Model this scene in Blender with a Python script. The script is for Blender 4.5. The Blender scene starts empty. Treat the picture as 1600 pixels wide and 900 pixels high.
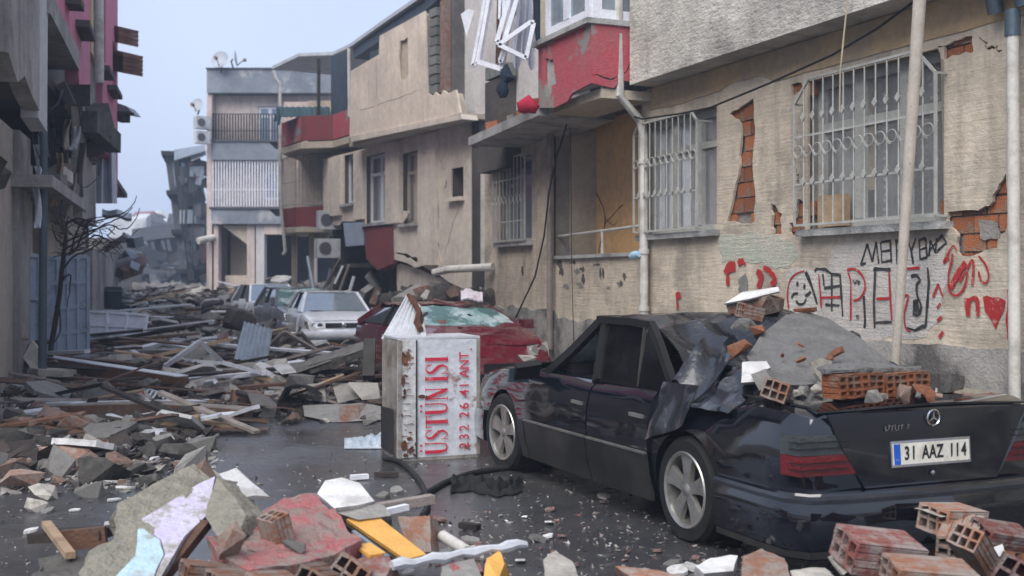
import bpy, bmesh, math, random
from mathutils import Vector, Matrix, Euler, noise, geometry
R = math.radians
V = Vector
sc = bpy.context.scene
# ---------------------------------------------------------------- camera, sky, sun, exposure
F = 1780.0; CX = 800.0; HY = 440.0; HC = 1.53       # focal length in photo pixels, centre, horizon row, eye height
cd = bpy.data.cameras.new('camera'); cam = bpy.data.objects.new('camera', cd); sc.collection.objects.link(cam)
cam.location = (0, 0, HC); cam.rotation_euler = (R(90), 0, 0)
cd.sensor_width = 36; cd.lens = 36 * F / 1600; cd.shift_y = -10 / 1600; cd.clip_end = 2000; cd.clip_start = 0.05
cd.dof.use_dof = True; cd.dof.focus_distance = 8.6; cd.dof.aperture_fstop = 2.5
sc.camera = cam
SUN_EL, SUN_AZ = 50, 206                             # azimuth measured from +Y clockwise: behind the camera, to the left
wd = bpy.data.worlds.new('World'); sc.world = wd; wd.use_nodes = True
nt = wd.node_tree; nt.nodes.clear()
out = nt.nodes.new('ShaderNodeOutputWorld'); bg = nt.nodes.new('ShaderNodeBackground')
sky = nt.nodes.new('ShaderNodeTexSky'); sky.sky_type = 'NISHITA'; sky.sun_disc = False
sky.sun_elevation = R(SUN_EL); sky.sun_rotation = R(SUN_AZ); sky.dust_density = 4; sky.air_density = 1.2
tc = nt.nodes.new('ShaderNodeTexCoord'); cn = nt.nodes.new('ShaderNodeTexNoise')
cn.inputs['Scale'].default_value = 1.6; cn.inputs['Detail'].default_value = 5
cr = nt.nodes.new('ShaderNodeValToRGB')
cr.color_ramp.elements[0].position = .30; cr.color_ramp.elements[0].color = (2.55, 3.05, 4.35, 1)
cr.color_ramp.elements[1].position = .68; cr.color_ramp.elements[1].color = (3.4, 3.85, 4.75, 1)
mx = nt.nodes.new('ShaderNodeMixRGB'); mx.inputs[0].default_value = .92
nt.links.new(tc.outputs['Generated'], cn.inputs['Vector']); nt.links.new(cn.outputs['Fac'], cr.inputs['Fac'])
nt.links.new(sky.outputs[0], mx.inputs[1]); nt.links.new(cr.outputs[0], mx.inputs[2])
nt.links.new(mx.outputs[0], bg.inputs['Color']); bg.inputs['Strength'].default_value = .085
nt.links.new(bg.outputs[0], out.inputs['Surface'])
sd = bpy.data.lights.new('sun', 'SUN'); sun = bpy.data.objects.new('sun', sd); sc.collection.objects.link(sun)
sd.energy = 1.5; sd.angle = R(50); sd.color = (1, .96, .90)
_az = R(SUN_AZ); _el = R(SUN_EL)
_sv = V((math.sin(_az) * math.cos(_el), math.cos(_az) * math.cos(_el), math.sin(_el)))
sun.rotation_euler = _sv.to_track_quat('Z', 'Y').to_euler(); sun.location = _sv * 60
sc.view_settings.view_transform = 'Standard'; sc.view_settings.look = 'None'
sc.view_settings.exposure = 1.5; sc.view_settings.gamma = 1
# ---------------------------------------------------------------- helpers
rnd = random.Random(7)
COL = sc.collection
ORG = {}
def P(px, py, d): return V(((px - CX) / F * d, d, HC - (py - HY) / F * d))
def G(px, py, z=0.0):
    d = F * (HC - z) / (py - HY); return V(((px - CX) / F * d, d, z))
U = V((-.3919, .9200, 0)); N = V((.9200, .3919, 0)); Z = V((0, 0, 1))
def SW(s, w, z=0.0): return U * s + N * w + Z * z
def tag(o, label=None, cat=None, group=None, kind=None):
    if label: o['label'] = label
    if cat: o['category'] = cat
    if group: o['group'] = group
    if kind: o['kind'] = kind
    return o
def thing(name, label, cat, loc, group=None):
    o = bpy.data.objects.new(name, None); COL.objects.link(o); o.location = loc; o.empty_display_size = .2
    ORG[o] = V(loc); return tag(o, label, cat, group)
class MB:
    def __init__(s, M=None): s.v = []; s.f = []; s.M = M
    def add(s, vs, fs):
        k = len(s.v); s.v += [V(v) for v in vs]; s.f += [tuple(i + k for i in f) for f in fs]; return s
    def hexa(s, p):      # 8 corners: bottom 4 then top 4
        return s.add(p, [(3, 2, 1, 0), (4, 5, 6, 7), (0, 1, 5, 4), (1, 2, 6, 5), (2, 3, 7, 6), (3, 0, 4, 7)])
    def box(s, c, size, rot=None):
        c = V(c); h = [x / 2 for x in size]; m = rot if rot else Matrix.Identity(3)
        if isinstance(m, (tuple, Euler)): m = Euler(m).to_matrix()
        return s.hexa([c + m @ V((x * h[0], y * h[1], z * h[2])) for z in (-1, 1) for x, y in ((-1, -1), (1, -1), (1, 1), (-1, 1))])
    def bar(s, a, b, w, h, up=Z):    # rectangular bar from a to b
        a = V(a); b = V(b); d = (b - a).normalized(); up = V(up)
        x = d.cross(up)
        if x.length < 1e-4: x = d.cross(V((1, 0, 0)))
        x.normalize(); y = x.cross(d).normalized()
        q = [(-1, -1), (1, -1), (1, 1), (-1, 1)]
        return s.hexa([a + x * (i * w / 2) + y * (j * h / 2) for i, j in q] + [b + x * (i * w / 2) + y * (j * h / 2) for i, j in q])
    def tube(s, pts, r, n=8, cap=True):
        pts = [V(p) for p in pts]; rs = r if isinstance(r, (list, tuple)) else [r] * len(pts)
        k = len(s.v); prev = None
        for i, p in enumerate(pts):
            d = (pts[min(i + 1, len(pts) - 1)] - pts[max(i - 1, 0)]).normalized()
            if prev is None:
                x = d.cross(Z)
                if x.length < 1e-3: x = d.cross(V((1, 0, 0)))
            else: x = prev - d * prev.dot(d)
            x.normalize(); prev = x; y = d.cross(x)
            for j in range(n):
                t = 2 * math.pi * j / n; s.v.append(p + (x * math.cos(t) + y * math.sin(t)) * rs[i])
        for i in range(len(pts) - 1):
            for j in range(n):
                a = k + i * n + j; b = k + i * n + (j + 1) % n; s.f.append((a, b, b + n, a + n))
        if cap:
            s.f.append(tuple(k + j for j in range(n - 1, -1, -1))); e = k + (len(pts) - 1) * n
            s.f.append(tuple(e + j for j in range(n)))
        return s
    def prism(s, poly, ext):
        n = len(poly); ext = V(ext); poly = [V(p) for p in poly]
        return s.add(poly + [p + ext for p in poly], [tuple(range(n - 1, -1, -1)), tuple(range(n, 2 * n))] + [(i, (i + 1) % n, n + (i + 1) % n, n + i) for i in range(n)])
    def grid(s, fn, nu, nv, wrap=False):
        k = len(s.v)
        for i in range(nu + 1):
            for j in range(nv + 1): s.v.append(V(fn(i / nu, j / nv)))
        for i in range(nu):
            for j in range(nv):
                a = k + i * (nv + 1) + j; s.f.append((a, a + nv + 1, a + nv + 2, a + 1))
        return s
    def lathe(s, prof, c, axis, n=24):   # prof: (radius, along axis)
        axis = V(axis).normalized(); x = axis.cross(V((.3, .2, 1)) if abs(axis.z) < .9 else V((1, 0, 0))).normalized(); y = axis.cross(x); c = V(c); k = len(s.v); m = len(prof)
        for j in range(n):
            t = 2 * math.pi * j / n
            for r, h in prof: s.v.append(c + axis * h + (x * math.cos(t) + y * math.sin(t)) * r)
        for j in range(n):
            for i in range(m - 1):
                a = k + j * m + i; b = k + ((j + 1) % n) * m + i; s.f.append((a, b, b + 1, a + 1))
        return s
    def sheet(s, fn, nu, nv, th):        # grid with thickness along local normal
        g = [[V(fn(i / nu, j / nv)) for j in range(nv + 1)] for i in range(nu + 1)]
        nrm = (g[nu][0] - g[0][0]).cross(g[0][nv] - g[0][0]).normalized() * th; k = len(s.v); W = nv + 1; T = (nu + 1) * W
        for r in g: s.v += r
        for r in g: s.v += [p + nrm for p in r]
        for i in range(nu):
            for j in range(nv):
                a = k + i * W + j; s.f.append((a, a + 1, a + W + 1, a + W)); s.f.append((a + T, a + W + T, a + W + 1 + T, a + 1 + T))
        for i in range(nu):
            a = k + i * W; s.f.append((a, a + W, a + W + T, a + T)); a += nv; s.f.append((a, a + T, a + W + T, a + W))
        for j in range(nv):
            a = k + j; s.f.append((a, a + T, a + 1 + T, a + 1)); a += nu * W; s.f.append((a, a + 1, a + 1 + T, a + T))
        return s
    def mesh(s, name, smooth=None, center=True):
        vs = [(s.M @ v) if s.M else v for v in s.v]
        if center:
            lo = V([min(v[i] for v in vs) for i in range(3)]); hi = V([max(v[i] for v in vs) for i in range(3)]); c = (lo + hi) / 2; c.z = lo.z
        else: c = V((0, 0, 0))
        me = bpy.data.meshes.new(name); me.from_pydata([v - c for v in vs], [], s.f)
        bm = bmesh.new(); bm.from_mesh(me); bmesh.ops.recalc_face_normals(bm, faces=bm.faces); bm.to_mesh(me); bm.free()
        if smooth:
            for p in me.polygons: p.use_smooth = True
            me.set_sharp_from_angle(angle=R(smooth))
        return me, c
    def build(s, name, mat, parent=None, smooth=None, label=None, cat=None, group=None, kind=None):
        me, c = s.mesh(name, smooth); me.materials.append(M[mat] if isinstance(mat, str) else mat)
        o = bpy.data.objects.new(name, me); COL.objects.link(o)
        ORG[o] = c
        if parent: o.parent = parent; o.location = c - ORG[parent]
        else: o.location = c
        return tag(o, label, cat, group, kind)
def inst(me, name, loc, rot=(0, 0, 0), scale=(1, 1, 1), parent=None, **kw):
    o = bpy.data.objects.new(name, me); COL.objects.link(o); ORG[o] = V(loc)
    o.location = V(loc) - (ORG[parent] if parent else V((0, 0, 0))); o.rotation_euler = rot; o.scale = scale
    if parent: o.parent = parent
    return tag(o, **kw)
def nz(p, sc_=1.0, seed=0.0): return noise.noise(V(p) * sc_ + V((seed, seed * 1.7, -seed)))
def bool_diff(o, cutters):
    for c in cutters:
        m = o.modifiers.new('b', 'BOOLEAN'); m.operation = 'DIFFERENCE'; m.solver = 'EXACT'; m.object = c
    bpy.context.view_layer.update()
    dg = bpy.context.evaluated_depsgraph_get(); me = bpy.data.meshes.new_from_object(o.evaluated_get(dg))
    o.modifiers.clear(); o.data = me
def text_mesh(txt, size, mat, place, sx=1.0, ext=.0015, name='lettering', parent=None, bold=0.0):
    cu = bpy.data.curves.new('t', 'FONT'); cu.body = txt; cu.size = size; cu.extrude = ext; cu.offset = bold; cu.align_x = 'CENTER'; cu.align_y = 'CENTER'
    o = bpy.data.objects.new('t', cu); COL.objects.link(o); bpy.context.view_layer.update()
    me = bpy.data.meshes.new_from_object(o.evaluated_get(bpy.context.evaluated_depsgraph_get())); bpy.data.objects.remove(o)
    vs = [place(v.co.x * sx, v.co.y, v.co.z) for v in me.vertices]; fs = [tuple(p.vertices) for p in me.polygons]
    b = MB(); b.add(vs, fs); return b.build(name, mat, parent)
# ---------------------------------------------------------------- materials
M = {}
def mat(name, a, b=None, scale=3.0, rough=.85, bump=.25, bscale=40.0, spec=.3, metal=0.0, dirt=None, dscale=.9, dthr=(.5, .68), damt=.8, coord='P', rand=0.0, streak=None, coat=0.0, alpha=None, trans=0.0, roughv=0.0, wave=None, sheen=0):
    m = bpy.data.materials.new(name); m.use_nodes = True; t = m.node_tree; L = t.links.new; bs = t.nodes['Principled BSDF']
    def nd(k, **kw):
        n = t.nodes.new(k)
        for q, v in kw.items(): setattr(n, q, v)
        return n
    if coord == 'P': co = nd('ShaderNodeNewGeometry').outputs['Position']
    else: co = nd('ShaderNodeTexCoord').outputs['Object']
    def noi(s, det=6, vec=None, ro=.6):
        n = nd('ShaderNodeTexNoise'); n.inputs['Scale'].default_value = s; n.inputs['Detail'].default_value = det; n.inputs['Roughness'].default_value = ro
        L(vec or co, n.inputs['Vector']); return n.outputs['Fac']
    def ramp(f, lo, hi):
        r = nd('ShaderNodeMapRange'); r.inputs[1].default_value = lo; r.inputs[2].default_value = hi; L(f, r.inputs[0]); return r.outputs[0]
    def mix(f, c1, c2, typ='MIX'):
        x = nd('ShaderNodeMixRGB', blend_type=typ)
        if isinstance(f, (int, float)): x.inputs[0].default_value = f
        else: L(f, x.inputs[0])
        for i, c in ((1, c1), (2, c2)):
            if isinstance(c, tuple): x.inputs[i].default_value = (*c, 1)
            else: L(c, x.inputs[i])
        return x.outputs[0]
    b = b or tuple(x * .75 for x in a)
    col = mix(ramp(noi(scale), .36, .64), a, b)
    col = mix(ramp(noi(scale * 9, 4), .2, .8), mix(1.0, col, (.80, .80, .80), 'MULTIPLY'), mix(1.0, col, (1.16, 1.16, 1.16), 'MULTIPLY'))
    if streak:
        mp = nd('ShaderNodeMapping'); mp.inputs['Scale'].default_value = (3.5, 3.5, .35); L(co, mp.inputs['Vector'])
        st = nd('ShaderNodeMath', operation='MULTIPLY'); L(ramp(noi(1.0, 6, mp.outputs[0]), .52, .72), st.inputs[0]); st.inputs[1].default_value = streak[1]
        col = mix(st.outputs[0], col, streak[0])
    if dirt:
        mu = nd('ShaderNodeMath', operation='MULTIPLY'); L(ramp(noi(dscale, 9, ro=.68), *dthr), mu.inputs[0]); mu.inputs[1].default_value = damt
        col = mix(mu.outputs[0], col, dirt)
    if rand:
        oi = nd('ShaderNodeObjectInfo'); r = nd('ShaderNodeMapRange'); r.inputs[3].default_value = 1 - rand; r.inputs[4].default_value = 1 + rand * .7; L(oi.outputs['Random'], r.inputs[0])
        hs = nd('ShaderNodeHueSaturation'); L(r.outputs[0], hs.inputs['Value']); L(col, hs.inputs['Color']); col = hs.outputs[0]
    L(col, bs.inputs['Base Color'])
    bs.inputs['Roughness'].default_value = rough; bs.inputs['Metallic'].default_value = metal; bs.inputs['Specular IOR Level'].default_value = spec
    if roughv:
        r = nd('ShaderNodeMapRange'); r.inputs[1].default_value = .35; r.inputs[2].default_value = .65; r.inputs[3].default_value = rough - roughv; r.inputs[4].default_value = rough + roughv
        L(noi(scale * .7, 5), r.inputs[0]); L(r.outputs[0], bs.inputs['Roughness'])
    if coat: bs.inputs['Coat Weight'].default_value = coat; bs.inputs['Coat Roughness'].default_value = .06
    if trans: bs.inputs['Transmission Weight'].default_value = trans
    if alpha is not None: bs.inputs['Alpha'].default_value = alpha
    if bump:
        bp = nd('ShaderNodeBump'); bp.inputs['Strength'].default_value = bump; bp.inputs['Distance'].default_value = .03
        h = noi(bscale, 5)
        if wave:
            mp = nd('ShaderNodeMapping'); mp.inputs['Scale'].default_value = wave; L(co, mp.inputs['Vector'])
            ad = nd('ShaderNodeMath', operation='ADD'); L(h, ad.inputs[0]); L(noi(1.0, 4, mp.outputs[0]), ad.inputs[1]); h = ad.outputs[0]
        L(h, bp.inputs['Height']); L(bp.outputs[0], bs.inputs['Normal'])
    M[name] = m; return m
GD = (.10, .095, .085)
mat('r1_plaster', (.60, .52, .41), (.47, .40, .315), 1.1, .9, .38, 34, dirt=(.22, .195, .165), dscale=1.3, dthr=(.50, .66), damt=.7, streak=((.22, .19, .155), .6), wave=(2.5, 2.5, 34))
mat('r1_upper', (.60, .57, .51), (.44, .41, .365), 1.3, .92, .7, 26, dirt=(.17, .16, .145), dscale=.9, damt=.7, streak=((.22, .21, .19), .45), wave=(5, 5, 22))
mat('r1_beam', (.46, .33, .19), (.36, .28, .19), 1.2, .9, .5, 40, dirt=(.24, .22, .19), damt=.85)
mat('plinth', (.36, .34, .31), (.22, .21, .195), 1.6, .9, .6, 30, dirt=(.09, .085, .08), dscale=1.6, dthr=(.46, .6), damt=.85)
mat('mortar', (.30, .28, .25), (.22, .20, .18), 5, .95, .6, 40)
mat('white_patch', (.55, .52, .48), (.44, .42, .39), 2.5, .9, .5, 40, dirt=(.36, .26, .22), dthr=(.5, .7), damt=.4, wave=(2.5, 2.5, 34))
mat('green_patch', (.40, .42, .34), (.46, .43, .36), 2.5, .9, .5, 40, wave=(2.5, 2.5, 34))
mat('brick', (.36, .12, .048), (.24, .09, .044), 9, .88, .6, 60, coord='O', rand=.35, dirt=(.26, .20, .16), dscale=11, dthr=(.48, .62), damt=.7)
mat('brick_dusty', (.30, .13, .075), (.24, .15, .11), 7, .9, .5, 60, coord='O', rand=.4, dirt=(.30, .26, .23), dscale=9, dthr=(.42, .56), damt=.8)
mat('brick_pink', (.22, .075, .062), (.16, .07, .06), 7, .9, .6, 60, coord='O', rand=.3, dirt=(.27, .235, .215), dscale=9, dthr=(.44, .56), damt=.8)
mat('concrete', (.25, .24, .22), (.17, .16, .15), 4, .9, .6, 30, coord='O', rand=.4, dirt=(.34, .33, .31), dscale=3, damt=.5)
mat('concrete_dark', (.085, .077, .068), (.05, .046, .041), 4, .8, .6, 30, coord='O', rand=.4, dirt=(.2, .19, .17), dscale=3, damt=.5)
mat('concrete_pale', (.46, .43, .38), (.36, .33, .29), 4, .9, .5, 30, coord='O', rand=.25, dirt=GD, dscale=3, damt=.5)
mat('plaster_flake', (.62, .61, .60), (.50, .49, .48), 5, .85, .3, 50, coord='O', rand=.25, dirt=(.25, .23, .2), dscale=4, dthr=(.52, .66), damt=.6)
mat('lilac_plaster', (.46, .41, .55), (.52, .50, .56), 4, .9, .5, 40, coord='O', dirt=(.24, .22, .18), dscale=8, dthr=(.49, .58), damt=.8)
mat('cyan_plaster', (.36, .52, .58), (.44, .55, .58), 4, .9, .5, 40, coord='O', dirt=(.24, .24, .22), dscale=9, dthr=(.50, .60), damt=.7)
mat('olive_cement', (.27, .25, .20), (.19, .175, .14), 6, .95, .9, 40, coord='O', dirt=(.34, .32, .27), dscale=7, damt=.5)
mat('pink_chunk', (.36, .11, .115), (.29, .14, .13), 5, .9, .9, 40, coord='O', dirt=(.24, .205, .18), dscale=7, dthr=(.45, .56), damt=.85)
mat('slab_grey', (.15, .148, .145), (.11, .108, .105), 4, .9, .7, 40, coord='O', dirt=(.22, .215, .205), dscale=5, damt=.5)
mat('wood_brown', (.17, .085, .05), (.10, .05, .032), 6, .6, .3, 60, coord='O', rand=.35, dirt=(.22, .2, .18), dscale=5, damt=.5)
mat('wood_dark', (.045, .034, .027), (.024, .019, .016), 6, .6, .3, 60, coord='O', rand=.4)
mat('wood_pale', (.44, .31, .20), (.34, .23, .14), 6, .7, .3, 60, coord='O', rand=.3, dirt=GD, dscale=5, damt=.4)
mat('wood_grey', (.30, .26, .23), (.20, .17, .15), 6, .8, .3, 60, coord='O', rand=.35)
mat('wood_orange', (.70, .38, .09), (.62, .32, .07), 8, .5, .1, 60, coord='O', dirt=(.2, .13, .06), dscale=7, dthr=(.62, .7), damt=.6)
mat('pvc_white', (.68, .69, .72), (.58, .59, .63), 3, .4, .05, 60, coord='O', rand=.12, dirt=(.34, .32, .3), dscale=5, dthr=(.55, .75), damt=.6)
mat('pvc_clean', (.72, .74, .80), (.66, .68, .74), 3, .35, 0, dirt=(.45, .44, .44), dscale=3, damt=.4)
mat('grille_white', (.44, .44, .41), (.34, .34, .315), 8, .6, .1, 90, dirt=(.24, .2, .16), dscale=14, dthr=(.56, .7), damt=.7)
mat('pipe_white', (.56, .54, .50), (.46, .44, .41), 4, .5, .05, 60, dirt=(.26, .23, .19), dscale=4, damt=.6)
mat('pole_white', (.58, .52, .45), (.48, .43, .37), 4, .6, .1, 60, dirt=(.10, .09, .08), dscale=16, dthr=(.66, .69), damt=1)
mat('steel_dark', (.06, .055, .05), (.04, .035, .03), 6, .6, .2, 60, metal=.3)
mat('cable_black', (.012, .012, .013), (.02, .02, .02), 6, .6, 0)
mat('rope', (.45, .38, .28), None, 6, .9, 0)
mat('glass', (.045, .055, .07), (.06, .07, .085), 1.2, .06, .02, 3, spec=.6)
mat('glass_sky', (.26, .31, .37), (.30, .35, .40), 1.2, .05, .02, 3, spec=.9, metal=.35)  # pale blue base colour paints reflected sky into the glass
mat('curtain_lace', (.26, .26, .255), (.17, .17, .165), 5, .9, .2, 60)
mat('curtain_white', (.58, .60, .67), (.48, .50, .57), 3, .9, .1, 30)
mat('curtain_blue', (.26, .33, .45), (.20, .26, .37), 3, .9, .1, 30)
mat('curtain_gold', (.62, .52, .30), (.5, .42, .25), 3, .9, .1, 30)
mat('dark_void', (.018, .017, .018), (.03, .028, .028), 2, .95, .2, 20)
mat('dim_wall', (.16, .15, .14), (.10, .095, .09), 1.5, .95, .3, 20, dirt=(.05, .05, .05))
mat('orange_wall', (.82, .50, .22), (.76, .48, .25), 1.1, .9, .3, 30, dirt=(.40, .31, .23), dscale=.9, dthr=(.52, .7), damt=.55)
mat('grey_cream', (.50, .43, .34), (.42, .36, .29), 1.5, .9, .4, 30, dirt=(.24, .21, .18), damt=.6)
mat('red_paint', (.42, .075, .095), (.36, .10, .115), 2.2, .85, .4, 40, dirt=(.24, .235, .22), dscale=1.5, dthr=(.56, .60), damt=1)
mat('slab_edge', (.42, .42, .41), (.28, .28, .27), 3, .9, .6, 40, dirt=(.14, .135, .13), dscale=3, damt=.6)
mat('beige', (.72, .63, .52), (.60, .52, .44), 1.0, .9, .4, 30, dirt=(.34, .29, .25), dscale=.7, dthr=(.5, .72), damt=.6, streak=((.36, .31, .27), .5))
mat('beige_lower', (.72, .64, .54), (.58, .51, .44), 1.0, .9, .4, 30, dirt=(.34, .30, .27), dscale=.9, dthr=(.52, .72), damt=.6, streak=((.36, .32, .29), .4))
mat('white_wall', (.60, .58, .57), (.50, .48, .47), 1.2, .9, .3, 30, dirt=(.3, .28, .27), damt=.5)
mat('block_grey', (.20, .21, .20), (.14, .15, .145), 6, .95, .6, 40, coord='O', rand=.3)
mat('maroon', (.22, .045, .05), (.17, .045, .05), 2, .85, .3, 30, dirt=(.14, .09, .09), damt=.5, streak=((.12, .05, .055), .5))
mat('roof_white', (.46, .48, .51), (.36, .38, .41), 2, .5, .1, 30, streak=((.2, .2, .2), .3))
mat('navy_sheet', (.055, .075, .105), (.04, .055, .08), 3, .7, .2, 30)
mat('teal_awning', (.018, .05, .06), (.03, .06, .07), 3, .7, .2, 30)
mat('r3_wall', (.62, .52, .47), (.52, .43, .40), .9, .9, .3, 20, dirt=(.27, .23, .24), dscale=.6, damt=.6, streak=((.27, .22, .22), .6))
mat('r3_slab', (.24, .26, .30), (.16, .18, .21), .9, .9, .3, 20, dirt=(.40, .39, .39), dscale=.8, dthr=(.54, .62), damt=.8)
mat('far_grey', (.10, .105, .12), (.055, .06, .07), .5, .9, .3, 20, dirt=(.17, .165, .17), dscale=.5, damt=.5)  # distant concrete, its shade darkened into the colour
mat('far_dark', (.04, .044, .052), (.025, .028, .033), .5, .9, .3, 20)  # near-black tone carries the shade on distant concrete
mat('far_pink', (.24, .14, .15), (.18, .13, .14), .5, .9, .3, 20, dirt=(.12, .12, .13), dscale=.6)
mat('l_grey', (.40, .38, .36), (.28, .265, .255), .9, .9, .6, 26, dirt=(.10, .095, .09), dscale=.7, dthr=(.48, .66), damt=.8, streak=((.12, .11, .10), .5))
mat('l_beige', (.48, .42, .36), (.37, .33, .29), .9, .9, .5, 26, dirt=(.16, .14, .125), dscale=.7, damt=.8, streak=((.17, .15, .14), .5))
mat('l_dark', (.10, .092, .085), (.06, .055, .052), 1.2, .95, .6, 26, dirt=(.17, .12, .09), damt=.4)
mat('l_pink', (.58, .18, .27), (.50, .17, .25), .8, .85, .3, 26, dirt=(.34, .20, .24), damt=.5, streak=((.30, .13, .18), .4))
mat('l_yellow', (.55, .42, .22), (.48, .38, .22), .8, .85, .3, 26, dirt=(.3, .25, .2), damt=.5)
mat('l_white', (.55, .56, .58), (.44, .45, .47), .8, .85, .3, 26, dirt=(.27, .26, .26), damt=.6)
mat('pole_blue', (.10, .135, .165), (.075, .10, .125), 3, .5, .1, 40, metal=.4)
mat('gate_blue', (.36, .43, .53), (.30, .36, .45), 2, .5, .1, 40, dirt=(.14, .12, .11), dscale=3, dthr=(.55, .7), damt=.6)
mat('bark', (.03, .025, .022), (.05, .04, .035), 6, .9, .4, 40)
mat('tile_brown', (.26, .14, .09), (.18, .10, .07), 5, .85, .3, 40, coord='O', rand=.3)
mat('corr_grey', (.27, .31, .35), (.21, .24, .275), 2, .45, .1, 40, metal=.4, coord='O', dirt=(.13, .12, .12), dscale=3, damt=.5)
mat('corr_white', (.50, .51, .54), (.42, .43, .45), 3, .5, .1, 40, coord='O', dirt=(.26, .13, .07), dscale=5, dthr=(.60, .70), damt=.8)
mat('rust', (.13, .05, .022), (.07, .03, .018), 9, .9, .6, 60)
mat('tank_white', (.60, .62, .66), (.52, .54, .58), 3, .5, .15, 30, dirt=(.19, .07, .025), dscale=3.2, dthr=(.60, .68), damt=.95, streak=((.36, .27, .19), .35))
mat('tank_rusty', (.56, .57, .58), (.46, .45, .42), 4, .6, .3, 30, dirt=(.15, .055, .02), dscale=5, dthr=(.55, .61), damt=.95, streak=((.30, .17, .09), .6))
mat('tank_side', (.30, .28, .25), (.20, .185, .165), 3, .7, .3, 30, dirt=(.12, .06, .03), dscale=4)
mat('red_letter', (.55, .022, .05), (.50, .03, .06), 9, .6, 0, dirt=(.5, .36, .34), dscale=24, dthr=(.58, .66), damt=.8)
mat('spray_red', (.42, .022, .022), (.34, .03, .03), 8, .85, 0, dirt=(.46, .38, .33), dscale=20, dthr=(.57, .68), damt=.7)
mat('spray_black', (.022, .022, .024), (.05, .05, .05), 8, .85, 0, dirt=(.36, .33, .29), dscale=20, dthr=(.58, .68), damt=.7)
mat('spray_grey', (.17, .165, .16), (.24, .23, .215), 8, .85, 0)
mat('car_black', (.003, .004, .007), (.0045, .0055, .009), 2, .07, .0, 30, spec=.5, coat=.8, dirt=(.016, .015, .013), dscale=1.3, dthr=(.54, .85), damt=.4, roughv=.03)
mat('car_crumple', (.008, .009, .013), (.014, .015, .018), 5, .25, .25, 18, spec=.5, coat=.5, dirt=(.12, .115, .11), dscale=7, dthr=(.60, .66), damt=.8, roughv=.1)
mat('car_lower', (.014, .014, .014), (.026, .025, .023), 3, .45, .05, 40, dirt=(.07, .062, .052), dscale=2.0, dthr=(.48, .8), damt=.6)
mat('rubber', (.007, .007, .007), (.013, .0125, .012), 6, .8, .1, 60)
mat('alloy', (.40, .39, .36), (.30, .29, .27), 5, .38, .02, 60, metal=.75, dirt=(.16, .14, .115), dscale=9, damt=.5)
mat('chrome', (.70, .70, .70), (.6, .6, .6), 5, .15, 0, metal=1)
mat('tint', (.003, .003, .0035), (.005, .005, .0055), 4, .10, .02, 6, spec=.4, dirt=(.012, .012, .012), dscale=4)
mat('trim_black', (.007, .007, .007), (.012, .012, .012), 4, .5, .05, 40)
mat('lamp_red', (.13, .003, .005), (.07, .003, .005), 4, .12, .3, 60, spec=.6)
mat('lamp_smoke', (.03, .035, .035), (.05, .055, .055), 4, .12, .3, 60, spec=.6)
mat('lamp_clear', (.42, .42, .40), (.30, .28, .26), 4, .1, .3, 40, spec=.8, metal=.3)
mat('plate_white', (.62, .60, .53), (.55, .53, .47), 6, .5, 0, dirt=(.4, .36, .28), dscale=12)
mat('plate_blue', (.015, .10, .50), None, 6, .5, 0)
mat('strip_grey', (.05, .055, .065), (.035, .038, .045), 4, .3, 0, metal=.5)
mat('mirror_pale', (.20, .27, .31), (.16, .22, .26), 2, .2, 0, metal=.5)
mat('car_red', (.13, .008, .018), (.10, .008, .016), 2, .22, 0, coat=.7, dirt=(.20, .14, .14), dscale=2.2, dthr=(.52, .74), damt=.7)
mat('car_white', (.84, .86, .90), (.78, .80, .84), 2, .28, 0, coat=.6, dirt=(.36, .35, .34), dscale=1.6, dthr=(.5, .75), damt=.6)
mat('car_silver', (.30, .31, .35), (.25, .26, .29), 2, .3, 0, coat=.6, metal=.5, dirt=(.24, .23, .23), dscale=1.6, dthr=(.5, .75), damt=.6)
mat('car_blue', (.05, .10, .22), None, 2, .3, 0, coat=.6)
mat('glass_car', (.03, .04, .045), (.05, .06, .065), 1.5, .05, .02, 3, spec=.8, coat=.5)
mat('glass_shatter', (.16, .30, .29), (.50, .58, .60), 2.6, .16, .5, 30, spec=.8, dirt=(.05, .13, .125), dscale=2.2, dthr=(.48, .54), damt=.9)
mat('ac_white', (.52, .53, .54), (.42, .43, .44), 3, .5, .05, 40, dirt=(.24, .23, .22), dscale=3, damt=.5)
mat('dish_grey', (.42, .45, .50), (.34, .37, .42), 3, .5, .05, 40)
mat('board_yellow', (.55, .52, .34), None, 3, .6, 0)
mat('cloth_navy', (.012, .022, .04), (.02, .03, .05), 6, .95, .4, 30)
mat('cloth_red', (.40, .02, .05), None, 6, .9, .3, 30)
mat('cloth_white', (.66, .62, .66), (.5, .42, .46), 9, .9, .5, 30)
mat('plastic_blue', (.30, .52, .68), (.45, .60, .70), 9, .3, .3, 30)
mat('bag_clear', (.40, .50, .58), (.56, .60, .65), 9, .2, .5, 30)
mat('bin_dark', (.035, .045, .06), (.05, .06, .075), 3, .5, .1, 30)
mat('debris_mix', (.27, .245, .225), (.13, .12, .11), 7, .9, .5, 40, dirt=(.44, .42, .41), dscale=5, dthr=(.54, .64), damt=.8)
mat('shard_white', (.60, .60, .62), (.45, .44, .44), 5, .8, .2, 40, dirt=(.22, .2, .19), dscale=5, damt=.5)
mat('hill', (.05, .06, .04), (.08, .08, .06), .02, .95, 0)
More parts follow.
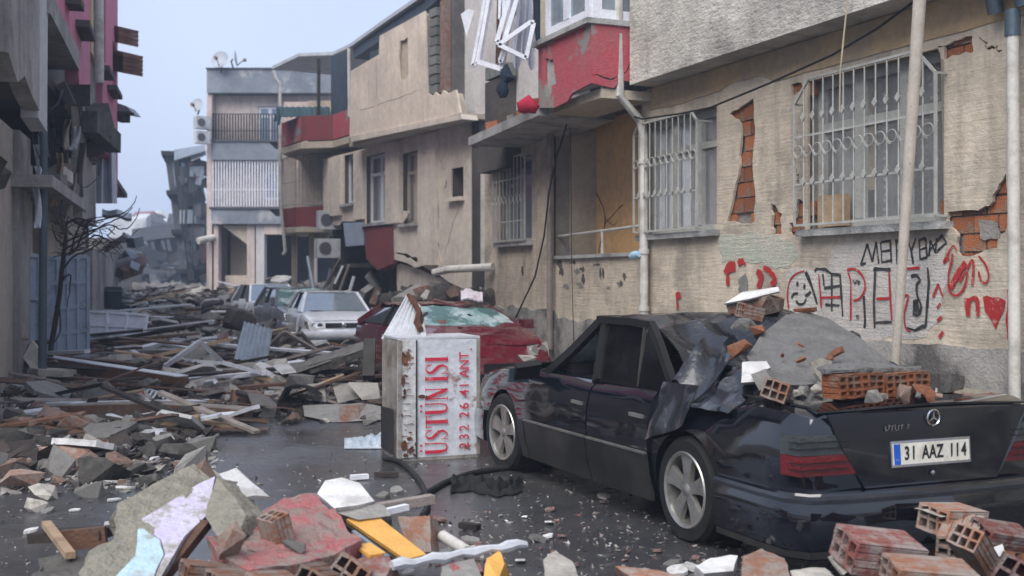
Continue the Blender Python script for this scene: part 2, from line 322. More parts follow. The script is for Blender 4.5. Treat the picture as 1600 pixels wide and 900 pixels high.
# ---------------------------------------------------------------- ground
def asphalt():
    m = bpy.data.materials.new('wet_asphalt'); m.use_nodes = True; t = m.node_tree; L = t.links.new; bs = t.nodes['Principled BSDF']
    g = t.nodes.new('ShaderNodeNewGeometry').outputs['Position']
    def noi(s, d=6, ro=.6):
        n = t.nodes.new('ShaderNodeTexNoise'); n.inputs['Scale'].default_value = s; n.inputs['Detail'].default_value = d; n.inputs['Roughness'].default_value = ro; L(g, n.inputs['Vector']); return n.outputs['Fac']
    def rng(f, a, b, c=0, d=1):
        r = t.nodes.new('ShaderNodeMapRange'); r.inputs[1].default_value = a; r.inputs[2].default_value = b; r.inputs[3].default_value = c; r.inputs[4].default_value = d; L(f, r.inputs[0]); return r.outputs[0]
    def mix(f, a, b):
        x = t.nodes.new('ShaderNodeMixRGB'); L(f, x.inputs[0])
        for i, c in ((1, a), (2, b)):
            if isinstance(c, tuple): x.inputs[i].default_value = (*c, 1)
            else: L(c, x.inputs[i])
        return x.outputs[0]
    c = mix(rng(noi(90, 3), .35, .65), (.026, .026, .029), (.055, .055, .058))
    c = mix(rng(noi(.55, 8), .46, .66, 0, .6), c, (.085, .078, .072))
    L(mix(rng(noi(5, 8, .7), .58, .68, 0, .6), c, (.16, .15, .14)), bs.inputs['Base Color'])
    L(rng(noi(.8, 7), .38, .62, .05, .38), bs.inputs['Roughness']); bs.inputs['Specular IOR Level'].default_value = .55
    bp = t.nodes.new('ShaderNodeBump'); bp.inputs['Strength'].default_value = .2; bp.inputs['Distance'].default_value = .008; L(noi(70, 4), bp.inputs['Height']); L(bp.outputs[0], bs.inputs['Normal'])
    M['asphalt'] = m
asphalt()
mat('soil', (.15, .135, .12), (.09, .082, .074), 1.4, .95, .9, 9, dirt=(.26, .24, .225), dscale=2.2, dthr=(.5, .62), damt=.8)
b = MB(); b.add([(-110, -30, 0), (110, -30, 0), (110, 190, 0), (-110, 190, 0)], [(0, 1, 2, 3)])
b.build('ground', 'soil', kind='structure')
b = MB(); b.add([SW(-12, -3.2, .004), SW(-12, 6.25, .004), SW(18, 6.25, .004), V((-3.6, 25, .004)), V((-9, 45, .004)), V((-22, 95, .004)), V((-30, 95, .004)), V((-13, 38, .004)), V((-6.6, 15, .004)), V((-5.0, 6, .004))], [tuple(range(10))])
b.build('road', 'asphalt', kind='structure')
b = MB(); b.prism([SW(-6, 6.25, 0), SW(17.8, 6.25, 0), SW(17.8, 7.03, 0), SW(-6, 7.03, 0)], (0, 0, .13))
b.build('pavement', 'plinth', kind='structure')
# ---------------------------------------------------------------- facade frames
class Fac:
    def __init__(s, O, t, nn, up=Z): s.O = V(O); s.t = V(t).normalized(); s.n = V(nn).normalized(); s.up = V(up)
    def p(s, a, z, off=0.0): return s.O + s.t * a + s.up * z + s.n * off
    def hit(s, px, py, off=0.0):
        d = V(((px - CX) / F, 1, -(py - HY) / F)); o = V((0, 0, HC)); q = s.O + s.n * off; nr = s.t.cross(s.up)
        k = (q - o).dot(nr) / d.dot(nr); h = o + d * k - q
        tt = s.t.dot(s.t); tu = s.t.dot(s.up); uu = s.up.dot(s.up); ht = h.dot(s.t); hu = h.dot(s.up); D = tt * uu - tu * tu
        return ((ht * uu - hu * tu) / D, (hu * tt - ht * tu) / D)
    def poly(s, pts, off=0.0): return [s.hit(x, y, off) for x, y in pts]
    def box(s, b, a0, a1, z0, z1, o0, o1):
        return b.hexa([s.p(a, z, o) for z in (z0, z1) for a, o in ((a0, o0), (a1, o0), (a1, o1), (a0, o1))])
def skin(f, b, outer, holes, o0, o1):
    loops = [outer] + list(holes); vs = [p for l in loops for p in l]
    tr = geometry.tessellate_polygon([[V((x, y, 0)) for x, y in l] for l in loops]); n = len(vs); fs = []
    for t in tr: fs.append(tuple(t)); fs.append(tuple(i + n for i in reversed(t)))
    k = 0
    for l in loops:
        m = len(l)
        for i in range(m): a = k + i; c = k + (i + 1) % m; fs.append((a, c, c + n, a + n))
        k += m
    return b.add([f.p(x, y, o0) for x, y in vs] + [f.p(x, y, o1) for x, y in vs], fs)
def rect(a0, a1, z0, z1): return [(a0, z0), (a1, z0), (a1, z1), (a0, z1)]
def rough_poly(pts, n=4, amp=.03, seed=0):
    rr = random.Random(seed); out = []
    for i in range(len(pts)):
        x0, y0 = pts[i]; x1, y1 = pts[(i + 1) % len(pts)]; out.append((x0, y0))
        for k in range(1, n): out.append((x0 + (x1 - x0) * k / n + rr.uniform(-amp, amp), y0 + (y1 - y0) * k / n + rr.uniform(-amp, amp)))
    return out
def crack(pts, w=.012, seed=0):     # thin jagged sliver polygon along pts
    rr = random.Random(seed); L = []; Rr = []
    q = []
    for i in range(len(pts) - 1):
        for k in range(4): q.append((pts[i][0] + (pts[i + 1][0] - pts[i][0]) * k / 4 + rr.uniform(-.02, .02), pts[i][1] + (pts[i + 1][1] - pts[i][1]) * k / 4 + rr.uniform(-.02, .02)))
    q.append(pts[-1])
    for i, (x, y) in enumerate(q):
        d = V((q[min(i + 1, len(q) - 1)][0] - q[max(i - 1, 0)][0], q[min(i + 1, len(q) - 1)][1] - q[max(i - 1, 0)][1])).normalized()
        ww = w * rr.uniform(.4, 1.2) * (.25 if i in (0, len(q) - 1) else 1); L.append((x - d.y * ww, y + d.x * ww)); Rr.append((x + d.y * ww, y - d.x * ww))
    return L + Rr[::-1]
def inpoly(x, y, poly):
    c = False; j = len(poly) - 1
    for i in range(len(poly)):
        if (poly[i][1] > y) != (poly[j][1] > y) and x < (poly[j][0] - poly[i][0]) * (y - poly[i][1]) / (poly[j][1] - poly[i][1]) + poly[i][0]: c = not c
        j = i
    return c
def ridged_brick_mesh(w, h, d, name='brick'):
    b = MB(); ys = []; n = 4
    for i in range(n): z0 = -h / 2 + h * i / n; ys += [(z0 + .006, -d / 2), (z0 + h / n - .006, -d / 2), (z0 + h / n, -d / 2 + .007)]
    prof = [(-h / 2, d / 2), (-h / 2, -d / 2 + .007)] + ys + [(h / 2, d / 2)]
    b.prism([(-w / 2, y, z) for z, y in prof], (w, 0, 0)); me, c = b.mesh(name, center=False); return me
BR = {}
def brick_mesh(w, h, d, m):
    k = (w, h, d, m)
    if k not in BR: BR[k] = ridged_brick_mesh(w, h, d); BR[k].materials.append(M[m])
    return BR[k]
def brick_fill(f, root, poly, off, w=.24, h=.135, m='brick', seed=1, skip=.06):
    rr = random.Random(seed); me = brick_mesh(w, h, .06, m)
    x0 = min(p[0] for p in poly); x1 = max(p[0] for p in poly); z0 = min(p[1] for p in poly); z1 = max(p[1] for p in poly)
    ang = math.atan2(f.t.y, f.t.x); row = 0; z = z0 + h / 2 - rr.random() * h
    while z < z1 + h / 2:
        a = x0 - w + (w / 2 if row % 2 else 0)
        while a < x1 + w:
            if any(inpoly(a + dx, z + dz, poly) for dx in (-w / 2 + .03, -w / 4, 0, w / 4, w / 2 - .03) for dz in (-h / 2 + .02, 0, h / 2 - .02)) and rr.random() > skip:
                o = inst(me, 'brick', f.p(a, z, off + rr.uniform(0, .014) + .03), (rr.uniform(-.02, .02), rr.uniform(-.02, .02), ang + rr.uniform(-.02, .02)), parent=root)
            a += w + .014
        z += h + .014; row += 1
def window(f, root, a0, a1, z0, z1, off=.10, fm='pvc_white', nm=1, transom=None, pane='glass', fw=.06, sill=True, curtain=None, cur_span=(0, 1), sm='slab_edge', sd=.06):
    b = MB(); d = .05
    f.box(b, a0, a0 + fw, z0, z1, off, off + d); f.box(b, a1 - fw, a1, z0, z1, off, off + d)
    f.box(b, a0 + fw, a1 - fw, z0, z0 + fw, off + .002, off + d); f.box(b, a0 + fw, a1 - fw, z1 - fw, z1, off + .002, off + d)
    xs = [a0 + fw] + [a0 + (a1 - a0) * k / (nm + 1) for k in range(1, nm + 1)] + [a1 - fw]
    for x in xs[1:-1]: f.box(b, x - fw * .7, x + fw * .7, z0 + fw, z1 - fw, off - .004, off + d)
    zs = [z0 + fw, z1 - fw]
    if transom:
        zt = z0 + (z1 - z0) * transom; zs = [z0 + fw, zt, z1 - fw]
        for i in range(len(xs) - 1): f.box(b, xs[i] + (fw * .7 if i else 0), xs[i + 1] - (fw * .7 if i < len(xs) - 2 else 0), zt - fw * .5, zt + fw * .5, off + .001, off + d)
    w = b.build('window', fm, root)
    for i in range(len(xs) - 1):
        for j in range(len(zs) - 1):
            if pane:
                q = MB(); f.box(q, xs[i], xs[i + 1], zs[j], zs[j + 1], off + .022, off + .028); q.build('pane', pane, w)
    if curtain:
        q = MB(); c0 = a0 + (a1 - a0) * cur_span[0]; c1 = a0 + (a1 - a0) * cur_span[1]; n = max(6, int((c1 - c0) * 26))
        q.grid(lambda u, v: f.p(c0 + (c1 - c0) * u, z0 + (z1 - z0) * v, off + .10 + .025 * math.sin(u * n * 1.3) + .012 * math.sin(u * n * 3.1 + 4 * v)), n * 2, 4); q.build('curtain', curtain, w, 60)
    if sill:
        q = MB(); f.box(q, a0 - .06, a1 + .06, z0 - .07, z0 - .004, -sd, off + .02); q.build('sill', sm, w)
    return w
def ribbon(f, b, pts, w, off):
    q = [V((x, y, 0)) for x, y in pts]; L = []
    for i, p in enumerate(q):
        d = (q[min(i + 1, len(q) - 1)] - q[max(i - 1, 0)])
        if d.length < 1e-6: d = V((1, 0, 0))
        d.normalize(); ww = w / 2 * 1.22 * (1 + .55 * nz((p.x * 9, p.y * 9, w * 77))); L.append(((p.x - d.y * ww, p.y + d.x * ww), (p.x + d.y * ww, p.y - d.x * ww)))
    for i in range(len(L) - 1):
        (a, c), (e, g) = L[i], L[i + 1]
        b.add([f.p(*a, off), f.p(*c, off), f.p(*g, off), f.p(*e, off)], [(0, 1, 2, 3)])
def curve_pts(pts, n=5):     # Catmull-Rom
    if len(pts) < 3: return pts
    q = [pts[0]] + list(pts) + [pts[-1]]; o = []
    for i in range(1, len(q) - 2):
        for k in range(n):
            t = k / n; a, b_, c, d = q[i - 1:i + 3]
            o.append(tuple(.5 * (2 * b_[j] + (c[j] - a[j]) * t + (2 * a[j] - 5 * b_[j] + 4 * c[j] - d[j]) * t * t + (3 * b_[j] - a[j] - 3 * c[j] + d[j]) * t ** 3) for j in range(2)))
    return o + [pts[-1]]
# ---------------------------------------------------------------- right-hand building with the graffiti
W1 = 7.05
f1 = Fac(SW(0, W1), U, N)
def f1s(px, w=W1): return f1.hit(px, 440, w - W1)[0]
def f1z(px, py, w=W1): return f1.hit(px, py, w - W1)[1]
r1 = thing('apartment_building', 'cracked beige plaster building with spray-painted graffiti, barred windows and an overhanging storey', 'building', SW(9, 8.5))
LOG0, LOG1, END1 = 12.42, 15.07, 17.72
wa = (f1s(1475), f1s(1262), f1z(1368, 352), f1z(1368, 100)); wb = (f1s(1120), f1s(1006), f1z(1063, 363), f1z(1063, 180)); wc = (f1s(831), f1s(781), f1z(806, 378), f1z(806, 247))
outer = [(2, .9), (END1, .9), (END1, 3.9), (LOG1, 3.9), (LOG1, 1.85), (LOG0, 1.85), (LOG0, 3.9), (2, 3.9)]
spall_px = [[(1140, 178), (1158, 166), (1177, 153), (1180, 200), (1176, 250), (1180, 300), (1179, 346), (1157, 350), (1136, 346), (1143, 320), (1153, 275), (1157, 225), (1157, 195)],
            [(1205, 318), (1222, 334), (1219, 345), (1222, 364), (1208, 368), (1206, 345)],
            [(1246, 313), (1256, 312), (1257, 350), (1256, 371), (1236, 369), (1233, 348), (1243, 340)],
            [(1481, 331), (1520, 328), (1545, 322), (1558, 296), (1572, 270), (1576, 330), (1574, 352), (1562, 372), (1558, 388), (1530, 396), (1500, 400), (1494, 380), (1496, 366), (1482, 354)],
            [(1465, 72), (1490, 64), (1519, 56), (1521, 80), (1500, 86), (1470, 92)],
            [(1236, 132), (1253, 130), (1254, 142), (1237, 148)],
            [(1004, 236), (1000, 250), (999, 262), (1003, 280), (1004, 262)]]
spalls = [rough_poly(f1.poly(p), 3, .018, i) for i, p in enumerate(spall_px[:6])]
holes = [rect(*wa), rect(*wb), rect(*wc)]
b = MB(); skin(f1, b, outer, holes + spalls + [crack(f1.poly([(1242, 262), (1246, 280), (1249, 288)]), .016, 3), crack(f1.poly([(1302, 378), (1299, 396), (1296, 420)]), .004, 4), crack(f1.poly([(1530, 60), (1542, 72), (1552, 74), (1566, 78)]), .012, 5), crack(f1.poly([(822, 390), (818, 416), (815, 432)]), .012, 6)], 0, .03); b.build('wall', 'r1_plaster', r1)
b = MB(); skin(f1, b, outer, holes, .07, .28); b.build('brick_core', 'mortar', r1)
for i, sp in enumerate(spalls): brick_fill(f1, r1, sp, .034, seed=i + 3, h=.15 if i == 0 else .135, skip=0 if i else .05)
b = MB(); q = rough_poly(f1.poly([(1525, 343), (1556, 350), (1556, 374), (1528, 372)]), 3, .02, 5); skin(f1, b, q, [], .026, .034); b.build('mortar_patch', 'mortar', r1)
# beam band above the windows, plinth, whitewash behind the graffiti, green paint
b = MB(); z35 = f1z(1200, 130); o = [(2, 3.895)] + [(2 + (LOG0 - 2.2) * k / 40, z35 + .06 * math.sin(k * .7) * nz((k * .31, 0, 3)) + (.10 if k > 30 else 0) - (.0 if k < 34 else .05)) for k in range(41)] + [(LOG0 - .2, 3.895)]
skin(f1, b, o, [], -.012, -.002); b.build('lintel_band', 'r1_beam', r1)
b = MB(); o = [(2, 0)] + [(END1, 0)] + [(END1 - (END1 - 2) * k / 120, 1.0 + .10 * nz((k * .35, 1, 1)) + .04 * nz((k * 1.7, 2, 1)) + (.12 if k < 22 else 0)) for k in range(121)]
skin(f1, b, o, [], -.035, .0); b.build('plinth', 'plinth', r1)
b = MB(); skin(f1, b, [(2, 0), (END1, 0), (END1, .9), (2, .9)], [], .002, .28); b.build('footing', 'plinth', r1)
for nm, pl, m_ in (('whitewash', [(1228, 425), (1296, 418), (1300, 385), (1330, 380), (1400, 385), (1478, 382), (1480, 430), (1470, 500), (1440, 528), (1360, 530), (1300, 520), (1232, 505)], 'white_patch'), ('green_paint', [(1120, 372), (1170, 360), (1236, 378), (1248, 400), (1232, 420), (1180, 412), (1128, 410)], 'green_patch')):
    b = MB(); skin(f1, b, rough_poly(f1.poly(pl), 5, .035, 8), [], -.0035, -.0005); b.build(nm, m_, r1)
# windows with lace curtains and welded grilles
def grille(f, root, a0, a1, z0, z1, n, rows, off=-.09, cham=.12, r=.008, scrolls=(), dia=(), cut=True):
    b = MB(); fr = [f.p(a0, z0, off), f.p(a1, z0, off), f.p(a1, z1 - cham, off), f.p(a1 - cham, z1, off), f.p(a0 + cham, z1, off), f.p(a0, z1 - cham, off)]
    for i in range(6): b.bar(fr[i], fr[(i + 1) % 6], .022, .022, f.n)
    for a, z in ((a0, z0), (a1, z0), (a0, z1 - cham), (a1, z1 - cham)): b.bar(f.p(a, z, off), f.p(a, z, .08), .018, .018)
    g = b.build('window_grille', 'grille_white', root)
    for k in range(1, n):
        a = a0 + (a1 - a0) * k / n; zt = z1 - max(0, cham - min(a - a0, a1 - a))
        q = MB(); q.tube([f.p(a, z0, off), f.p(a, zt, off)], r, 6); q.build('bar', 'grille_white', g, 50)
    for z in rows:
        q = MB(); q.bar(f.p(a0, z, off + .004), f.p(a1, z, off + .004), .02, .012, f.n); q.build('cross_bar', 'grille_white', g)
    st = (a1 - a0) / n
    for z in scrolls:
        for k in range(n):
            q = MB(); ca = a0 + st * (k + .5); rr_ = st * .48; pts = [f.p(ca + rr_ * math.cos(t) * (1 - t * .035), z + rr_ * .9 * math.sin(t) * (1 - t * .035), off - .014) for t in [i * .55 - 1.5 for i in range(15)]]
            q.tube(pts, .005, 5); q.build('scroll', 'grille_white', g, 60)
    for z in dia:
        for k in range(1, n):
            a = a0 + st * k; q = MB(); s_ = .035
            q.prism([f.p(a - s_, z, off - .018), f.p(a, z - s_ * 1.2, off - .018), f.p(a + s_, z, off - .018), f.p(a, z + s_ * 1.2, off - .018)], f.n * .008); q.build('rosette', 'grille_white', g)
    return g
window(f1, r1, *wa, off=.13, fm='grille_white', nm=2, transom=.68, fw=.085, pane='glass_car', curtain=None, sd=.10)
h = wa[1] - wa[0]; hz = wa[3] - wa[2]
def lace(f, root, c0, c1, z0, z1, off, m='curtain_lace', freq=26):
    q = MB(); n = max(8, int((c1 - c0) * freq)); q.grid(lambda u, v: f.p(c0 + (c1 - c0) * u, z0 + (z1 - z0) * v, off + .03 * math.sin(u * n * 1.1) + .01 * math.sin(u * n * 2.7 + 5 * v)), n * 3, 6); return q.build('curtain', m, root, 60)
def dotted(name):
    m = mat(name, (.30, .30, .29), (.22, .22, .215), 5, .9, 0); t = m.node_tree; L = t.links.new; bs = t.nodes['Principled BSDF']
    vo = t.nodes.new('ShaderNodeTexVoronoi'); vo.inputs['Scale'].default_value = 15; vo.inputs['Randomness'].default_value = .25; L(t.nodes.new('ShaderNodeNewGeometry').outputs['Position'], vo.inputs['Vector'])
    mr = t.nodes.new('ShaderNodeMapRange'); mr.inputs[1].default_value = .20; mr.inputs[2].default_value = .34; mr.inputs[3].default_value = 1; mr.inputs[4].default_value = .42; L(vo.outputs['Distance'], mr.inputs[0])
    L(mr.outputs[0], bs.inputs['Alpha']); return m
dotted('curtain_dots')
mat('glass_clear', (.9, .9, .9), None, 2, .03, 0, spec=.5, alpha=.12)
for o in [o for o in bpy.data.objects if o.name.startswith('pane')]: o.data.materials[0] = M['glass_clear']
lace(f1, r1, wa[0] + .05, wa[0] + h * .62, wa[2], wa[3], .30, 'curtain_dots'); lace(f1, r1, wa[0] + h * .68, wa[0] + h * .80, wa[2] + hz * .25, wa[3], .32, 'curtain_gold'); lace(f1, r1, wa[0] + h * .80, wa[1] - .03, wa[2], wa[3], .27, 'curtain_lace', 18)
b = MB(); f1.box(b, wa[0] + h * .72, wa[0] + h * .93, wa[2] + .02, wa[2] + hz * .22, .02, .10); b.build('cardboard_sheet', 'wood_pale', r1)
grille(f1, r1, wa[0] - .03, wa[1] + .05, wa[2] + .04, wa[3] - .01, 13, [wa[2] + hz * .62, wa[2] + hz * .30], off=-.12, cham=.22, scrolls=[wa[2] + hz * .52], dia=[wa[2] + hz * .745, wa[2] + hz * .315])
window(f1, r1, *wb, off=.12, fm='grille_white', nm=2, transom=.72, fw=.075, pane='glass_clear', sd=.09)
lace(f1, r1, wb[0] + .32, wb[1] - .04, wb[2], wb[3], .24, 'curtain_lace', 30)
lace(f1, r1, wb[0] + .75, wb[1] - .04, wb[2], wb[3], .21, 'curtain_white', 20)
hb = wb[3] - wb[2]; grille(f1, r1, wb[0] + .22, wb[1] + .04, wb[2] + .03, wb[3] - .02, 11, [wb[2] + hb * .33, wb[2] + hb * .60], off=-.12, cham=.12, scrolls=[wb[2] + hb * .63], dia=[wb[2] + hb * .345])
window(f1, r1, *wc, off=.12, fm='grille_white', nm=1, transom=.7, pane='glass_sky', sd=.10)
hc_ = wc[3] - wc[2]; grille(f1, r1, wc[0], wc[1], wc[2] + .02, wc[3], 9, [wc[2] + hc_ * .24, wc[2] + hc_ * .74], off=-.12, cham=.06, scrolls=[wc[2] + hc_ * .50])
# loggia recess
b = MB(); f1.box(b, LOG0 + .01, LOG1 - .01, 1.0, 3.9, .72, .9); b.build('loggia_back_wall', 'orange_wall', r1)
for a_ in (LOG1, LOG0 - .08): b = MB(); f1.box(b, a_ - .02, a_ + .1, 1.0, 3.89, .285, .72); b.build('loggia_side_wall', 'grey_cream', r1)
b = MB(); f1.box(b, LOG0, LOG1, .95, 1.05, .285, .72); b.build('loggia_floor', 'slab_edge', r1)
b = MB(); f1.box(b, LOG0 - .02, LOG1 + .02, 1.853, 1.90, -.05, .30); b.build('parapet_cap', 'slab_edge', r1)
rz = f1z(930, 360); g = MB(); g.tube([f1.p(LOG0, rz + .02, .1), f1.p(LOG1, rz - .03, .1)], .02, 8); rl = g.build('railing', 'pipe_white', r1, 50)
for a in (LOG0 + .08, LOG0 + 1.25): q = MB(); q.tube([f1.p(a, 1.9, .1), f1.p(a, rz, .1)], .022, 8); q.build('post', 'pipe_white', rl, 50)
b = MB(); b.tube([P(985, 401, 14.1), P(992, 399, 14.0), P(999, 397, 13.9)], [.03, .06, .035], 8); b.build('plastic_bag', 'plastic_blue', None, 60, 'crumpled pale blue plastic bag on the balcony ledge beside the white pipe', 'bag')
# inner walls that close the rooms
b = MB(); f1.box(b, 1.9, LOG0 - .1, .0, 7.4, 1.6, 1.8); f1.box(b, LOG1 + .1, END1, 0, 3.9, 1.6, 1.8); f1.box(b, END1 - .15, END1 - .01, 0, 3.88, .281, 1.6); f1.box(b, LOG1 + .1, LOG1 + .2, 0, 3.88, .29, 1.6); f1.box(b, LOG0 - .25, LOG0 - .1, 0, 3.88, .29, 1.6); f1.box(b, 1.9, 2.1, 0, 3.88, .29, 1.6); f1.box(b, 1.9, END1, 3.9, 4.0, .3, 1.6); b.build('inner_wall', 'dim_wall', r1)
# overhanging upper storey
b = MB(); f1.box(b, 2, 12.1, 3.905, 8.5, -.35, 2.5); b.build('upper_storey', 'r1_upper', r1)
# bay with the red parapet
BA, BB, BW = 12.17, 13.67, 6.2 - W1
b = MB(); zt = 4.61; zb = 3.80
o = [(BA, zb + .10), (BA + .5, zb + .06), (BA + .62, zb - .02), (BA + 1.0, zb - .05), (BB, zb + .02), (BB, zt), (BA, zt)]
skin(f1, b, o, [rough_poly([(BA + .95, zb + .25), (BA + 1.25, zb + .12), (BA + 1.28, zt - .18), (BA + 1.05, zt - .22)], 3, .04, 2)], BW, BW + .03); b.build('bay_parapet', 'red_paint', r1)
b = MB(); f1.box(b, BA + .002, BB - .002, zb + .08, zt - .005, BW + .032, BW + .14); b.build('bay_core', 'slab_edge', r1)
fs = Fac(f1.p(BA - .001, 0, BW), N, U)      # near side of the bay, facing the camera
b = MB(); skin(fs, b, [(0.0, zb + .10), (.30, zb + .06), (.42, zb + .16), (.84, zb + .14), (.84, zt), (0, zt)], [crack([(.02, zb + .2), (.3, zb + .17), (.5, zb + .3), (.62, zb + .52)], .012, 9)], -.03, 0); b.build('bay_side_panel', 'red_paint', r1)
b = MB(); f1.box(b, BA - .06, BB + .05, zt + .004, zt + .07, BW - .07, .0); b.build('bay_sill', 'slab_edge', r1)
b = MB(); f1.box(b, BA, BB, zb - .06, zb + .05, BW + .15, 0.0); b.build('bay_soffit', 'grey_cream', r1)
window(Fac(f1.p(BA, 0, BW), U, N), r1, .02, BB - BA - .22, zt + .075, 6.8, off=.0, fm='pvc_clean', nm=1, fw=.12, pane='glass_sky', sill=False)
window(fs, r1, .04, .84, zt + .075, 6.8, off=-.0, fm='pvc_clean', nm=0, fw=.12, pane='glass_sky', sill=False)
b = MB(); f1.box(b, BB - .22, BB - .02, zt + .075, 7.4, BW + .02, BW + .2); b.build('bay_corner_post', 'grey_cream', r1)
b = MB(); f1.box(b, BA, BB, 6.8, 8.4, BW, 2.0); b.build('bay_upper_wall', 'white_wall', r1)
# smashed balcony beyond the bay
SE = 16.25
b = MB(); b.hexa([f1.p(a, z, o) for z in (0, 1) for a, o in ((BB, BW), (SE, BW), (SE, .3), (BB, .3))])
for i, v in enumerate(b.v): top = i > 3; a = (v - f1.O).dot(U); b.v[i] = V((v.x, v.y, (3.72 if a < 14.5 else 3.60) + (.13 if top else 0)))
b.build('balcony_slab', 'slab_edge', r1)
ra = random.Random(4)
for k in range(16):
    a = BB + .1 + (SE - BB - .3) * k / 16; w_, h_ = ra.uniform(.12, .26), ra.uniform(.06, .16)
    q = MB(); q.box(f1.p(a, 3.76 + .11 * (BB - a) / 2.5 * -1 * -1 + .10 + h_ / 2, BW + ra.uniform(.05, .45)), (w_, .12, h_), Euler((ra.uniform(-.3, .3), ra.uniform(-.2, .2), ra.uniform(0, 3)))); q.build('broken_block', ra.choice(['brick', 'brick', 'concrete', 'slab_edge', 'concrete_pale']), r1)
b = MB(); skin(f1, b, [(BB, 3.72), (17.4, 3.60), (17.4, 8.2), (BB, 8.2)], [rect(BB + .05, BB + .72, 3.95, 5.1)], .10, .28); b.build('balcony_back_wall', 'white_wall', r1)
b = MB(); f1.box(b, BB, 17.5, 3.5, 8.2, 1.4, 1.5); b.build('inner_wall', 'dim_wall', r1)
b = MB(); f1.box(b, SE - .05, 17.4, 3.3, 3.9, -.25, .09); f1.box(b, 16.6, 17.2, 3.9, 4.75, -.2, .09); b.build('broken_column', 'l_dark', r1)
for k in range(3): q = MB(); f1.box(q, 16.5 + k * .22, 16.7 + k * .22, 4.78, 4.98, -.22, .05); q.build('hollow_block', 'block_grey', r1)
b = MB(); b.bar(f1.p(16.75, 5.0, -.15), f1.p(16.2, 7.4, -.3), .09, .09); b.build('loose_post', 'wood_brown', r1)
b = MB(); b.prism([P(720, 22, 17.5), P(731, 14, 17.5), P(741, 16, 17.5), P(729, 58, 17.5)], (0, .02, 0)); b.build('torn_panel', 'pvc_clean', r1)
def frame_quad(name, px, d, w, m, parent, dd=(0, 0, 0, 0), pane=None):
    pts = [P(x, y, d + e) for (x, y), e in zip(px, dd)]; b = MB(); nrm = (pts[1] - pts[0]).cross(pts[3] - pts[0]).normalized()
    for i in range(4): b.bar(pts[i], pts[(i + 1) % 4], w, .05, nrm)
    o = b.build(name, m, parent)
    if pane:
        q = MB(); q.prism([p for p in pts], nrm * .006); q.build('pane', pane, o)
    return o
hw = thing('window_sash', 'white plastic window sash hanging askew over the smashed balcony, its corner lowest of the three', 'window', P(770, 112, 15.3))
frame_quad('frame', [(770, -30), (748, 97), (784, 108), (806, -25)], 15.3, .065, 'pvc_clean', hw, (0, 0, -.3, -.3))
frame_quad('sliding_frame', [(762, -25), (738, 103), (744, 100), (769, -25)], 15.35, .04, 'pvc_clean', hw)
hw2 = thing('window_sash', 'white plastic sash with a long diagonal rail hanging in the middle of the smashed balcony', 'window', P(800, 92, 14.9))
frame_quad('frame', [(803, -30), (776, 66), (786, 70), (816, -30)], 14.9, .06, 'pvc_clean', hw2)
frame_quad('broken_leaf', [(779, 70), (822, 91), (834, 36), (830, 34)], 14.8, .055, 'pvc_clean', hw2)
frame_quad('loose_rail', [(793, 72), (783, 98), (780, 95), (789, 70)], 14.95, .04, 'pvc_clean', hw2)
hw3 = thing('window_sash', 'white plastic sash standing at the top edge of the smashed balcony beside the red bay', 'window', P(830, 90, 14.95))
frame_quad('frame', [(802, -28), (801, 20), (806, 22), (808, -28)], 15.0, .06, 'pvc_clean', hw3)
frame_quad('upright', [(782, -28), (781, 30), (785, 31), (788, -28)], 15.1, .05, 'pvc_clean', hw3)
b = MB(); b.grid(lambda u, v: P(803 + 36 * u + 3 * math.sin(v * 5), -40 + (145 - 25 * abs(u - .5) + 14 * math.sin(u * 9)) * v, 15.25 + .05 * math.sin(u * 22 + 2 * v)), 30, 14); b.build('torn_curtain', 'curtain_white', None, 60, 'long white net curtain hanging torn out of the smashed balcony window', 'curtain')
b = MB(); b.tube([P(791, 100, 14.9), P(790, 112, 14.9), P(793, 122, 14.9), P(788, 128, 14.9), P(785, 140, 14.9), P(787, 152, 14.9)], [.02, .07, .10, .045, .09, .05], 9); b.build('hanging_cloth', 'cloth_navy', None, 60, 'dark navy cloth knotted and hanging below the broken white window sash', 'cloth')
b = MB(); b.tube([P(839, -40, 15.15), P(841, 30, 15.15), P(844, 76, 15.1)], [.07, .06, .05], 8); b.build('dark_curtain', 'cloth_navy', None, 60, 'narrow dark blue curtain hanging straight down beside the red bay', 'curtain')
b = MB(); b.tube([P(815, 176, 14.7), P(818, 168, 14.7), P(826, 160, 14.7), P(832, 168, 14.7), P(830, 176, 14.7)], [.05, .11, .10, .10, .06], 9); b.build('red_cushion', 'cloth_red', None, 60, 'small red cloth bundle on the edge of the smashed balcony', 'cloth')
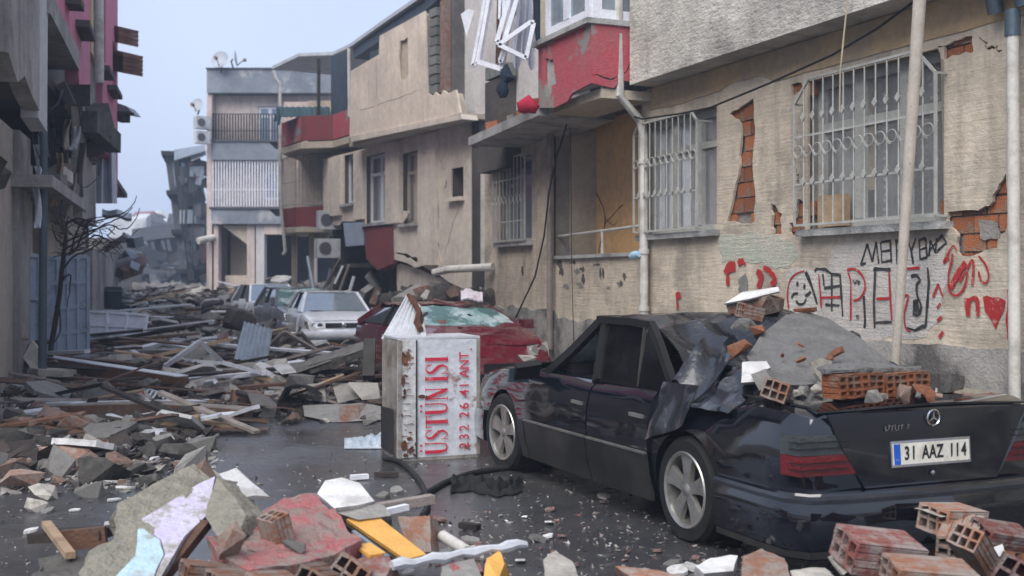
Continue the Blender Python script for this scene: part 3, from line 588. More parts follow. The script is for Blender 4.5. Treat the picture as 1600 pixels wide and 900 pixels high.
# pipes, cables, pole
b = MB(); b.tube([f1.p(f1s(963, 6.6), 7.2, -.45), SW(f1s(968, 6.6), 6.6, f1z(968, 150, 6.6)), SW(f1s(1000, 6.93), 6.93, f1z(1000, 188, 6.93)), SW(f1s(1006, 6.95), 6.95, 3.3), SW(f1s(1006, 6.95), 6.95, .75)], .055, 10); b.build('drainpipe', 'pipe_white', r1, 40)
for z in (3.0, 1.9, 1.2): q = MB(); q.lathe([(.058, -.03), (.068, -.03), (.068, .03), (.058, .03)], SW(f1s(1006, 6.95), 6.95, z), Z, 14); q.build('pipe_clamp', 'pipe_white', r1, 40)
b = MB(); a_ = f1s(1584, 6.9); b.tube([f1.p(a_ + .02, 3.45, -.14), f1.p(a_, 2, -.15), f1.p(a_ - .02, .3, -.16)], .046, 10); b.build('drainpipe', 'pipe_white', r1, 40)
b = MB(); b.tube([f1.p(a_ + .02, 3.40, -.14), f1.p(a_ + .02, 3.6, -.14)], .058, 10); b.tube([f1.p(a_ + .22, 3.62, -.1), f1.p(a_ + .2, 4.3, -.3)], .06, 10); b.tube([f1.p(a_ - .05, 3.62, -.1), f1.p(a_ + .02, 4.3, -.3)], .06, 10); b.build('pipe_elbow', 'pole_blue', r1, 40)
b = MB(); a_ = f1s(859, 6.95); b.tube([f1.p(a_, 3.72, -.1), f1.p(a_, .55, -.1)], .045, 9); b.build('drainpipe', 'wood_grey', r1, 40)
b = MB(); b.tube([SW(f1s(1391, 6.9), 6.9, .13), SW(f1s(1437, 6.5), 6.5, f1z(1437, 0, 6.5)), SW(f1s(1441, 6.48), 6.48, f1z(1441, -40, 6.48))], [.034, .052, .054], 10); b.build('leaning_pole', 'pole_white', None, 40, 'tall chipped white pole leaning in front of the large barred window', 'pole')
def cable(pts, r, name, m, label, cat='cable', n=6):
    q = []
    for i in range(len(pts) - 1):
        for k in range(6): t = k / 6; q.append(V(pts[i]).lerp(V(pts[i + 1]), t))
    q.append(V(pts[-1])); b = MB(); b.tube(q, r, n); return b.build(name, m, None, 60, label, cat)
cable([f1.p(*f1.hit(x, y, -.22), -.22) for x, y in ((1445, -12), (1426, 4), (1370, 45), (1300, 86), (1200, 131), (1110, 168), (1060, 178), (1003, 186), (985, 180))], .011, 'power_cable', 'cable_black', 'thick black cable sagging along the wall above the barred windows')
cable([f1.p(*f1.hit(x, y, -.2), -.2) for x, y in ((890, 163), (884, 200), (868, 250), (858, 300), (850, 370), (836, 432), (806, 496))], .014, 'hanging_cable', 'cable_black', 'black cable hanging from the bay down to the red car')
cable([f1.p(*f1.hit(x, y, -.06), -.06) for x, y in ((890, 165), (892, 250), (893, 400), (897, 560))], .006, 'hanging_wire', 'cable_black', 'thin dark wire hanging straight across the loggia opening')
cable([f1.p(*f1.hit(x, y, -.42), -.42) for x, y in ((1325, -8), (1318, 60), (1313, 110), (1312, 175))], .008, 'hanging_rope', 'rope', 'thin pale rope hanging in front of the large barred window', 'rope')
# ---------------------------------------------------------------- graffiti
def graffito(m, strokes, w, closed=False):
    for s_ in strokes:
        ww = w
        if isinstance(s_, tuple): s_, ww = s_
        b = MB(); ribbon(f1, b, curve_pts([f1.hit(x, y, -.006) for x, y in s_]), ww, -.0065 - .00015 * graffito.k); graffito.k += 1; b.build('graffiti_stroke', m, r1)
graffito.k = 0
def seg(*p):      # straight-cornered polyline (dense, so corners stay sharp)
    o = []
    for i in range(len(p) - 1):
        for k in range(4): t = k / 4; o.append((p[i][0] + (p[i + 1][0] - p[i][0]) * t, p[i][1] + (p[i + 1][1] - p[i][1]) * t))
    return o + [p[-1]]
graffito('spray_black', [seg((1345, 414), (1355, 382), (1363, 408), (1369, 378), (1373, 412)), seg((1345, 414), (1353, 411)), seg((1376, 378), (1378, 410)), seg((1377, 378), (1392, 376)), seg((1378, 393), (1391, 391)), seg((1377, 410), (1393, 407)), seg((1391, 377), (1393, 410)), seg((1400, 374), (1402, 413)), seg((1400, 376), (1410, 378), (1408, 390), (1402, 392)),
    seg((1418, 374), (1424, 392), (1431, 372)), seg((1424, 392), (1427, 412)), seg((1436, 374), (1438, 406)), seg((1436, 375), (1446, 372)), seg((1438, 390), (1447, 387)), seg((1438, 405), (1449, 402)), seg((1446, 372), (1449, 402)), seg((1452, 400), (1454, 376), (1462, 394), (1464, 372)), seg((1463, 394), (1479, 379), (1472, 368), (1452, 392))], .017)
graffito('spray_black', [([(1259, 425), (1265, 438), (1272, 458), (1277, 475)], .03), [(1237, 466), (1240, 460), (1247, 458)], [(1258, 462), (1263, 460), (1267, 455)], [(1244, 470), (1249, 475), (1256, 474), (1260, 467)], seg((1273, 424), (1276, 420), (1290, 421), (1300, 428), (1314, 430)), seg((1313, 430), (1317, 494)), seg((1300, 428), (1300, 486)), seg((1288, 450), (1316, 446)), seg((1290, 476), (1312, 477)), seg((1286, 428), (1288, 446)),
    [(1350, 462), (1352, 500), (1351, 512)], seg((1366, 424), (1368, 420), (1392, 421)), seg((1368, 424), (1366, 470), (1367, 512)), seg((1368, 504), (1394, 503)), seg((1450, 418), (1452, 440), (1450, 470), (1447, 508), (1430, 516), (1418, 512)), [(1424, 432), (1432, 430), (1438, 438), (1433, 445), (1434, 462), (1440, 478), (1436, 492)], ([(1431, 468), (1432, 482), (1431, 494)], .05)], .022)
graffito('spray_black', [([(1245, 443), (1248, 444)], .04), ([(1256, 447), (1259, 448)], .04), [(1334, 438), (1337, 443), (1339, 438)], [(1341, 437), (1342, 444), (1344, 439)], ([(1340, 492), (1341, 498)], .035)], .014)
graffito('spray_red', [[(1233, 482), (1231, 462), (1234, 440), (1244, 428), (1258, 423)], seg((1280, 428), (1282, 455), (1284, 480)), seg((1284, 465), (1314, 464)), seg((1325, 420), (1330, 440), (1330, 500)), [(1325, 421), (1338, 421), (1350, 434), (1352, 452), (1344, 466), (1334, 470)], seg((1390, 424), (1391, 450), (1394, 500)), seg((1370, 467), (1392, 466)), seg((1416, 420), (1438, 418)), [(1412, 464), (1420, 462), (1414, 490), (1416, 512), (1424, 518)], [(1412, 424), (1414, 440), (1413, 456)], [(1484, 402), (1476, 410), (1480, 400), (1490, 384), (1496, 392)], [(1489, 396), (1488, 412)],
    [(1487, 410), (1483, 430), (1484, 452), (1494, 462), (1506, 452), (1512, 430), (1510, 412)], [(1500, 440), (1510, 424), (1520, 406), (1522, 420), (1520, 446)], [(1530, 400), (1540, 412), (1546, 430), (1542, 442), (1534, 438), (1530, 424)], seg((1459, 464), (1467, 444), (1474, 463)), ([(1467, 476), (1469, 479)], .05), ([(1468, 496), (1470, 500)], .05), ([(1470, 521), (1473, 525)], .05)], .017)
graffito('spray_red', [seg((1486, 450), (1500, 424), (1510, 410)), ([(1513, 466), (1513, 480), (1514, 494)], .05), ([(1514, 470), (1522, 466), (1528, 470), (1529, 494)], .03), ([(1578, 452), (1580, 480), (1577, 500), (1579, 530)], .045)], .035)
b = MB(); hp = f1.poly([(1537, 464), (1543, 462), (1552, 465), (1562, 464), (1572, 470), (1570, 484), (1562, 500), (1557, 515), (1551, 502), (1540, 486)]); skin(f1, b, hp, [], -.0085, -.0065); b.build('graffiti', 'spray_red', r1)
graffito('spray_red', [([(1134, 428), (1140, 418), (1150, 416)], .09), ([(1138, 430), (1138, 440), (1139, 446)], .05), ([(1154, 412), (1163, 406)], .05), ([(1155, 405), (1166, 413)], .03), ([(1183, 424), (1190, 432), (1186, 450)], .06), ([(1194, 418), (1204, 424), (1212, 436), (1206, 446)], .05), ([(1058, 457), (1059, 470), (1060, 484)], .03), ([(1059, 458), (1064, 459)], .03), ([(1060, 464), (1065, 463)], .03)], .03)
graffito('spray_grey', [([(1160, 432), (1163, 445), (1161, 457)], .13)], .1)

# branching cracks on the loggia wall, soot and damp marks under its parapet
for off_, w_, q in ((.716, .022, [(918, 252), (922, 272), (930, 298), (943, 326), (945, 352), (938, 380), (934, 404)]), (.716, .018, [(900, 286), (915, 294), (930, 306)]), (.716, .014, [(944, 350), (956, 338), (966, 326), (974, 320)]), (.716, .010, [(880, 316), (905, 317), (930, 312)]), (.716, .010, [(944, 340), (958, 352), (964, 346)]), (.716, .010, [(905, 345), (912, 358), (918, 362)])):
    b = MB(); ribbon(f1, b, curve_pts([f1.hit(x, y, off_) for x, y in q]), w_, off_); b.build('crack', 'l_dark', r1)
for k, (x, y, w_, h_) in enumerate(((874, 413, 5, 8), (877, 425, 4, 7), (902, 424, 5, 5), (909, 421, 5, 4), (911, 436, 3, 9), (906, 446, 6, 4), (938, 428, 1.5, 10), (942, 427, 1.5, 9), (966, 444, 3, 4), (975, 432, 3, 6), (970, 443, 3, 5), (884, 448, 5, 4), (932, 414, 6, 2), (816, 424, 2, 9), (950, 450, 3, 2), (895, 410, 5, 2))):
    q = rough_poly(f1.poly([(x - w_, y), (x - w_ * .4, y - h_), (x + w_ * .6, y - h_ * .8), (x + w_, y + h_ * .2), (x + w_ * .2, y + h_)], -.006), 3, .012 + .002 * w_, k)
    b = MB(); skin(f1, b, q, [], -.0066, -.0052); b.build('soot_mark', 'spray_grey' if k % 3 == 2 else 'l_dark', r1)
# ---------------------------------------------------------------- beige building with the collapsed ground floor
K2 = 1.15
def P2(x, y, d): return P(x, y, d * K2)
A2 = P2(735, 440, 20.6); B2 = P2(500, 440, 27.0); A2.z = B2.z = 0
t2 = (B2 - A2).normalized(); n2 = V((t2.y, -t2.x, 0))
f2 = Fac(A2, t2, n2)
r2 = thing('collapsed_building', 'beige two-storey building slumped on its crushed ground floor, with maroon panel and torn upper corner', 'building', f2.p(3.5, 0, 2))
def a2(px, off=0): return f2.hit(px, 440, off)[0]
def z2(px, py, off=0): return f2.hit(px, py, off)[1]
TOP = 4.85
wins = [(a2(557), a2(537), z2(547, 318), z2(547, 241)), (a2(606), a2(571), z2(590, 348), z2(590, 240)), (a2(657), a2(628), z2(642, 349), z2(642, 237)), (a2(724), a2(705), z2(714, 308), z2(714, 262))]
ob = f2.poly([(735, 455), (716, 448), (700, 440), (690, 432), (675, 424), (660, 416), (648, 418), (636, 411), (615, 405), (613, 352), (568, 352), (566, 346), (534, 346), (530, 352), (505, 350)])
outer = ob + [(a2(505), TOP), (a2(735), TOP)]
ck = [crack(f2.poly([(684, 245), (683, 285), (685, 330), (684, 380), (690, 410), (692, 425)]), .03, 1), crack(f2.poly([(686, 246), (694, 268), (698, 282), (694, 296)]), .035, 2), crack(f2.poly([(609, 318), (620, 317), (622, 342)]), .02, 3), crack(f2.poly([(626, 328), (640, 332)]), .015, 4), crack(f2.poly([(618, 396), (640, 401), (655, 408), (668, 412)]), .05, 5), crack(f2.poly([(718, 320), (708, 350), (700, 380), (694, 400)]), .012, 6), crack(f2.poly([(655, 360), (657, 372), (661, 374), (660, 388)]), .018, 7)]
b = MB(); skin(f2, b, outer, [rect(*w) for w in wins] + ck, 0, .035); b.build('wall', 'beige_lower', r2)
b = MB(); skin(f2, b, outer, [rect(*w) for w in wins], .06, .3); b.build('wall_core', 'l_dark', r2)
for i, w in enumerate(wins[:3]):
    window(f2, r2, *w, off=.14, fm='pvc_clean' if i < 2 else 'grey_cream', nm=1, transom=None if i == 0 else .72, fw=.07, pane='glass', curtain=None, sd=.10)
    lace(f2, r2, w[0] + .04, w[0] + (w[1] - w[0]) * (.5 if i == 1 else .45), w[2], w[3], .30, 'curtain_white'); lace(f2, r2, w[0] + (w[1] - w[0]) * .55, w[1] - .03, w[2], w[3], .32, 'curtain_blue' if i < 2 else 'grey_cream')
for o in [o for o in bpy.data.objects if o.name.startswith('pane') and o.parent and o.parent.parent is r2]: o.data.materials[0] = M['glass_clear']
w = wins[3]; b = MB(); f2.box(b, w[0] - .06, w[1] + .06, w[2] - .09, w[2] - .005, -.12, .1); b.build('sill', 'beige_lower', r2)
b = MB(); f2.box(b, w[0], w[1], w[2], w[3], .31, .35); b.build('opening_backing', 'l_dark', r2)  # dark panel closing the small window opening from behind
for x0, x1, y0 in ((535, 517, 340), (571, 557, 346), (628, 607, 352), (685, 658, 418)):
    b = MB(); f2.box(b, a2(x1 - 8 if False else x0), a2(x1), z2(x0, y0 - 4), TOP - .05, -.09, .0); b.build('pilaster', 'beige_lower', r2)
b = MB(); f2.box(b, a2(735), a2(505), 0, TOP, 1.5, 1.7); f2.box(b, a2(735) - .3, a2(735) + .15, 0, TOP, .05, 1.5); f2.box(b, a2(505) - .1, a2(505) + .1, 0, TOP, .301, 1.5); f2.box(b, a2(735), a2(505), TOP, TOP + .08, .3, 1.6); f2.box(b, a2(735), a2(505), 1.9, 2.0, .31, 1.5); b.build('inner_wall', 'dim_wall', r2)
b = MB(); skin(f2, b, f2.poly([(568, 354), (612, 354), (613, 412), (590, 422), (572, 404)], -.05), [], -.05, .25); b.build('maroon_panel', 'maroon', r2)
b = MB(); skin(f2, b, f2.poly([(536, 348), (566, 347), (567, 383), (540, 385)], -.06), [], -.06, -.02); b.build('blue_panel', 'gate_blue', r2)
b = MB(); skin(f2, b, rough_poly(f2.poly([(620, 410), (700, 436), (702, 470), (690, 500), (622, 480)], .15), 4, .05, 3), [], .15, .35); b.build('buckled_wall', 'beige_lower', r2)
for k in range(12):
    q = MB(); x = rnd.uniform(500, 620); q.box(f2.p(a2(x), rnd.uniform(.2, 1.7), rnd.uniform(.25, .9)), (rnd.uniform(.3, .9), rnd.uniform(.1, .2), rnd.uniform(.1, .5)), Euler((rnd.uniform(-.8, .8), rnd.uniform(-.8, .8), rnd.uniform(0, 3)))); q.build('fallen_slab', rnd.choice(['concrete', 'concrete_dark', 'slab_edge', 'brick_dusty']), r2)
for k in range(7):
    x = rnd.uniform(498, 560); q = MB(); q.bar(f2.p(a2(x), rnd.uniform(1.0, 1.5), -.25), f2.p(a2(x + rnd.uniform(-20, 20)), rnd.uniform(1.6, 2.3), -.1), .05, rnd.uniform(.05, .12)); q.build('hanging_strip', rnd.choice(['gate_blue', 'pvc_white', 'wood_grey']), r2)
# upper storey
UO = -.45
def au(px): return f2.hit(px, 440, UO)[0]
def zu(px, py): return f2.hit(px, py, UO)[1]
up = f2.poly([(720, 180), (712, 140), (700, 146), (692, 141), (688, 150), (680, 144), (676, 150), (668, 146), (664, 17), (630, 36), (593, 56), (592, 85), (570, 98), (548, 111), (546, 214)], UO)
b = MB(); skin(f2, b, up, [rough_poly(f2.poly([(625, 64), (637, 58), (638, 116), (634, 124), (625, 126), (623, 92)], UO), 2, .03, 4), crack(f2.poly([(588, 90), (588, 140), (587, 166)], UO), .02, 7), crack(f2.poly([(560, 174), (590, 164), (625, 152), (660, 140)], UO), .008, 8)], UO, UO + .04); b.build('upper_wall', 'beige', r2)
b = MB(); skin(f2, b, f2.poly([(664, 20), (630, 38), (595, 58), (594, 87), (550, 112), (548, 212), (718, 180), (710, 145), (670, 150)], UO + .05), [], UO + .06, UO + .25); b.build('upper_wall_core', 'grey_cream', r2)
b = MB(); skin(f2, b, f2.poly([(548, 214), (720, 178), (722, 186), (548, 222)], UO - .07), [], UO - .07, UO + .3); b.build('storey_ledge', 'beige_lower', r2)
b = MB(); f2.box(b, au(722), au(546), zu(640, 205), zu(640, 205) + .1, UO, .3); b.build('soffit', 'grey_cream', r2)
za = zu(668, 148); zb_ = zu(668, 14); n_ = 9
for k in range(n_):
    q = MB(); f2.box(q, au(679), au(668), za + (zb_ - za) * k / n_ + .01, za + (zb_ - za) * (k + 1) / n_ - .02, UO + .02 + rnd.uniform(0, .04), UO + .24); q.build('concrete_block', 'block_grey', r2)
b = MB(); f2.box(b, au(688), au(681), za, zb_ + .1, UO + .1, UO + .25); b.build('torn_edge', 'brick_dusty', r2)
b = MB(); f2.box(b, au(742), au(686), zu(700, 180), zu(700, -60), .10, .2); b.build('exposed_room_wall', 'white_wall', r2)
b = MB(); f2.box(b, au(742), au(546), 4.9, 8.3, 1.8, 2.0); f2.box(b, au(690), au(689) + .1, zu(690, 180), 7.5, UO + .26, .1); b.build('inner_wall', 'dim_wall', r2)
RZ = 7.57
def rp(px, py): d = F * (RZ - HC) / (HY - py); return P2(px, py, d)
rpts = [rp(425, 108), rp(467, 88), rp(520, 86), rp(546, 74), rp(598, 37), rp(652, 0), rp(700, -45)]
back = [p + n2 * 3.2 for p in (rpts[-1], rpts[0])]
b = MB(); b.prism(rpts + back, (0, 0, .10)); b.build('roof', 'roof_white', r2)
b = MB(); b.prism([p + n2 * .12 - Z * .32 for p in rpts[3:]] + [p + n2 * 1.5 - Z * .32 for p in reversed(rpts[3:])], (0, 0, .30)); b.build('eave_shade_box', 'navy_sheet', r2)  # navy colour stands in for the shadow under the eave
# terrace with red parapet, posts, tarpaulin, awning
pp = [P2(440, 440, 27.6), P2(470, 440, 26.4), P2(520, 440, 26.2), P2(546, 440, 25.3)]
for i in range(3):
    b = MB(); p0, p1 = pp[i].copy(), pp[i + 1].copy(); p0.z = p1.z = 5.29; d = (p1 - p0).normalized(); pn = V((-d.y, d.x, 0)) * .12
    b.hexa([p0, p1, p1 + pn, p0 + pn] + [q + Z * .65 for q in (p0, p1, p1 + pn, p0 + pn)]); b.build('terrace_parapet', 'red_paint' if i == 0 else 'maroon' if i == 1 else 'red_paint', r2)  # light painted in: lighter red on the lit left face, maroon on the next
b = MB(); b.prism([V((p.x, p.y, 5.08)) for p in pp] + [V((-2.8, 32.8, 5.08)), V((-6.2, 33.9, 5.08))], (0, 0, .17)); b.build('terrace_floor', 'grey_cream', r2)
b = MB(); b.tube([P2(545, 76, 25.2), P2(546, 182, 25.2)], .045, 8); b.build('roof_post', 'pipe_white', r2, 50)
b = MB(); b.tube([P2(498, 92, 26.6), P2(498, 182, 26.6)], .05, 6); b.build('roof_post', 'steel_dark', r2)
b = MB(); b.tube([P2(428, 110, 27.8), P2(430, 122, 27.8), P2(437, 130, 27.8), P2(438, 300, 27.8), P2(439, 325, 27.8), P2(446, 392, 27.8), P2(442, 398, 27.8)], .05, 8); b.build('drainpipe', 'pipe_white', r2, 50)
b = MB(); b.prism([P2(517, 88, 27.0), P2(541, 80, 26.2), P2(541, 182, 26.2), P2(517, 182, 27.0)], (.05, .1, 0)); b.build('tarpaulin_wall', 'navy_sheet', r2)
b = MB(); f2.box(b, au(592), au(549), zu(570, 100), RZ - .35, UO + .5, UO + .6); b.build('roof_gap_shade', 'navy_sheet', r2)  # navy panel painted in for the shade of the open gap below the roof
b = MB(); b.sheet(lambda u, v: P2(432 + 84 * u + 2 * (v - .5), 166 + 15 * v + 1.5 * abs(math.sin(u * 30)) - (0 if u > .05 else -12 * v), 27.2 - .7 * v - .02 * math.sin(u * 80)), 60, 2, .02); b.build('awning', 'teal_awning', r2)
b = MB(); b.prism([P2(427, 190, 27.3), P2(436, 165, 27.3), P2(437, 188, 27.3)], (0, .03, 0)); b.build('awning_flap', 'teal_awning', r2)
# small barred balcony below the terrace
for (x0, d0, x1, d1) in ((440, 28.2, 462, 27.4), (462, 27.4, 505, 27.2)):
    p0 = P2(x0, 440, d0); p1 = P2(x1, 440, d1); p0.z = p1.z = 3.06; d = (p1 - p0).normalized(); pn = V((-d.y, d.x, 0)) * .1; b = MB()
    b.hexa([p0, p1, p1 + pn, p0 + pn] + [q + Z * .53 for q in (p0, p1, p1 + pn, p0 + pn)]); b.build('lower_parapet', 'maroon', r2)
    b = MB()
    for k in range(9): q = p0.lerp(p1, k / 8); b.tube([q + Z * .53, q + Z * 2.0], .012, 4, False)
    for h_ in (.62, 1.25, 1.95): b.tube([p0 + Z * h_, p1 + Z * h_], .012, 4, False)
    b.build('balcony_bars', 'grille_white', r2, kind='stuff')
b = MB(); b.prism([V((p.x, p.y, 2.90)) for p in (P2(440, 440, 28.2), P2(462, 440, 27.4), P2(505, 440, 27.2))] + [V((-4.4, 33.9, 2.90)), V((-6.4, 34.7, 2.90))], (0, 0, .13)); b.build('balcony_floor', 'grey_cream', r2)
b = MB(); b.box(P2(508, 240, 27.6), (.9, .3, 2.9)); b.box(P2(500, 270, 28.4), (.5, .3, 3.8)); b.build('corner_wall', 'grey_cream', r2)
b = MB(); b.box(P2(484, 255, 29.2), (1.5, .1, 3.6)); b.build('balcony_back_wall', 'r3_wall', r2)
b = MB(); b.box(P2(460, 400, 28.9), (.14, .14, 2.4)); b.box(P2(487, 405, 28.2), (.14, .14, 2.3)); b.build('balcony_prop', 'grey_cream', r2)
def ac_unit(c, label, rz=.4):
    t = thing('air_conditioner', label, 'air conditioner', c - Z * .3); mr = Matrix.Translation(c) @ Matrix.Rotation(rz, 4, 'Z')
    b = MB(mr); b.box((0, 0, 0), (.62, .28, .5)); b.build('casing', 'ac_white', t)
    b = MB(mr); b.lathe([(.0, -.02), (.16, -.02), (.16, 0), (0, 0)], (-.1, -.145, 0), (0, 1, 0), 16); b.build('fan_guard', 'far_grey', t)
    b = MB(mr); b.box((.23, -.145, 0), (.1, .012, .42)); b.build('side_panel', 'ac_white', t)
ac_unit(P2(514, 344, 26.4), 'upper white air conditioner unit on the beige building, below the leftmost window'); ac_unit(P2(512, 388, 26.0), 'lower white air conditioner unit hanging beside the dark shopfront')
# gap between the buildings
b = MB(); b.tube([P(757, 235, 19.6), P(757, 420, 19.6)], .07, 9); b.tube([P(770, 417, 18.6), P(735, 419, 18.8), P(700, 421, 19.0), P(678, 426, 19.2)], .065, 9); b.build('soil_pipe', 'pipe_white', None, 40, 'grey waste pipe running down the gap and along between the beige building and its neighbour', 'pipe')
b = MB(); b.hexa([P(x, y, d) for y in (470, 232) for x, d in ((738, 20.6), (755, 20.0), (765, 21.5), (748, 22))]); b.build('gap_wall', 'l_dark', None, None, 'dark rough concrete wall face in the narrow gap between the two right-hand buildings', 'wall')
# ---------------------------------------------------------------- far block with dishes on the roof
f3 = Fac(V(((325 - CX) / F * 46, 46, 0)), (1, 0, 0), (0, 1, 0))
r3 = thing('apartment_block', 'pale three-storey block with grey parapet, barred balconies and satellite dishes', 'building', f3.p(2.5, 0, 3))
def a3(px, off=0): return f3.hit(px, 440, off)[0]
def z3(py, off=0): return f3.hit(400, py, off)[1]
b = MB(); f3.box(b, a3(323), a3(520), z3(145), z3(108), 0, 5); b.build('roof_parapet', 'r3_slab', r3)
b = MB(); f3.box(b, a3(322), a3(521), z3(108), z3(106), -.06, 5); b.build('parapet_cap', 'far_grey', r3)
for y0, y1, o in ((250, 222, -.1), (350, 327, -.1)):
    b = MB(); zt_, zb_ = z3(y0), z3(y1); skin(f3, b, [(a3(331), zt_), (a3(432), zt_), (a3(520), zt_), (a3(520), zb_), (a3(432), zb_ - .3), (a3(420), zb_), (a3(331), zb_)], [], -.1, 3.5); b.build('balcony_slab', 'r3_slab', r3)
    b = MB(); f3.box(b, a3(328), a3(520), zb_ + .003, zb_ + .09, -.16, 3.4); b.build('slab_rim', 'far_grey', r3)
b = MB(); skin(f3, b, [(a3(331), z3(350)), (a3(518), z3(350)), (a3(518), z3(146)), (a3(331), z3(146))], [rect(a3(403, .55), a3(440, .55), z3(222, .55), z3(166, .55)), rect(a3(411, .55), a3(438, .55), z3(312, .55), z3(268, .55))], .55, .8); b.build('back_wall', 'r3_wall', r3)
window(f3, r3, a3(403, .55), a3(440, .55), z3(222, .55), z3(166, .55), off=.62, fm='pvc_clean', nm=1, transom=.72, fw=.1, pane='curtain_blue', sill=False); window(f3, r3, a3(411, .55), a3(438, .55), z3(312, .55), z3(268, .55), off=.62, fm='pvc_clean', nm=0, fw=.09, pane='curtain_blue', sill=False)
b = MB(); f3.box(b, a3(322), a3(330), 0, z3(146), .1, 5); b.build('side_wall', 'r3_wall', r3)
for y0, y1 in ((222, 178), (327, 250)):
    b = MB(); n_ = 24
    for k in range(n_ + 1): a = a3(333) + (a3(438) - a3(333)) * k / n_; b.bar(f3.p(a, z3(y0), .0), f3.p(a, z3(y1), .0), .05, .05)
    b.bar(f3.p(a3(331), z3(y1), 0), f3.p(a3(440), z3(y1), 0), .03, .03); b.bar(f3.p(a3(331), z3((y0 * .6 + y1 * .4)), 0), f3.p(a3(440), z3(y0 * .6 + y1 * .4), 0), .03, .03); b.build('railing', 'far_dark' if y0 == 222 else 'pvc_clean', r3, kind='stuff')
b = MB(); f3.box(b, a3(345), a3(384), .6, z3(352), 1.6, 1.7); b.build('shop_back_wall', 'grey_cream', r3)
b = MB(); f3.box(b, a3(345), a3(390), .2, z3(430), .7, 1.0); b.build('low_shop_wall', 'beige', r3)
for x0, x1, m_ in ((333, 340, 'r3_wall'), (385, 397, 'r3_wall'), (399, 412, 'white_wall'), (486, 492, 'r3_wall')):
    b = MB(); f3.box(b, a3(x0), a3(x1), 0, z3(351), .1, .6); b.build('column', m_, r3)
b = MB(); f3.box(b, a3(412), a3(520), z3(366), z3(351), .05, .7); b.build('shop_lintel', 'r3_wall', r3)
b = MB(); f3.box(b, a3(331), a3(520), 0, z3(352), 2.5, 2.6); b.build('shop_back_wall', 'far_dark', r3)
b = MB(); b.prism([f3.p(a3(345), z3(352), .2), f3.p(a3(388), z3(352), .2), f3.p(a3(388), z3(385), .2), f3.p(a3(372), z3(372), .2)], (0, .1, 0)); b.build('sagging_soffit', 'grey_cream', r3)
b = MB(); b.tube([f3.p(a3(315), z3(377), -.5), f3.p(a3(333), z3(371), .1)], .14, 10); b.build('flue_pipe', 'pipe_white', r3, 50)
def dish(c, r_, aim, label, mast):
    t = thing('satellite_dish', label, 'satellite dish', c - Z * mast); b = MB(); ax = V(aim).normalized()
    b.lathe([(0, -.0), (r_ * .5, r_ * .06), (r_ * .85, r_ * .17), (r_, r_ * .25), (r_ * .97, r_ * .27), (r_ * .5, r_ * .1), (0, .04)], c, ax, 22); b.build('reflector', 'dish_grey', t, 50)
    b = MB(); b.tube([c - Z * mast, c - Z * .1 - ax * .12, c - ax * .06], .035, 6); b.build('mast', 'steel_dark', t)
    b = MB(); b.tube([c - Z * r_ * .9 + ax * .1, c + ax * r_ * 1.1 - Z * .1], .02, 5); b.build('feed_arm', 'steel_dark', t)
    b = MB(); b.lathe([(0, 0), (.07, 0), (.07, .12), (0, .12)], c + ax * r_ * 1.1 - Z * .1, ax, 8); b.build('receiver', 'tile_brown', t)
dish(P(345, 94, 45.8), .36, (-.2, -1, .25), 'large round satellite dish on the roof corner of the far block', .5); dish(P(366, 92, 46.2), .33, (1, .15, .15), 'satellite dish seen edge-on on the roof of the far block', .5); dish(P(309, 165, 45.5), .28, (-.35, -1, .25), 'small satellite dish on the side wall of the far block', .35)
for k, (y, lab) in enumerate(((192, 'pale air conditioner box high on the side of the far block'), (215, 'pale air conditioner box just below another on the side of the far block'))): ac_unit(P(316, y, 45.6), lab, .7)
# ---------------------------------------------------------------- leaning building and collapsed block in the distance
f4 = Fac(V(((296 - CX) / F * 56, 56, 0)), (1, .25, 0), (-.25, 1, 0), V((-.13, 0, 1)))
r4 = thing('leaning_building', 'dark narrow building leaning left over the street with torn roof edge', 'building', f4.p(1, 0, 2))
def lx(px, py, off=0): return f4.hit(px, py, off)
top4 = lx(300, 232)[1]
b = MB(); f4.box(b, -.2, 1.4, 0, top4 - .2, .3, 4); b.build('wall', 'far_grey', r4)
for k in range(4):
    z_ = top4 * (k + 1) / 4.2; b = MB(); f4.box(b, -.35, 1.45, z_, z_ + .22, -.15, 3.9); b.build('floor_slab', 'far_dark', r4)
    b = MB(); f4.box(b, .1, .7, z_ - 1.5, z_ - .3, .22, .28); b.build('window', 'curtain_blue' if k % 2 else 'far_dark', r4)
    b = MB(); f4.box(b, .85, 1.3, z_ - 1.4, z_ - .3, .2, .29); b.build('hanging_panel', 'far_pink' if k % 2 else 'corr_grey', r4)
b = MB(); b.sheet(lambda u, v: P(272 + 48 * u, 234 - 8 * u + 10 * v + 6 * (1 - u) * v, 55.5 - 1.2 * v + .06 * math.sin(u * 60)), 40, 2, .06); b.build('roof_sheet', 'corr_grey', r4)
b = MB(); b.sheet(lambda u, v: P(298 + 24 * u, 242 - 10 * u + 9 * v, 55 - .5 * v), 4, 2, .05); b.build('awning_sheet', 'pvc_clean', r4)
b = MB(); b.bar(P(276, 248, 55.6), P(300, 438, 55.6), .3, .3); b.build('corner_column', 'far_dark', r4)
for k in range(22):
    x, y = rnd.uniform(280, 322), rnd.uniform(245, 435); q = MB(); q.box(P(x + (y - 240) * .06, y, 55.2 + rnd.uniform(-.3, .3)), (rnd.uniform(.2, .9), .1, rnd.uniform(.15, .8)), Euler((0, rnd.uniform(-.5, .5), rnd.uniform(-.3, .3)))); q.build('torn_piece', rnd.choice(['far_grey', 'far_grey', 'far_dark', 'far_dark', 'corr_grey', 'wood_dark']), r4)
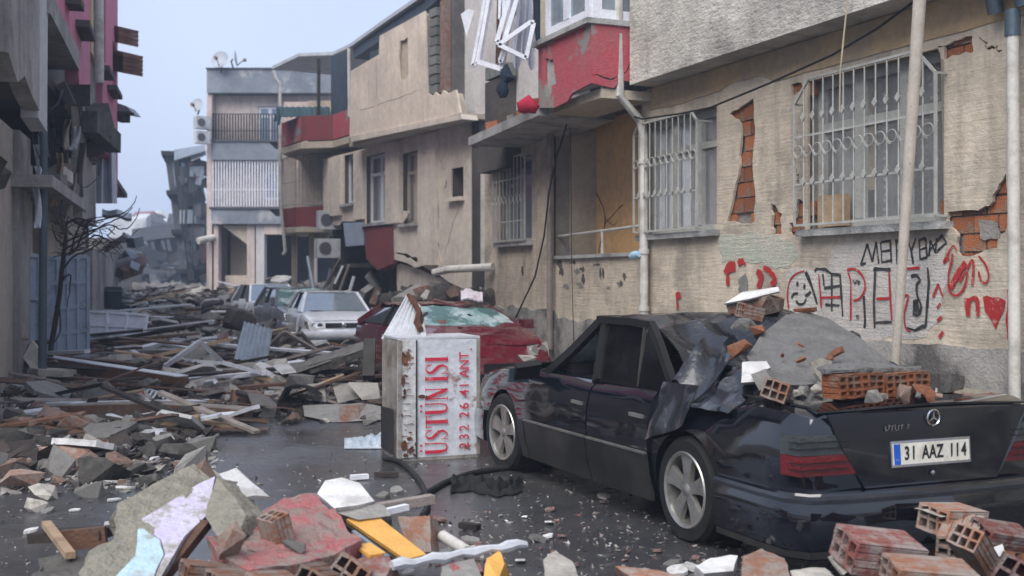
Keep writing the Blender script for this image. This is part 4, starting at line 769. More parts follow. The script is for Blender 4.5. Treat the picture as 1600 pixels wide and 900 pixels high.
for k in range(6):
    x = rnd.uniform(285, 322); q = MB(); q.tube([P(x, rnd.uniform(240, 300), 54.8), P(x + rnd.uniform(-6, 6), 350, 54.6), P(x + rnd.uniform(-10, 10), rnd.uniform(380, 440), 54.8)], .03, 4); q.build('dangling_cable', 'far_dark', r4)
r5 = thing('pancaked_building', 'far grey building collapsed into tilted slabs at the end of the street', 'building', P(240, 470, 80))
def slab5(x0, y0, x1, y1, th, m_, d=80, dep=5, nm='floor_slab'):
    b = MB(); p0 = P(x0, y0, d); p1 = P(x1, y1, d); e = V((0, dep, .4)); b.hexa([p0 - Z * th, p1 - Z * th, p1 - Z * th + e, p0 - Z * th + e, p0, p1, p1 + e, p0 + e]); b.build(nm, m_, r5)
slab5(206, 358, 285, 347, .95, 'far_grey'); slab5(203, 420, 298, 404, .55, 'far_grey', 79); slab5(180, 440, 300, 432, .4, 'far_dark', 78); slab5(200, 380, 290, 372, 1.6, 'far_dark', 81.5, 4, 'crushed_storey'); slab5(205, 425, 300, 412, 1.2, 'far_dark', 80.5, 4, 'crushed_storey')
for x0, y0, x1, y1 in ((228, 376, 233, 394), (238, 378, 244, 405), (254, 376, 258, 390), (262, 374, 266, 392), (278, 374, 292, 396)):
    b = MB(); b.bar(P(x0, y0, 79.5), P(x1, y1, 79.5), .2, .2); b.build('tilted_column', 'far_grey', r5)
b = MB(); b.bar(P(193, 378, 77), P(222, 448, 77), .5, .5); b.build('diagonal_beam', 'far_dark', r5)
b = MB(); b.prism([P(233, 422, 77.5), P(270, 416, 77.5), P(271, 437, 77.5), P(234, 441, 77.5)], (0, .2, 0)); b.build('pale_panel', 'l_white', r5)
# ---------------------------------------------------------------- left side of the street
uL = V((-.2754, .961, 0)); fl = Fac(V((P(100, 440, 21).x, 21, 0)), uL, V((-.961, -.2754, 0)))
def aL(px, off=0): return fl.hit(px, 440, off)[0]
def zL(px, py, off=0): return fl.hit(px, py, off)[1]
l1 = thing('concrete_building', 'dark damaged concrete building with a heavy broken balcony at the left edge', 'building', fl.p(-6, 0, 2))
a38 = aL(38); a20 = aL(20)
b = MB(); skin(fl, b, [(-11, 0), (a20, 0), (a20, 3.5), (-11, 3.5)], [], 0, .3); b.build('wall', 'l_beige', l1)
b = MB(); fl.box(b, a20, a38, 0, 3.5, -.08, .5); b.build('column', 'l_grey', l1)
b = MB(); fl.box(b, a38, aL(66), 0, 6, 1.2, 1.4); b.build('inner_wall', 'l_dark', l1)
b = MB(); fl.box(b, aL(52), aL(62), 0, 3.3, .1, .4); b.build('inner_column', 'l_beige', l1)
b = MB(); o = [(-14, 3.55), (-11.9, 3.5), (-11.2, 3.62), (-10.6, 3.45), (-10.1, 3.6), (-9.6, 3.5), (-8.9, 3.42), (-8.85, 7.5), (-14, 7.5)]; skin(fl, b, o, [], -.6, -.42); b.build('balcony_front', 'l_grey', l1)
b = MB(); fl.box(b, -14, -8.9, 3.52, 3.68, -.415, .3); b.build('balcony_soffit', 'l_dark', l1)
b = MB(); fl.box(b, -11, -8.2, 3.15, 3.45, -.08, .3); b.build('edge_beam', 'l_grey', l1)
b = MB(); fl.box(b, -14, -8.0, 3.5, 9, .3, .6); b.build('upper_wall', 'l_beige', l1)
b = MB(); skin(fl, b, [(-8.86, 3.35), (-8.0, 3.3), (-7.9, 5.2), (-8.86, 5.4)], [], -.58, -.4); b.build('broken_wall_panel', 'l_white', l1)
for k in range(5): q = MB(); q.box(fl.p(-9 + k * .35, 3.2 - .1 * k, .1), (.3, .25, .3), Euler((k, k * .7, k * .3))); q.build('hanging_lump', 'concrete_dark', l1)
l2 = thing('pink_building', 'pink rendered building with yellow stripe and white downpipe along the left side', 'building', fl.p(1, 0, 2))
LO = -.6
aa = lambda px: aL(px, LO)
b = MB(); skin(fl, b, [(aa(82), 4.95), (aa(122), 4.85), (aa(124), 4.45), (aa(141), 4.5), (aa(141), 12), (aa(82), 12)], [], LO, LO + .2); b.build('wall', 'l_pink', l2)
b = MB(); skin(fl, b, [(aa(128), 6.6), (aa(137), 6.2), (aa(137), 12), (aa(128), 12)], [], LO - .02, LO - .002); b.build('white_strip', 'l_white', l2)
b = MB(); fl.box(b, aa(147), aa(164), 5.6, 12, LO + .05, LO + .25); b.build('yellow_wall', 'l_yellow', l2)
b = MB(); fl.box(b, aa(141), aa(160), 2.6, 6.4, LO + .12, LO + .3); b.build('grey_bay', 'l_grey', l2)
b = MB(); skin(fl, b, [(aa(160), 4.4), (aa(184), 3.6), (aa(184), 12), (aa(165), 12), (aa(165), 5.9), (aa(160), 5.9)], [rect(aa(176), aa(180), 5.6, 6.9)], LO, LO + .2); b.build('wall', 'l_pink', l2)
b = MB(); fl.box(b, aa(175), aa(181), 5.5, 7, LO + .3, LO + .4); b.build('window', 'glass', l2)
b = MB(); b.tube([fl.p(aa(143), 12, LO - .1), fl.p(aa(145), 5.0, LO - .1)], .085, 10); b.build('downpipe', 'pipe_white', l2, 50)
b = MB(); fl.box(b, aa(76), aa(122), 4.7, 4.98, LO - .02, .4); b.build('floor_slab', 'l_grey', l2)
b = MB(); fl.box(b, -8, aL(184), 0, 12, .9, 1.1); b.build('inner_wall', 'l_dark', l2)
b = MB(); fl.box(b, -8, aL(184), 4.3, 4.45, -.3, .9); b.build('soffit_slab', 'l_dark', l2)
for x0, y0, x1, y1 in ((114, 0, 120, 12), (129, 36, 138, 60), (162, 106, 171, 122), (175, 136, 184, 152)):
    p0 = fl.p(*fl.hit(x0, y0, LO - .1), LO - .1); p1 = fl.p(*fl.hit(x1, y1, LO - .1), LO - .1); b = MB(); b.bar(p0, p1, .2, .1); b.build('window_sill', 'l_dark', l2)
z28 = 2.75
b = MB(); fl.box(b, aL(82, -.5), aL(136, -.5), z28, z28 + .16, -.5, .8); b.build('balcony_slab', 'l_grey', l2)
b = MB(); fl.box(b, aL(78), aL(137), 0, z28 - .02, .05, .3); b.build('ground_floor_wall', 'l_beige', l2)
for x0, x1, m_, z0, z1 in ((84, 90, 'l_white', 2.9, 4.6), (96, 108, 'l_grey', 2.9, 4.6), (112, 122, 'l_beige', 3.0, 4.0), (116, 124, 'l_white', 2.9, 4.5), (132, 142, 'l_dark', 2.8, 4.4)):
    b = MB(); fl.box(b, aL(x0), aL(x1), z0, z1, .0 + (x0 % 5) * .03, .25); b.build('balcony_pier', m_, l2)
for k in range(7): q = MB(); x = 84 + k * 7; q.box(fl.p(aL(x, -.3), 3.0 + .1 * (k % 3), -.3), (.3, .25, .2 + .1 * (k % 2)), Euler((k, .5 * k, k))); q.build('broken_block', ['concrete', 'concrete_pale', 'brick_dusty'][k % 3], l2)
b = MB(); b.grid(lambda u, v: P(150 + 30 * u + 6 * v * (u - .5), 196 + 122 * v, 24 + .12 * math.sin(u * 14)), 24, 6); b.build('hanging_curtain', 'curtain_white', None, 60, 'long pale curtain hanging out of the wrecked storey under the pink wall', 'curtain')
b = MB(); fl.box(b, aL(137), aL(186), 0, 2.3, -.1, .2); b.build('ground_floor_wall', 'l_grey', l2)
b = MB(); b.bar(P(96, 130, 15.6), P(112, 165, 15.6), .06, .12); b.build('fallen_lintel', 'l_dark', l2)
b = MB(); b.hexa([P(x, y, d) for y in (166, 132) for x, d in ((100, 16.5), (141, 16.4), (132, 18.0), (98, 18.0))]); b.build('broken_canopy', 'l_dark', l2)
b = MB(); b.bar(P(140, 190, 19), P(178, 224, 21), .25, .35); b.build('fallen_beam', 'concrete_dark', l2)
for k in range(10): q = MB(); q.box(P(128 + rnd.uniform(0, 26), 186 + rnd.uniform(0, 60), 20 + rnd.uniform(0, 2)), (rnd.uniform(.2, .6), .3, rnd.uniform(.2, .5)), Euler((rnd.uniform(-1, 1), rnd.uniform(-1, 1), rnd.uniform(0, 3)))); q.build('broken_wall_piece', rnd.choice(['concrete', 'concrete_pale', 'concrete_dark']), l2)
for (x, y, n_, lab) in ((186, 52, 4, 'stack of brown roof tiles sticking out from the pink wall near the top'), (193, 92, 5, 'large bundle of brown roof tiles and battens jutting out over the street')):
    t = thing('broken_eave', lab, 'roof piece', P(x, y + 14, 26.5))
    for k in range(n_): q = MB(); q.bar(P(x - 18, y - 12 + k * 6.5, 26.4 + .05 * k), P(x + 15, y - 4 + k * 6.5, 26.0 + .05 * k), .55, .088); q.build('tile_row', 'tile_brown', t)
t = thing('broken_canopy', 'small grey canopy bracket sticking out from the lower pink wall', 'canopy', P(194, 190, 27))
b = MB(); b.prism([P(184, 161, 27), P(198, 166, 27), P(208, 178, 27), P(184, 174, 27)], (0, .6, 0)); b.build('canopy_sheet', 'corr_grey', t)
b = MB(); b.box(P(192, 183, 27.2), (.22, .4, .22)); b.build('bracket', 'far_dark', t)
b = MB(); b.tube([P(186, 176, 26.8), P(199, 176, 26.8), P(209, 178, 26.8)], .03, 5); b.build('bracket_rail', 'steel_dark', t)
# further wrecked houses on the left
l3 = thing('ruined_house', 'low ruined grey house with torn roof beyond the pink building', 'building', fl.p(20, 0, 1))
b = MB(); fl.box(b, aL(186), aL(206), 0, 3.0, 0, 3); b.build('wall', 'l_grey', l3)
b = MB(); b.sheet(lambda u, v: P(160 + 46 * u, 326 + 6 * u + 8 * v + 2 * math.sin(u * 9), 32 - 2 * v), 10, 2, .08); b.build('torn_roof', 'corr_grey', l3)
for k in range(12): q = MB(); q.box(P(176 + rnd.uniform(0, 36), 372 + rnd.uniform(0, 60), 34.5 + rnd.uniform(0, 2)), (rnd.uniform(.3, .9), .3, rnd.uniform(.1, .4)), Euler((rnd.uniform(-.6, .6), rnd.uniform(-.6, .6), rnd.uniform(0, 3)))); q.build('wreckage', rnd.choice(['concrete', 'l_white', 'far_pink', 'wood_brown', 'corr_grey']), l3)
for k in range(24):     # wrecked roofs on the skyline at the end of the street
    x = 205 + 5.2 * k + rnd.uniform(-3, 3); h_ = rnd.uniform(338, 352); d = rnd.uniform(95, 125); c = P(x, h_, d)
    b = MB(); w_ = rnd.uniform(1.5, 4); q = [V((rnd.uniform(-1, 1) * w_ / 2, rnd.uniform(-1, 1), rnd.uniform(-.5, .7))) for _ in range(9)] + [V((sx * w_ / 2, sy, -c.z)) for sx in (-1, 1) for sy in (-1.5, 1.5)]
    bm = bmesh.new(); [bm.verts.new(c + v) for v in q]; bmesh.ops.convex_hull(bm, input=bm.verts); bm.verts.index_update(); used = {v for fc in bm.faces for v in fc.verts}; idx = {v: i for i, v in enumerate(used)}
    b.add([v.co.copy() for v in used], [tuple(idx[v] for v in fc.verts) for fc in bm.faces]); bm.free()
    b.build('distant_ruin', rnd.choice(['far_grey', 'l_white', 'concrete_pale', 'far_pink']), None, None, 'pale heap of ruined roofs on the skyline at the far end of the street', 'ruin', 'ruined roofs on the far skyline')
for k in range(18):
    x, y = rnd.uniform(186, 300), rnd.uniform(395, 448); q = MB(); q.box(P(x, y, 76 + rnd.uniform(-1, 1)), (rnd.uniform(.4, 2.2), .4, rnd.uniform(.15, .7)), Euler((0, rnd.uniform(-.6, .6), rnd.uniform(-.4, .4)))); q.build('debris_piece', rnd.choice(['far_grey', 'far_dark', 'far_dark', 'far_grey', 'l_white', 'concrete_dark']), r5)
# pole, gate, bin, dead tree
b = MB(); b.tube([P(66, 620, 15.0), P(68, 300, 15.0), P(68, -40, 15.0)], [.055, .05, .045], 12); b.tube([P(68, 172, 15), P(80, 170, 14.9), P(92, 160, 14.9), P(98, 140, 14.9)], .014, 6); b.build('lamp_pole', 'pole_blue', None, 40, 'tall blue-grey metal street pole in front of the left-hand buildings', 'pole')
def panel_gate(name, label, cat, cs, nv, nh, m_, th=.05):
    t = thing(name, label, cat, min(cs, key=lambda p: p.z)); p00, p10, p11, p01 = cs; at = lambda u, v: (p00.lerp(p10, u)).lerp(p01.lerp(p11, u), v); nr = (p10 - p00).cross(p01 - p00).normalized()
    b = MB(); b.prism([p00, p10, p11, p01], nr * .012); b.build('sheet', m_, t)
    for k in range(nv + 1): q = MB(); q.bar(at(k / nv, 0) + nr * .03, at(k / nv, 1) + nr * .03, .05, .036, nr); q.build('upright', m_, t)
    for k in range(nh + 1): q = MB(); q.bar(at(.02, k / nh) + nr * .028, at(.98, k / nh) + nr * .028, .06, .03, nr); q.build('cross_rail', m_, t)
    return t
panel_gate('metal_gate', 'tall pale blue sheet-metal gate leaf standing upright beside the pole', 'gate', [P(76, 600, 17.5), P(137, 592, 17.8), P(137, 401, 17.8), P(74, 404, 17.5)], 4, 5, 'gate_blue')
panel_gate('metal_gate', 'narrow pale blue sheet-metal gate leaf behind the pole at left', 'gate', [P(41, 600, 16.9), P(56, 600, 17.3), P(56, 400, 17.3), P(41, 398, 16.9)], 1, 3, 'gate_blue')
panel_gate('metal_gate', 'white sheet-metal door panel lying on its side in the rubble right of the blue gate', 'gate', [P(138, 531, 23), P(226, 533, 22.5), P(231, 494, 23.0), P(139, 488, 23.6)], 3, 2, 'pvc_clean')
bt = thing('wheelie_bin', 'dark grey wheelie bin standing by the left wall behind the white door panel', 'bin', P(177, 510, 30)); b = MB(); b.hexa([P(x, 512, d) for x, d in ((166, 30), (188, 30), (188, 31), (166, 31))] + [P(x, 455, d) for x, d in ((163, 30), (191, 30), (191, 31), (163, 31))]); b.build('body', 'bin_dark', bt)
b = MB(); b.hexa([P(x, 454.5, d) for x, d in ((162, 29.9), (192, 29.9), (192, 31.1), (162, 31.1))] + [P(x, 448, d) for x, d in ((164, 30), (190, 30), (190, 31.1), (164, 31.1))]); b.build('lid', 'bin_dark', bt)
dt = thing('dead_tree', 'black bare dead tree with tangled curving branches in front of the blue gate', 'tree', P(76, 600, 16))
b = MB(); b.tube([P(74, 610, 16.2), P(80, 540, 16.1), P(92, 470, 16.0), P(97, 420, 16.0), P(102, 380, 15.9), P(104, 345, 15.9)], [.045, .04, .035, .035, .03, .012], 8); b.build('trunk', 'bark', dt, 60)
rt = random.Random(11)
bl = [[(104, 350), (120, 342), (150, 345), (180, 338), (202, 326), (214, 306)], [(100, 390), (130, 372), (165, 350), (190, 340), (208, 324)], [(102, 378), (140, 362), (170, 352), (190, 358), (205, 352), (219, 326)], [(100, 400), (128, 382), (150, 368), (172, 376), (195, 378), (217, 356)], [(98, 420), (115, 400), (140, 390), (160, 372), (150, 352)], [(104, 370), (90, 345), (80, 330)], [(101, 385), (86, 370), (82, 350)], [(95, 440), (110, 430), (108, 460), (104, 480)], [(98, 430), (92, 455), (86, 480)], [(110, 395), (125, 350), (150, 340)], [(120, 385), (140, 345), (165, 338)], [(92, 470), (93, 520), (80, 540)]]
for q_ in bl:
    d = rt.uniform(-.5, .5); b = MB(); pts = curve_pts(q_, 4); b.tube([P(x + rt.uniform(-1, 1), y + rt.uniform(-1, 1), 15.9 + d * i / len(pts)) for i, (x, y) in enumerate(pts)], [.015 * (1 - .7 * i / len(pts)) for i in range(len(pts))], 6); b.build('branch', 'bark', dt, 60)
for k in range(60):
    x, y = rt.uniform(85, 185), rt.uniform(345, 400); b = MB(); b.tube([P(x, y, 16), P(x + rt.uniform(-18, 18), y + rt.uniform(-14, 14), 16 + rt.uniform(-.2, .2)), P(x + rt.uniform(-30, 30), y + rt.uniform(-20, 20), 16 + rt.uniform(-.3, .3))], [.008, .006, .003], 5); b.build('twig', 'bark', dt, 60)

for k in range(9):
    x0 = rt.uniform(40, 150); y0 = rt.uniform(100, 230); b = MB(); d0 = 14.5 + (x0 - 40) * .06; pts = curve_pts([(x0, y0), (x0 + rt.uniform(-6, 14), y0 + 40), (x0 + rt.uniform(0, 30), y0 + rt.uniform(60, 110)), (x0 + rt.uniform(10, 50), y0 + rt.uniform(60, 150))], 5); b.tube([P(x, y, d0) for x, y in pts], .007, 5); b.build('hanging_wire', 'cable_black', l2, 60)
for k in range(10):
    x0 = rt.uniform(44, 140); y0 = rt.uniform(175, 300); d0 = 14.2 + (x0 - 40) * .06; q = MB(); q.sheet(lambda u, v: P(x0 + 9 * u + 4 * math.sin(v * 3 + k), y0 + (30 + 6 * k) * v, d0 + .05 * math.sin(v * 5 + u * 4)), 4, 6, .02); q.build('torn_strip', ['pvc_white', 'curtain_white', 'wood_pale', 'l_beige', 'concrete_dark'][k % 5], l2)
# ---------------------------------------------------------------- cars
SEC = [(0, 0), (.80, 0), (.93, .05), (.975, .22), (1.0, .48), (.992, .70), (.965, .88), (.925, .965), (.85, 1.0), (.45, 1.02), (0, 1.025)]
def lerp_tab(tab, x, k):
    if x <= tab[0][0]: return tab[0][k]
    for i in range(len(tab) - 1):
        if x <= tab[i + 1][0]:
            t = (x - tab[i][0]) / (tab[i + 1][0] - tab[i][0]); return tab[i][k] + (tab[i + 1][k] - tab[i][k]) * t
    return tab[-1][k]
def side_y(st, x, z):
    hw, zb, zt = (lerp_tab(st, x, k) for k in (1, 2, 3)); f_ = min(1, max(0, (z - zb) / (zt - zb)))
    tab = sorted((zf, yf) for yf, zf in SEC[2:9]); return hw * lerp_tab(tab, f_, 1)
def loft_body(b, st, dent=None):
    ring = []; n = len(SEC)
    xs = []
    for i in range(len(st) - 1):
        m = max(1, int(abs(st[i + 1][0] - st[i][0]) / .16)); xs += [st[i][0] + (st[i + 1][0] - st[i][0]) * k / m for k in range(m)]
    xs.append(st[-1][0]); k0 = len(b.v); per = 2 * (n - 1)
    for x in xs:
        hw, zb, zt = (lerp_tab(st, x, k) for k in (1, 2, 3)); r = [V((x, yf * hw, zb + zf * (zt - zb))) for yf, zf in SEC]; r += [V((p.x, -p.y, p.z)) for p in reversed(r[1:-1])]
        if dent: r = [dent(p) for p in r]
        b.v += r
    for i in range(len(xs) - 1):
        for j in range(per): a = k0 + i * per + j; c = k0 + i * per + (j + 1) % per; b.f.append((a, c, c + per, a + per))
    b.f.append(tuple(k0 + j for j in range(per))); e = k0 + (len(xs) - 1) * per; b.f.append(tuple(e + j for j in range(per - 1, -1, -1)))
def side_patch(b, st, x0, x1, z0, z1, side=1, out=.006, th=.03, nx=10, nzz=7, dent=None):
    def fn(u, v):
        x = x0 + (x1 - x0) * u; z = z0 + (z1 - z0) * v; p = V((x, side * (side_y(st, x, z) + out), z)); return dent(p) if dent else p
    b.sheet(fn, nx, nzz, -th * side)
def sweep_plan(b, path, prof):
    k = len(b.v); n = len(prof); path = [V((x, y, 0)) for x, y in path]
    for i, p in enumerate(path):
        d = (path[min(i + 1, len(path) - 1)] - path[max(i - 1, 0)]).normalized(); o = V((d.y, -d.x, 0))
        b.v += [p + o * a + Z * z for a, z in prof]
    for i in range(len(path) - 1):
        for j in range(n): a = k + i * n + j; c = k + i * n + (j + 1) % n; b.f.append((a, c, c + n, a + n))
    b.f.append(tuple(range(k + n - 1, k - 1, -1))); e = k + (len(path) - 1) * n; b.f.append(tuple(range(e, e + n)))
def wheel(root, mw, x, y, z, r, side, rim='five', rr=.225, flat=0, steer=0.0, wd_=.2):
    mm = mw @ Matrix.Translation((x, y, z)) @ Matrix.Rotation(steer, 4, 'Z')
    b = MB(mm); w2 = wd_ / 2; b.lathe([(rr, -w2), (r * .93, -w2), (r, -w2 * .7), (r, w2 * .7), (r * .93, w2), (rr, w2), (rr, -w2)], (0, 0, 0), (0, 1, 0), 40)
    if flat:
        for i, v in enumerate(b.v):
            if v.z < -r + flat: b.v[i] = V((v.x, v.y * 1.08, -r + flat))
    t = b.build('wheel', 'rubber', root, 35, None); o = side
    b = MB(mm); b.lathe([(rr + .004, o * .098), (rr - .004, o * .108), (rr * .9, o * .10), (rr * .87, o * .03), (rr * .9, -o * .08)], (0, 0, 0), (0, 1, 0), 40); b.build('rim', 'alloy', t, 40)
    b = MB(mm); b.lathe([(0, o * .02), (rr * .88, o * .02)], (0, 0, 0), (0, 1, 0), 30); b.build('spoke_backing_disc', 'steel_dark', t)  # dark disc backing the spokes across the rim
    for k in range(5):
        a = 2 * math.pi * k / 5 + .35; ca, sa = math.cos(a), math.sin(a); b = MB(mm); rows = []
        for q, (rad, hw_, dp) in enumerate(((.035, .030, .088), (.08, .034, .086), (.14, .044, .088), (rr * .86, .062, .09), (rr * .95, .075, .09))):
            for s_ in (-1, 1): rows.append(V((ca * rad - sa * hw_ * s_, o * dp, sa * rad + ca * hw_ * s_)))
            for s_ in (1, -1): rows.append(V((ca * rad - sa * hw_ * s_ * 1.1, o * (dp - .03), sa * rad + ca * hw_ * s_ * 1.1)))
        fs = []
        for i in range(4):
            for j in range(4): fs.append((i * 4 + j, i * 4 + (j + 1) % 4, i * 4 + 4 + (j + 1) % 4, i * 4 + 4 + j))
        fs += [(3, 2, 1, 0), (16, 17, 18, 19)]; b.add(rows, fs); b.build('spoke', 'alloy', t, 40)
    b = MB(mm); b.lathe([(0, o * .098), (.03, o * .096), (.045, o * .085), (.045, o * .06)], (0, 0, 0), (0, 1, 0), 16); b.build('hub_cap', 'alloy', t, 50)
    return t
def arches(o, mw, spots, r):
    cs = []
    for x, z in spots:
        for s_ in (1, -1):
            b = MB(mw); b.lathe([(0, -.19), (r, -.19), (r, .3), (0, .3)], (x, s_ * .80, z), (0, s_, 0), 32); c = b.build('cut', 'rubber'); cs.append(c)
    bool_diff(o, cs)
    for c in cs: bpy.data.objects.remove(c)
# ---- dark saloon crushed by rubble
CS, CW = 5.76, 4.42
mw = Matrix((( U.x, -N.x, 0, 0), (U.y, -N.y, 0, 0), (0, 0, 1, 0), (0, 0, 0, 1))); mw.translation = SW(CS, CW, 0)
mb_ = mw @ Matrix.Translation((0, 0, -.055))
mc = thing('black_saloon', 'black saloon car with its roof crushed under rubble, parked by the graffiti wall', 'car', SW(CS - .0, CW, 0))
ST = [(-1.06, .72, .40, .86), (-1.03, .80, .36, .90), (-.95, .845, .32, .925), (-.6, .862, .26, .94), (0, .868, .24, .935), (.4, .87, .22, .915), (1.3, .872, .21, .905), (2.2, .87, .21, .915), (2.5, .868, .23, .905), (3.0, .85, .26, .87), (3.4, .82, .30, .81), (3.60, .76, .36, .74), (3.66, .68, .42, .68)]
def mdent(p):
    q = p.copy()
    if q.z > .8 and -.55 < q.x < .35 and abs(q.y) < .9: q.z -= .10 * max(0, 1 - abs(q.x + .1) / .45) * (1 + .6 * nz(q, 5)); q.y -= .05 * max(0, 1 - abs(q.x + .1) / .45) * (1 if q.y > 0 else -1)
    if 2.4 < q.x and q.z > .8: q.z += .012 * nz(q, 4)
    return q
b = MB(mb_); loft_body(b, ST, mdent); body = b.build('body', 'car_black', mc, 32)
arches(body, mb_, [(0, .345), (2.80, .345)], .365)
for x in (0, 2.8):
    for s_ in (1, -1):
        b = MB(mb_); b.lathe([(.366, -.16), (.366, .0)], (x, s_ * .79, .345), (0, s_, 0), 32); b.build('wheel_arch_liner', 'trim_black', mc)
for s_ in (1,):
    for nm, x0, x1 in (('front_door', 1.235, 2.28), ('rear_door', .40, 1.215)):
        b = MB(mb_); side_patch(b, ST, x0, x1, .53, .895, s_, .006, .02, 12, 8, lambda p: p - V((0, .018 * max(0, nz(p, 2.6, 3)), 0))); dr = b.build(nm, 'car_black', mc, 40)
        b = MB(mb_); side_patch(b, ST, x0 + .004, x1 - .004, .225, .515, s_, .016, .02, 10, 5); b.build('cladding', 'car_lower', dr, 40)
        b = MB(mb_); side_patch(b, ST, x0 + .004, x1 - .004, .517, .530, s_, .022, .02, 6, 1); b.build('trim_strip', 'alloy', dr)
        xh = x0 + .13; b = MB(mb_); yy = side_y(ST, xh, .74) + .014; b.bar((xh - .07, yy + .012, .742), (xh + .09, yy + .012, .745), .022, .03, (0, 1, 0)); b.build('handle', 'alloy', dr)
        b = MB(mb_); b.bar((x0, side_y(ST, x0, .895) + .004, .90), (x1, side_y(ST, x1, .895) + .004, .905), .03, .012); b.build('window_trim', 'car_black', dr)
b = MB(mb_); side_patch(b, ST, 2.30, 2.42, .225, .515, 1, .016, .02, 3, 5); b.build('cladding', 'car_lower', mc, 40)
# rear quarter: crumpled metal
def crumple(b, corners, nu, nv, amp, seed, th=.006, fr=3.2):
    c00, c10, c11, c01 = [V(c) for c in corners]; nr = (c10 - c00).cross(c01 - c00).normalized()
    def fn(u, v):
        p = (c00.lerp(c10, u)).lerp(c01.lerp(c11, u), v); e = min(1, 6 * min(u, 1 - u, v, 1 - v) + .35)
        r = 1 - abs(noise.noise(p * fr + V((seed, 0, 0)))) * 2; q = noise.noise(p * fr * 2.3 + V((0, seed, 0)))
        return p + nr * amp * e * (r * .8 + q * .5) + V((q, -r, 0)) * amp * .25 * e
    b.sheet(fn, nu, nv, th)
b = MB(mb_); crumple(b, [(.36, .80, .84), (-.42, .84, .84), (-.34, .50, 1.02), (.22, .52, 1.10)], 11, 10, .075, 3.3, fr=4.6); b.build('crushed_quarter_panel', 'car_crumple', mc, 24)
b = MB(mb_); crumple(b, [(.42, .885, .60), (-.05, .895, .74), (-.1, .83, .98), (.36, .78, .96)], 8, 7, .045, 8.1); b.build('bent_door_edge', 'car_crumple', mc, 24)
b = MB(mb_); b.sheet(lambda u, v: V((.30 - .30 * u - .06 * math.sin(v * 3), .80 - .26 * v, .93 + .30 * v * (1 - .5 * u) + .06 * math.sin(u * 5 + v * 3))), 12, 8, .008); b.build('torn_pillar_skin', 'car_crumple', mc, 45)
# crushed roof skin, higher at the far side
def roof(u, v):
    x = 1.52 - 1.75 * u; y = .62 - 1.24 * v
    z = 1.325 + .02 * math.sin(3 * v) - (.46 * max(0, u - .20) ** .8) * (1.15 - v * .95) - .75 * max(0, u - .5) ** 1.1 - .10 * math.exp(-((u - .65) / .2) ** 2 - ((v - .35) / .3) ** 2)
    p = V((x, y, z)); a_ = min(1, max(0, (u - .14) * 3.5)); p.z += a_ * (.11 * (1 - 2 * abs(noise.noise(p * 2.4 + V((3, 1, 0))))) + .05 * noise.noise(p * 5.1)); p.x += a_ * .05 * noise.noise(p * 4 + V((9, 0, 0))); return p
b = MB(mb_); b.sheet(roof, 22, 17, .012); b.build('crushed_roof', 'car_crumple', mc, 26)
def pillar(pts, w, h, nm, m_='trim_black'):
    b = MB(mb_)
    for i in range(len(pts) - 1): b.bar(pts[i], pts[i + 1], w, h, (0, 1, 0))
    return b.build(nm, m_, mc)
for s_ in (1, -1): pillar([(2.03, s_ * .80, .90), (1.75, s_ * .71, 1.10), (1.50, s_ * .615, 1.315)], .06, .05, 'front_pillar')
pillar([(1.53, .62, 1.315), (1.53, -.62, 1.33)], .07, .05, 'roof_header')
pillar([(1.235, .805, .90), (1.42, .635, 1.31)], .085, .04, 'door_pillar'); pillar([(1.235, -.80, .90), (1.3, -.64, 1.31)], .08, .05, 'door_pillar')
pillar([(1.50, .645, 1.315), (1.0, .655, 1.315), (.74, .66, 1.300)], .05, .05, 'window_frame_rail'); pillar([(.74, .66, 1.30), (.58, .70, 1.20), (.20, .80, .905)], .055, .045, 'window_frame_rail')
pillar([(.80, .672, 1.29), (.66, .80, .91)], .022, .02, 'quarter_divider', 'steel_dark')
b = MB(mb_); b.prism([(1.20, .812, .90), (.68, .812, .905), (.80, .668, 1.29), (1.37, .648, 1.30)], (0, -.006, 0)); b.build('rear_door_glass', 'tint', mc)
b = MB(mb_); b.prism([(.655, .812, .905), (.23, .812, .905), (.60, .70, 1.19), (.76, .672, 1.285)], (0, -.006, 0)); b.build('quarter_glass', 'tint', mc)
b = MB(mb_); b.sheet(lambda u, v: V((2.05 - .52 * v + .06 * math.sin(math.pi * u), .76 - 1.52 * u + (.14 * (u - .5) * 2) * v, .915 + .39 * v)), 10, 5, .006); b.build('windscreen', 'glass_shatter', mc, 60)
for y_ in (.38, -.38):
    b = MB(mb_); b.box((1.15, y_, .92), (.16, .5, .34), (0, -.2, 0)); b.box((1.10, y_, 1.16), (.10, .28, .16), (0, -.2, 0)); b.build('seat_back', 'trim_black', mc)
b = MB(mb_); b.box((1.95, 0, .925), (.3, 1.4, .10)); b.build('dashboard', 'trim_black', mc)
b = MB(mb_); b.lathe([(.17, -.012), (.185, 0), (.17, .012), (.155, 0), (.17, -.012)], (1.66, .36, .98), (1, 0, .45), 20); b.build('steering_wheel', 'trim_black', mc, 60)
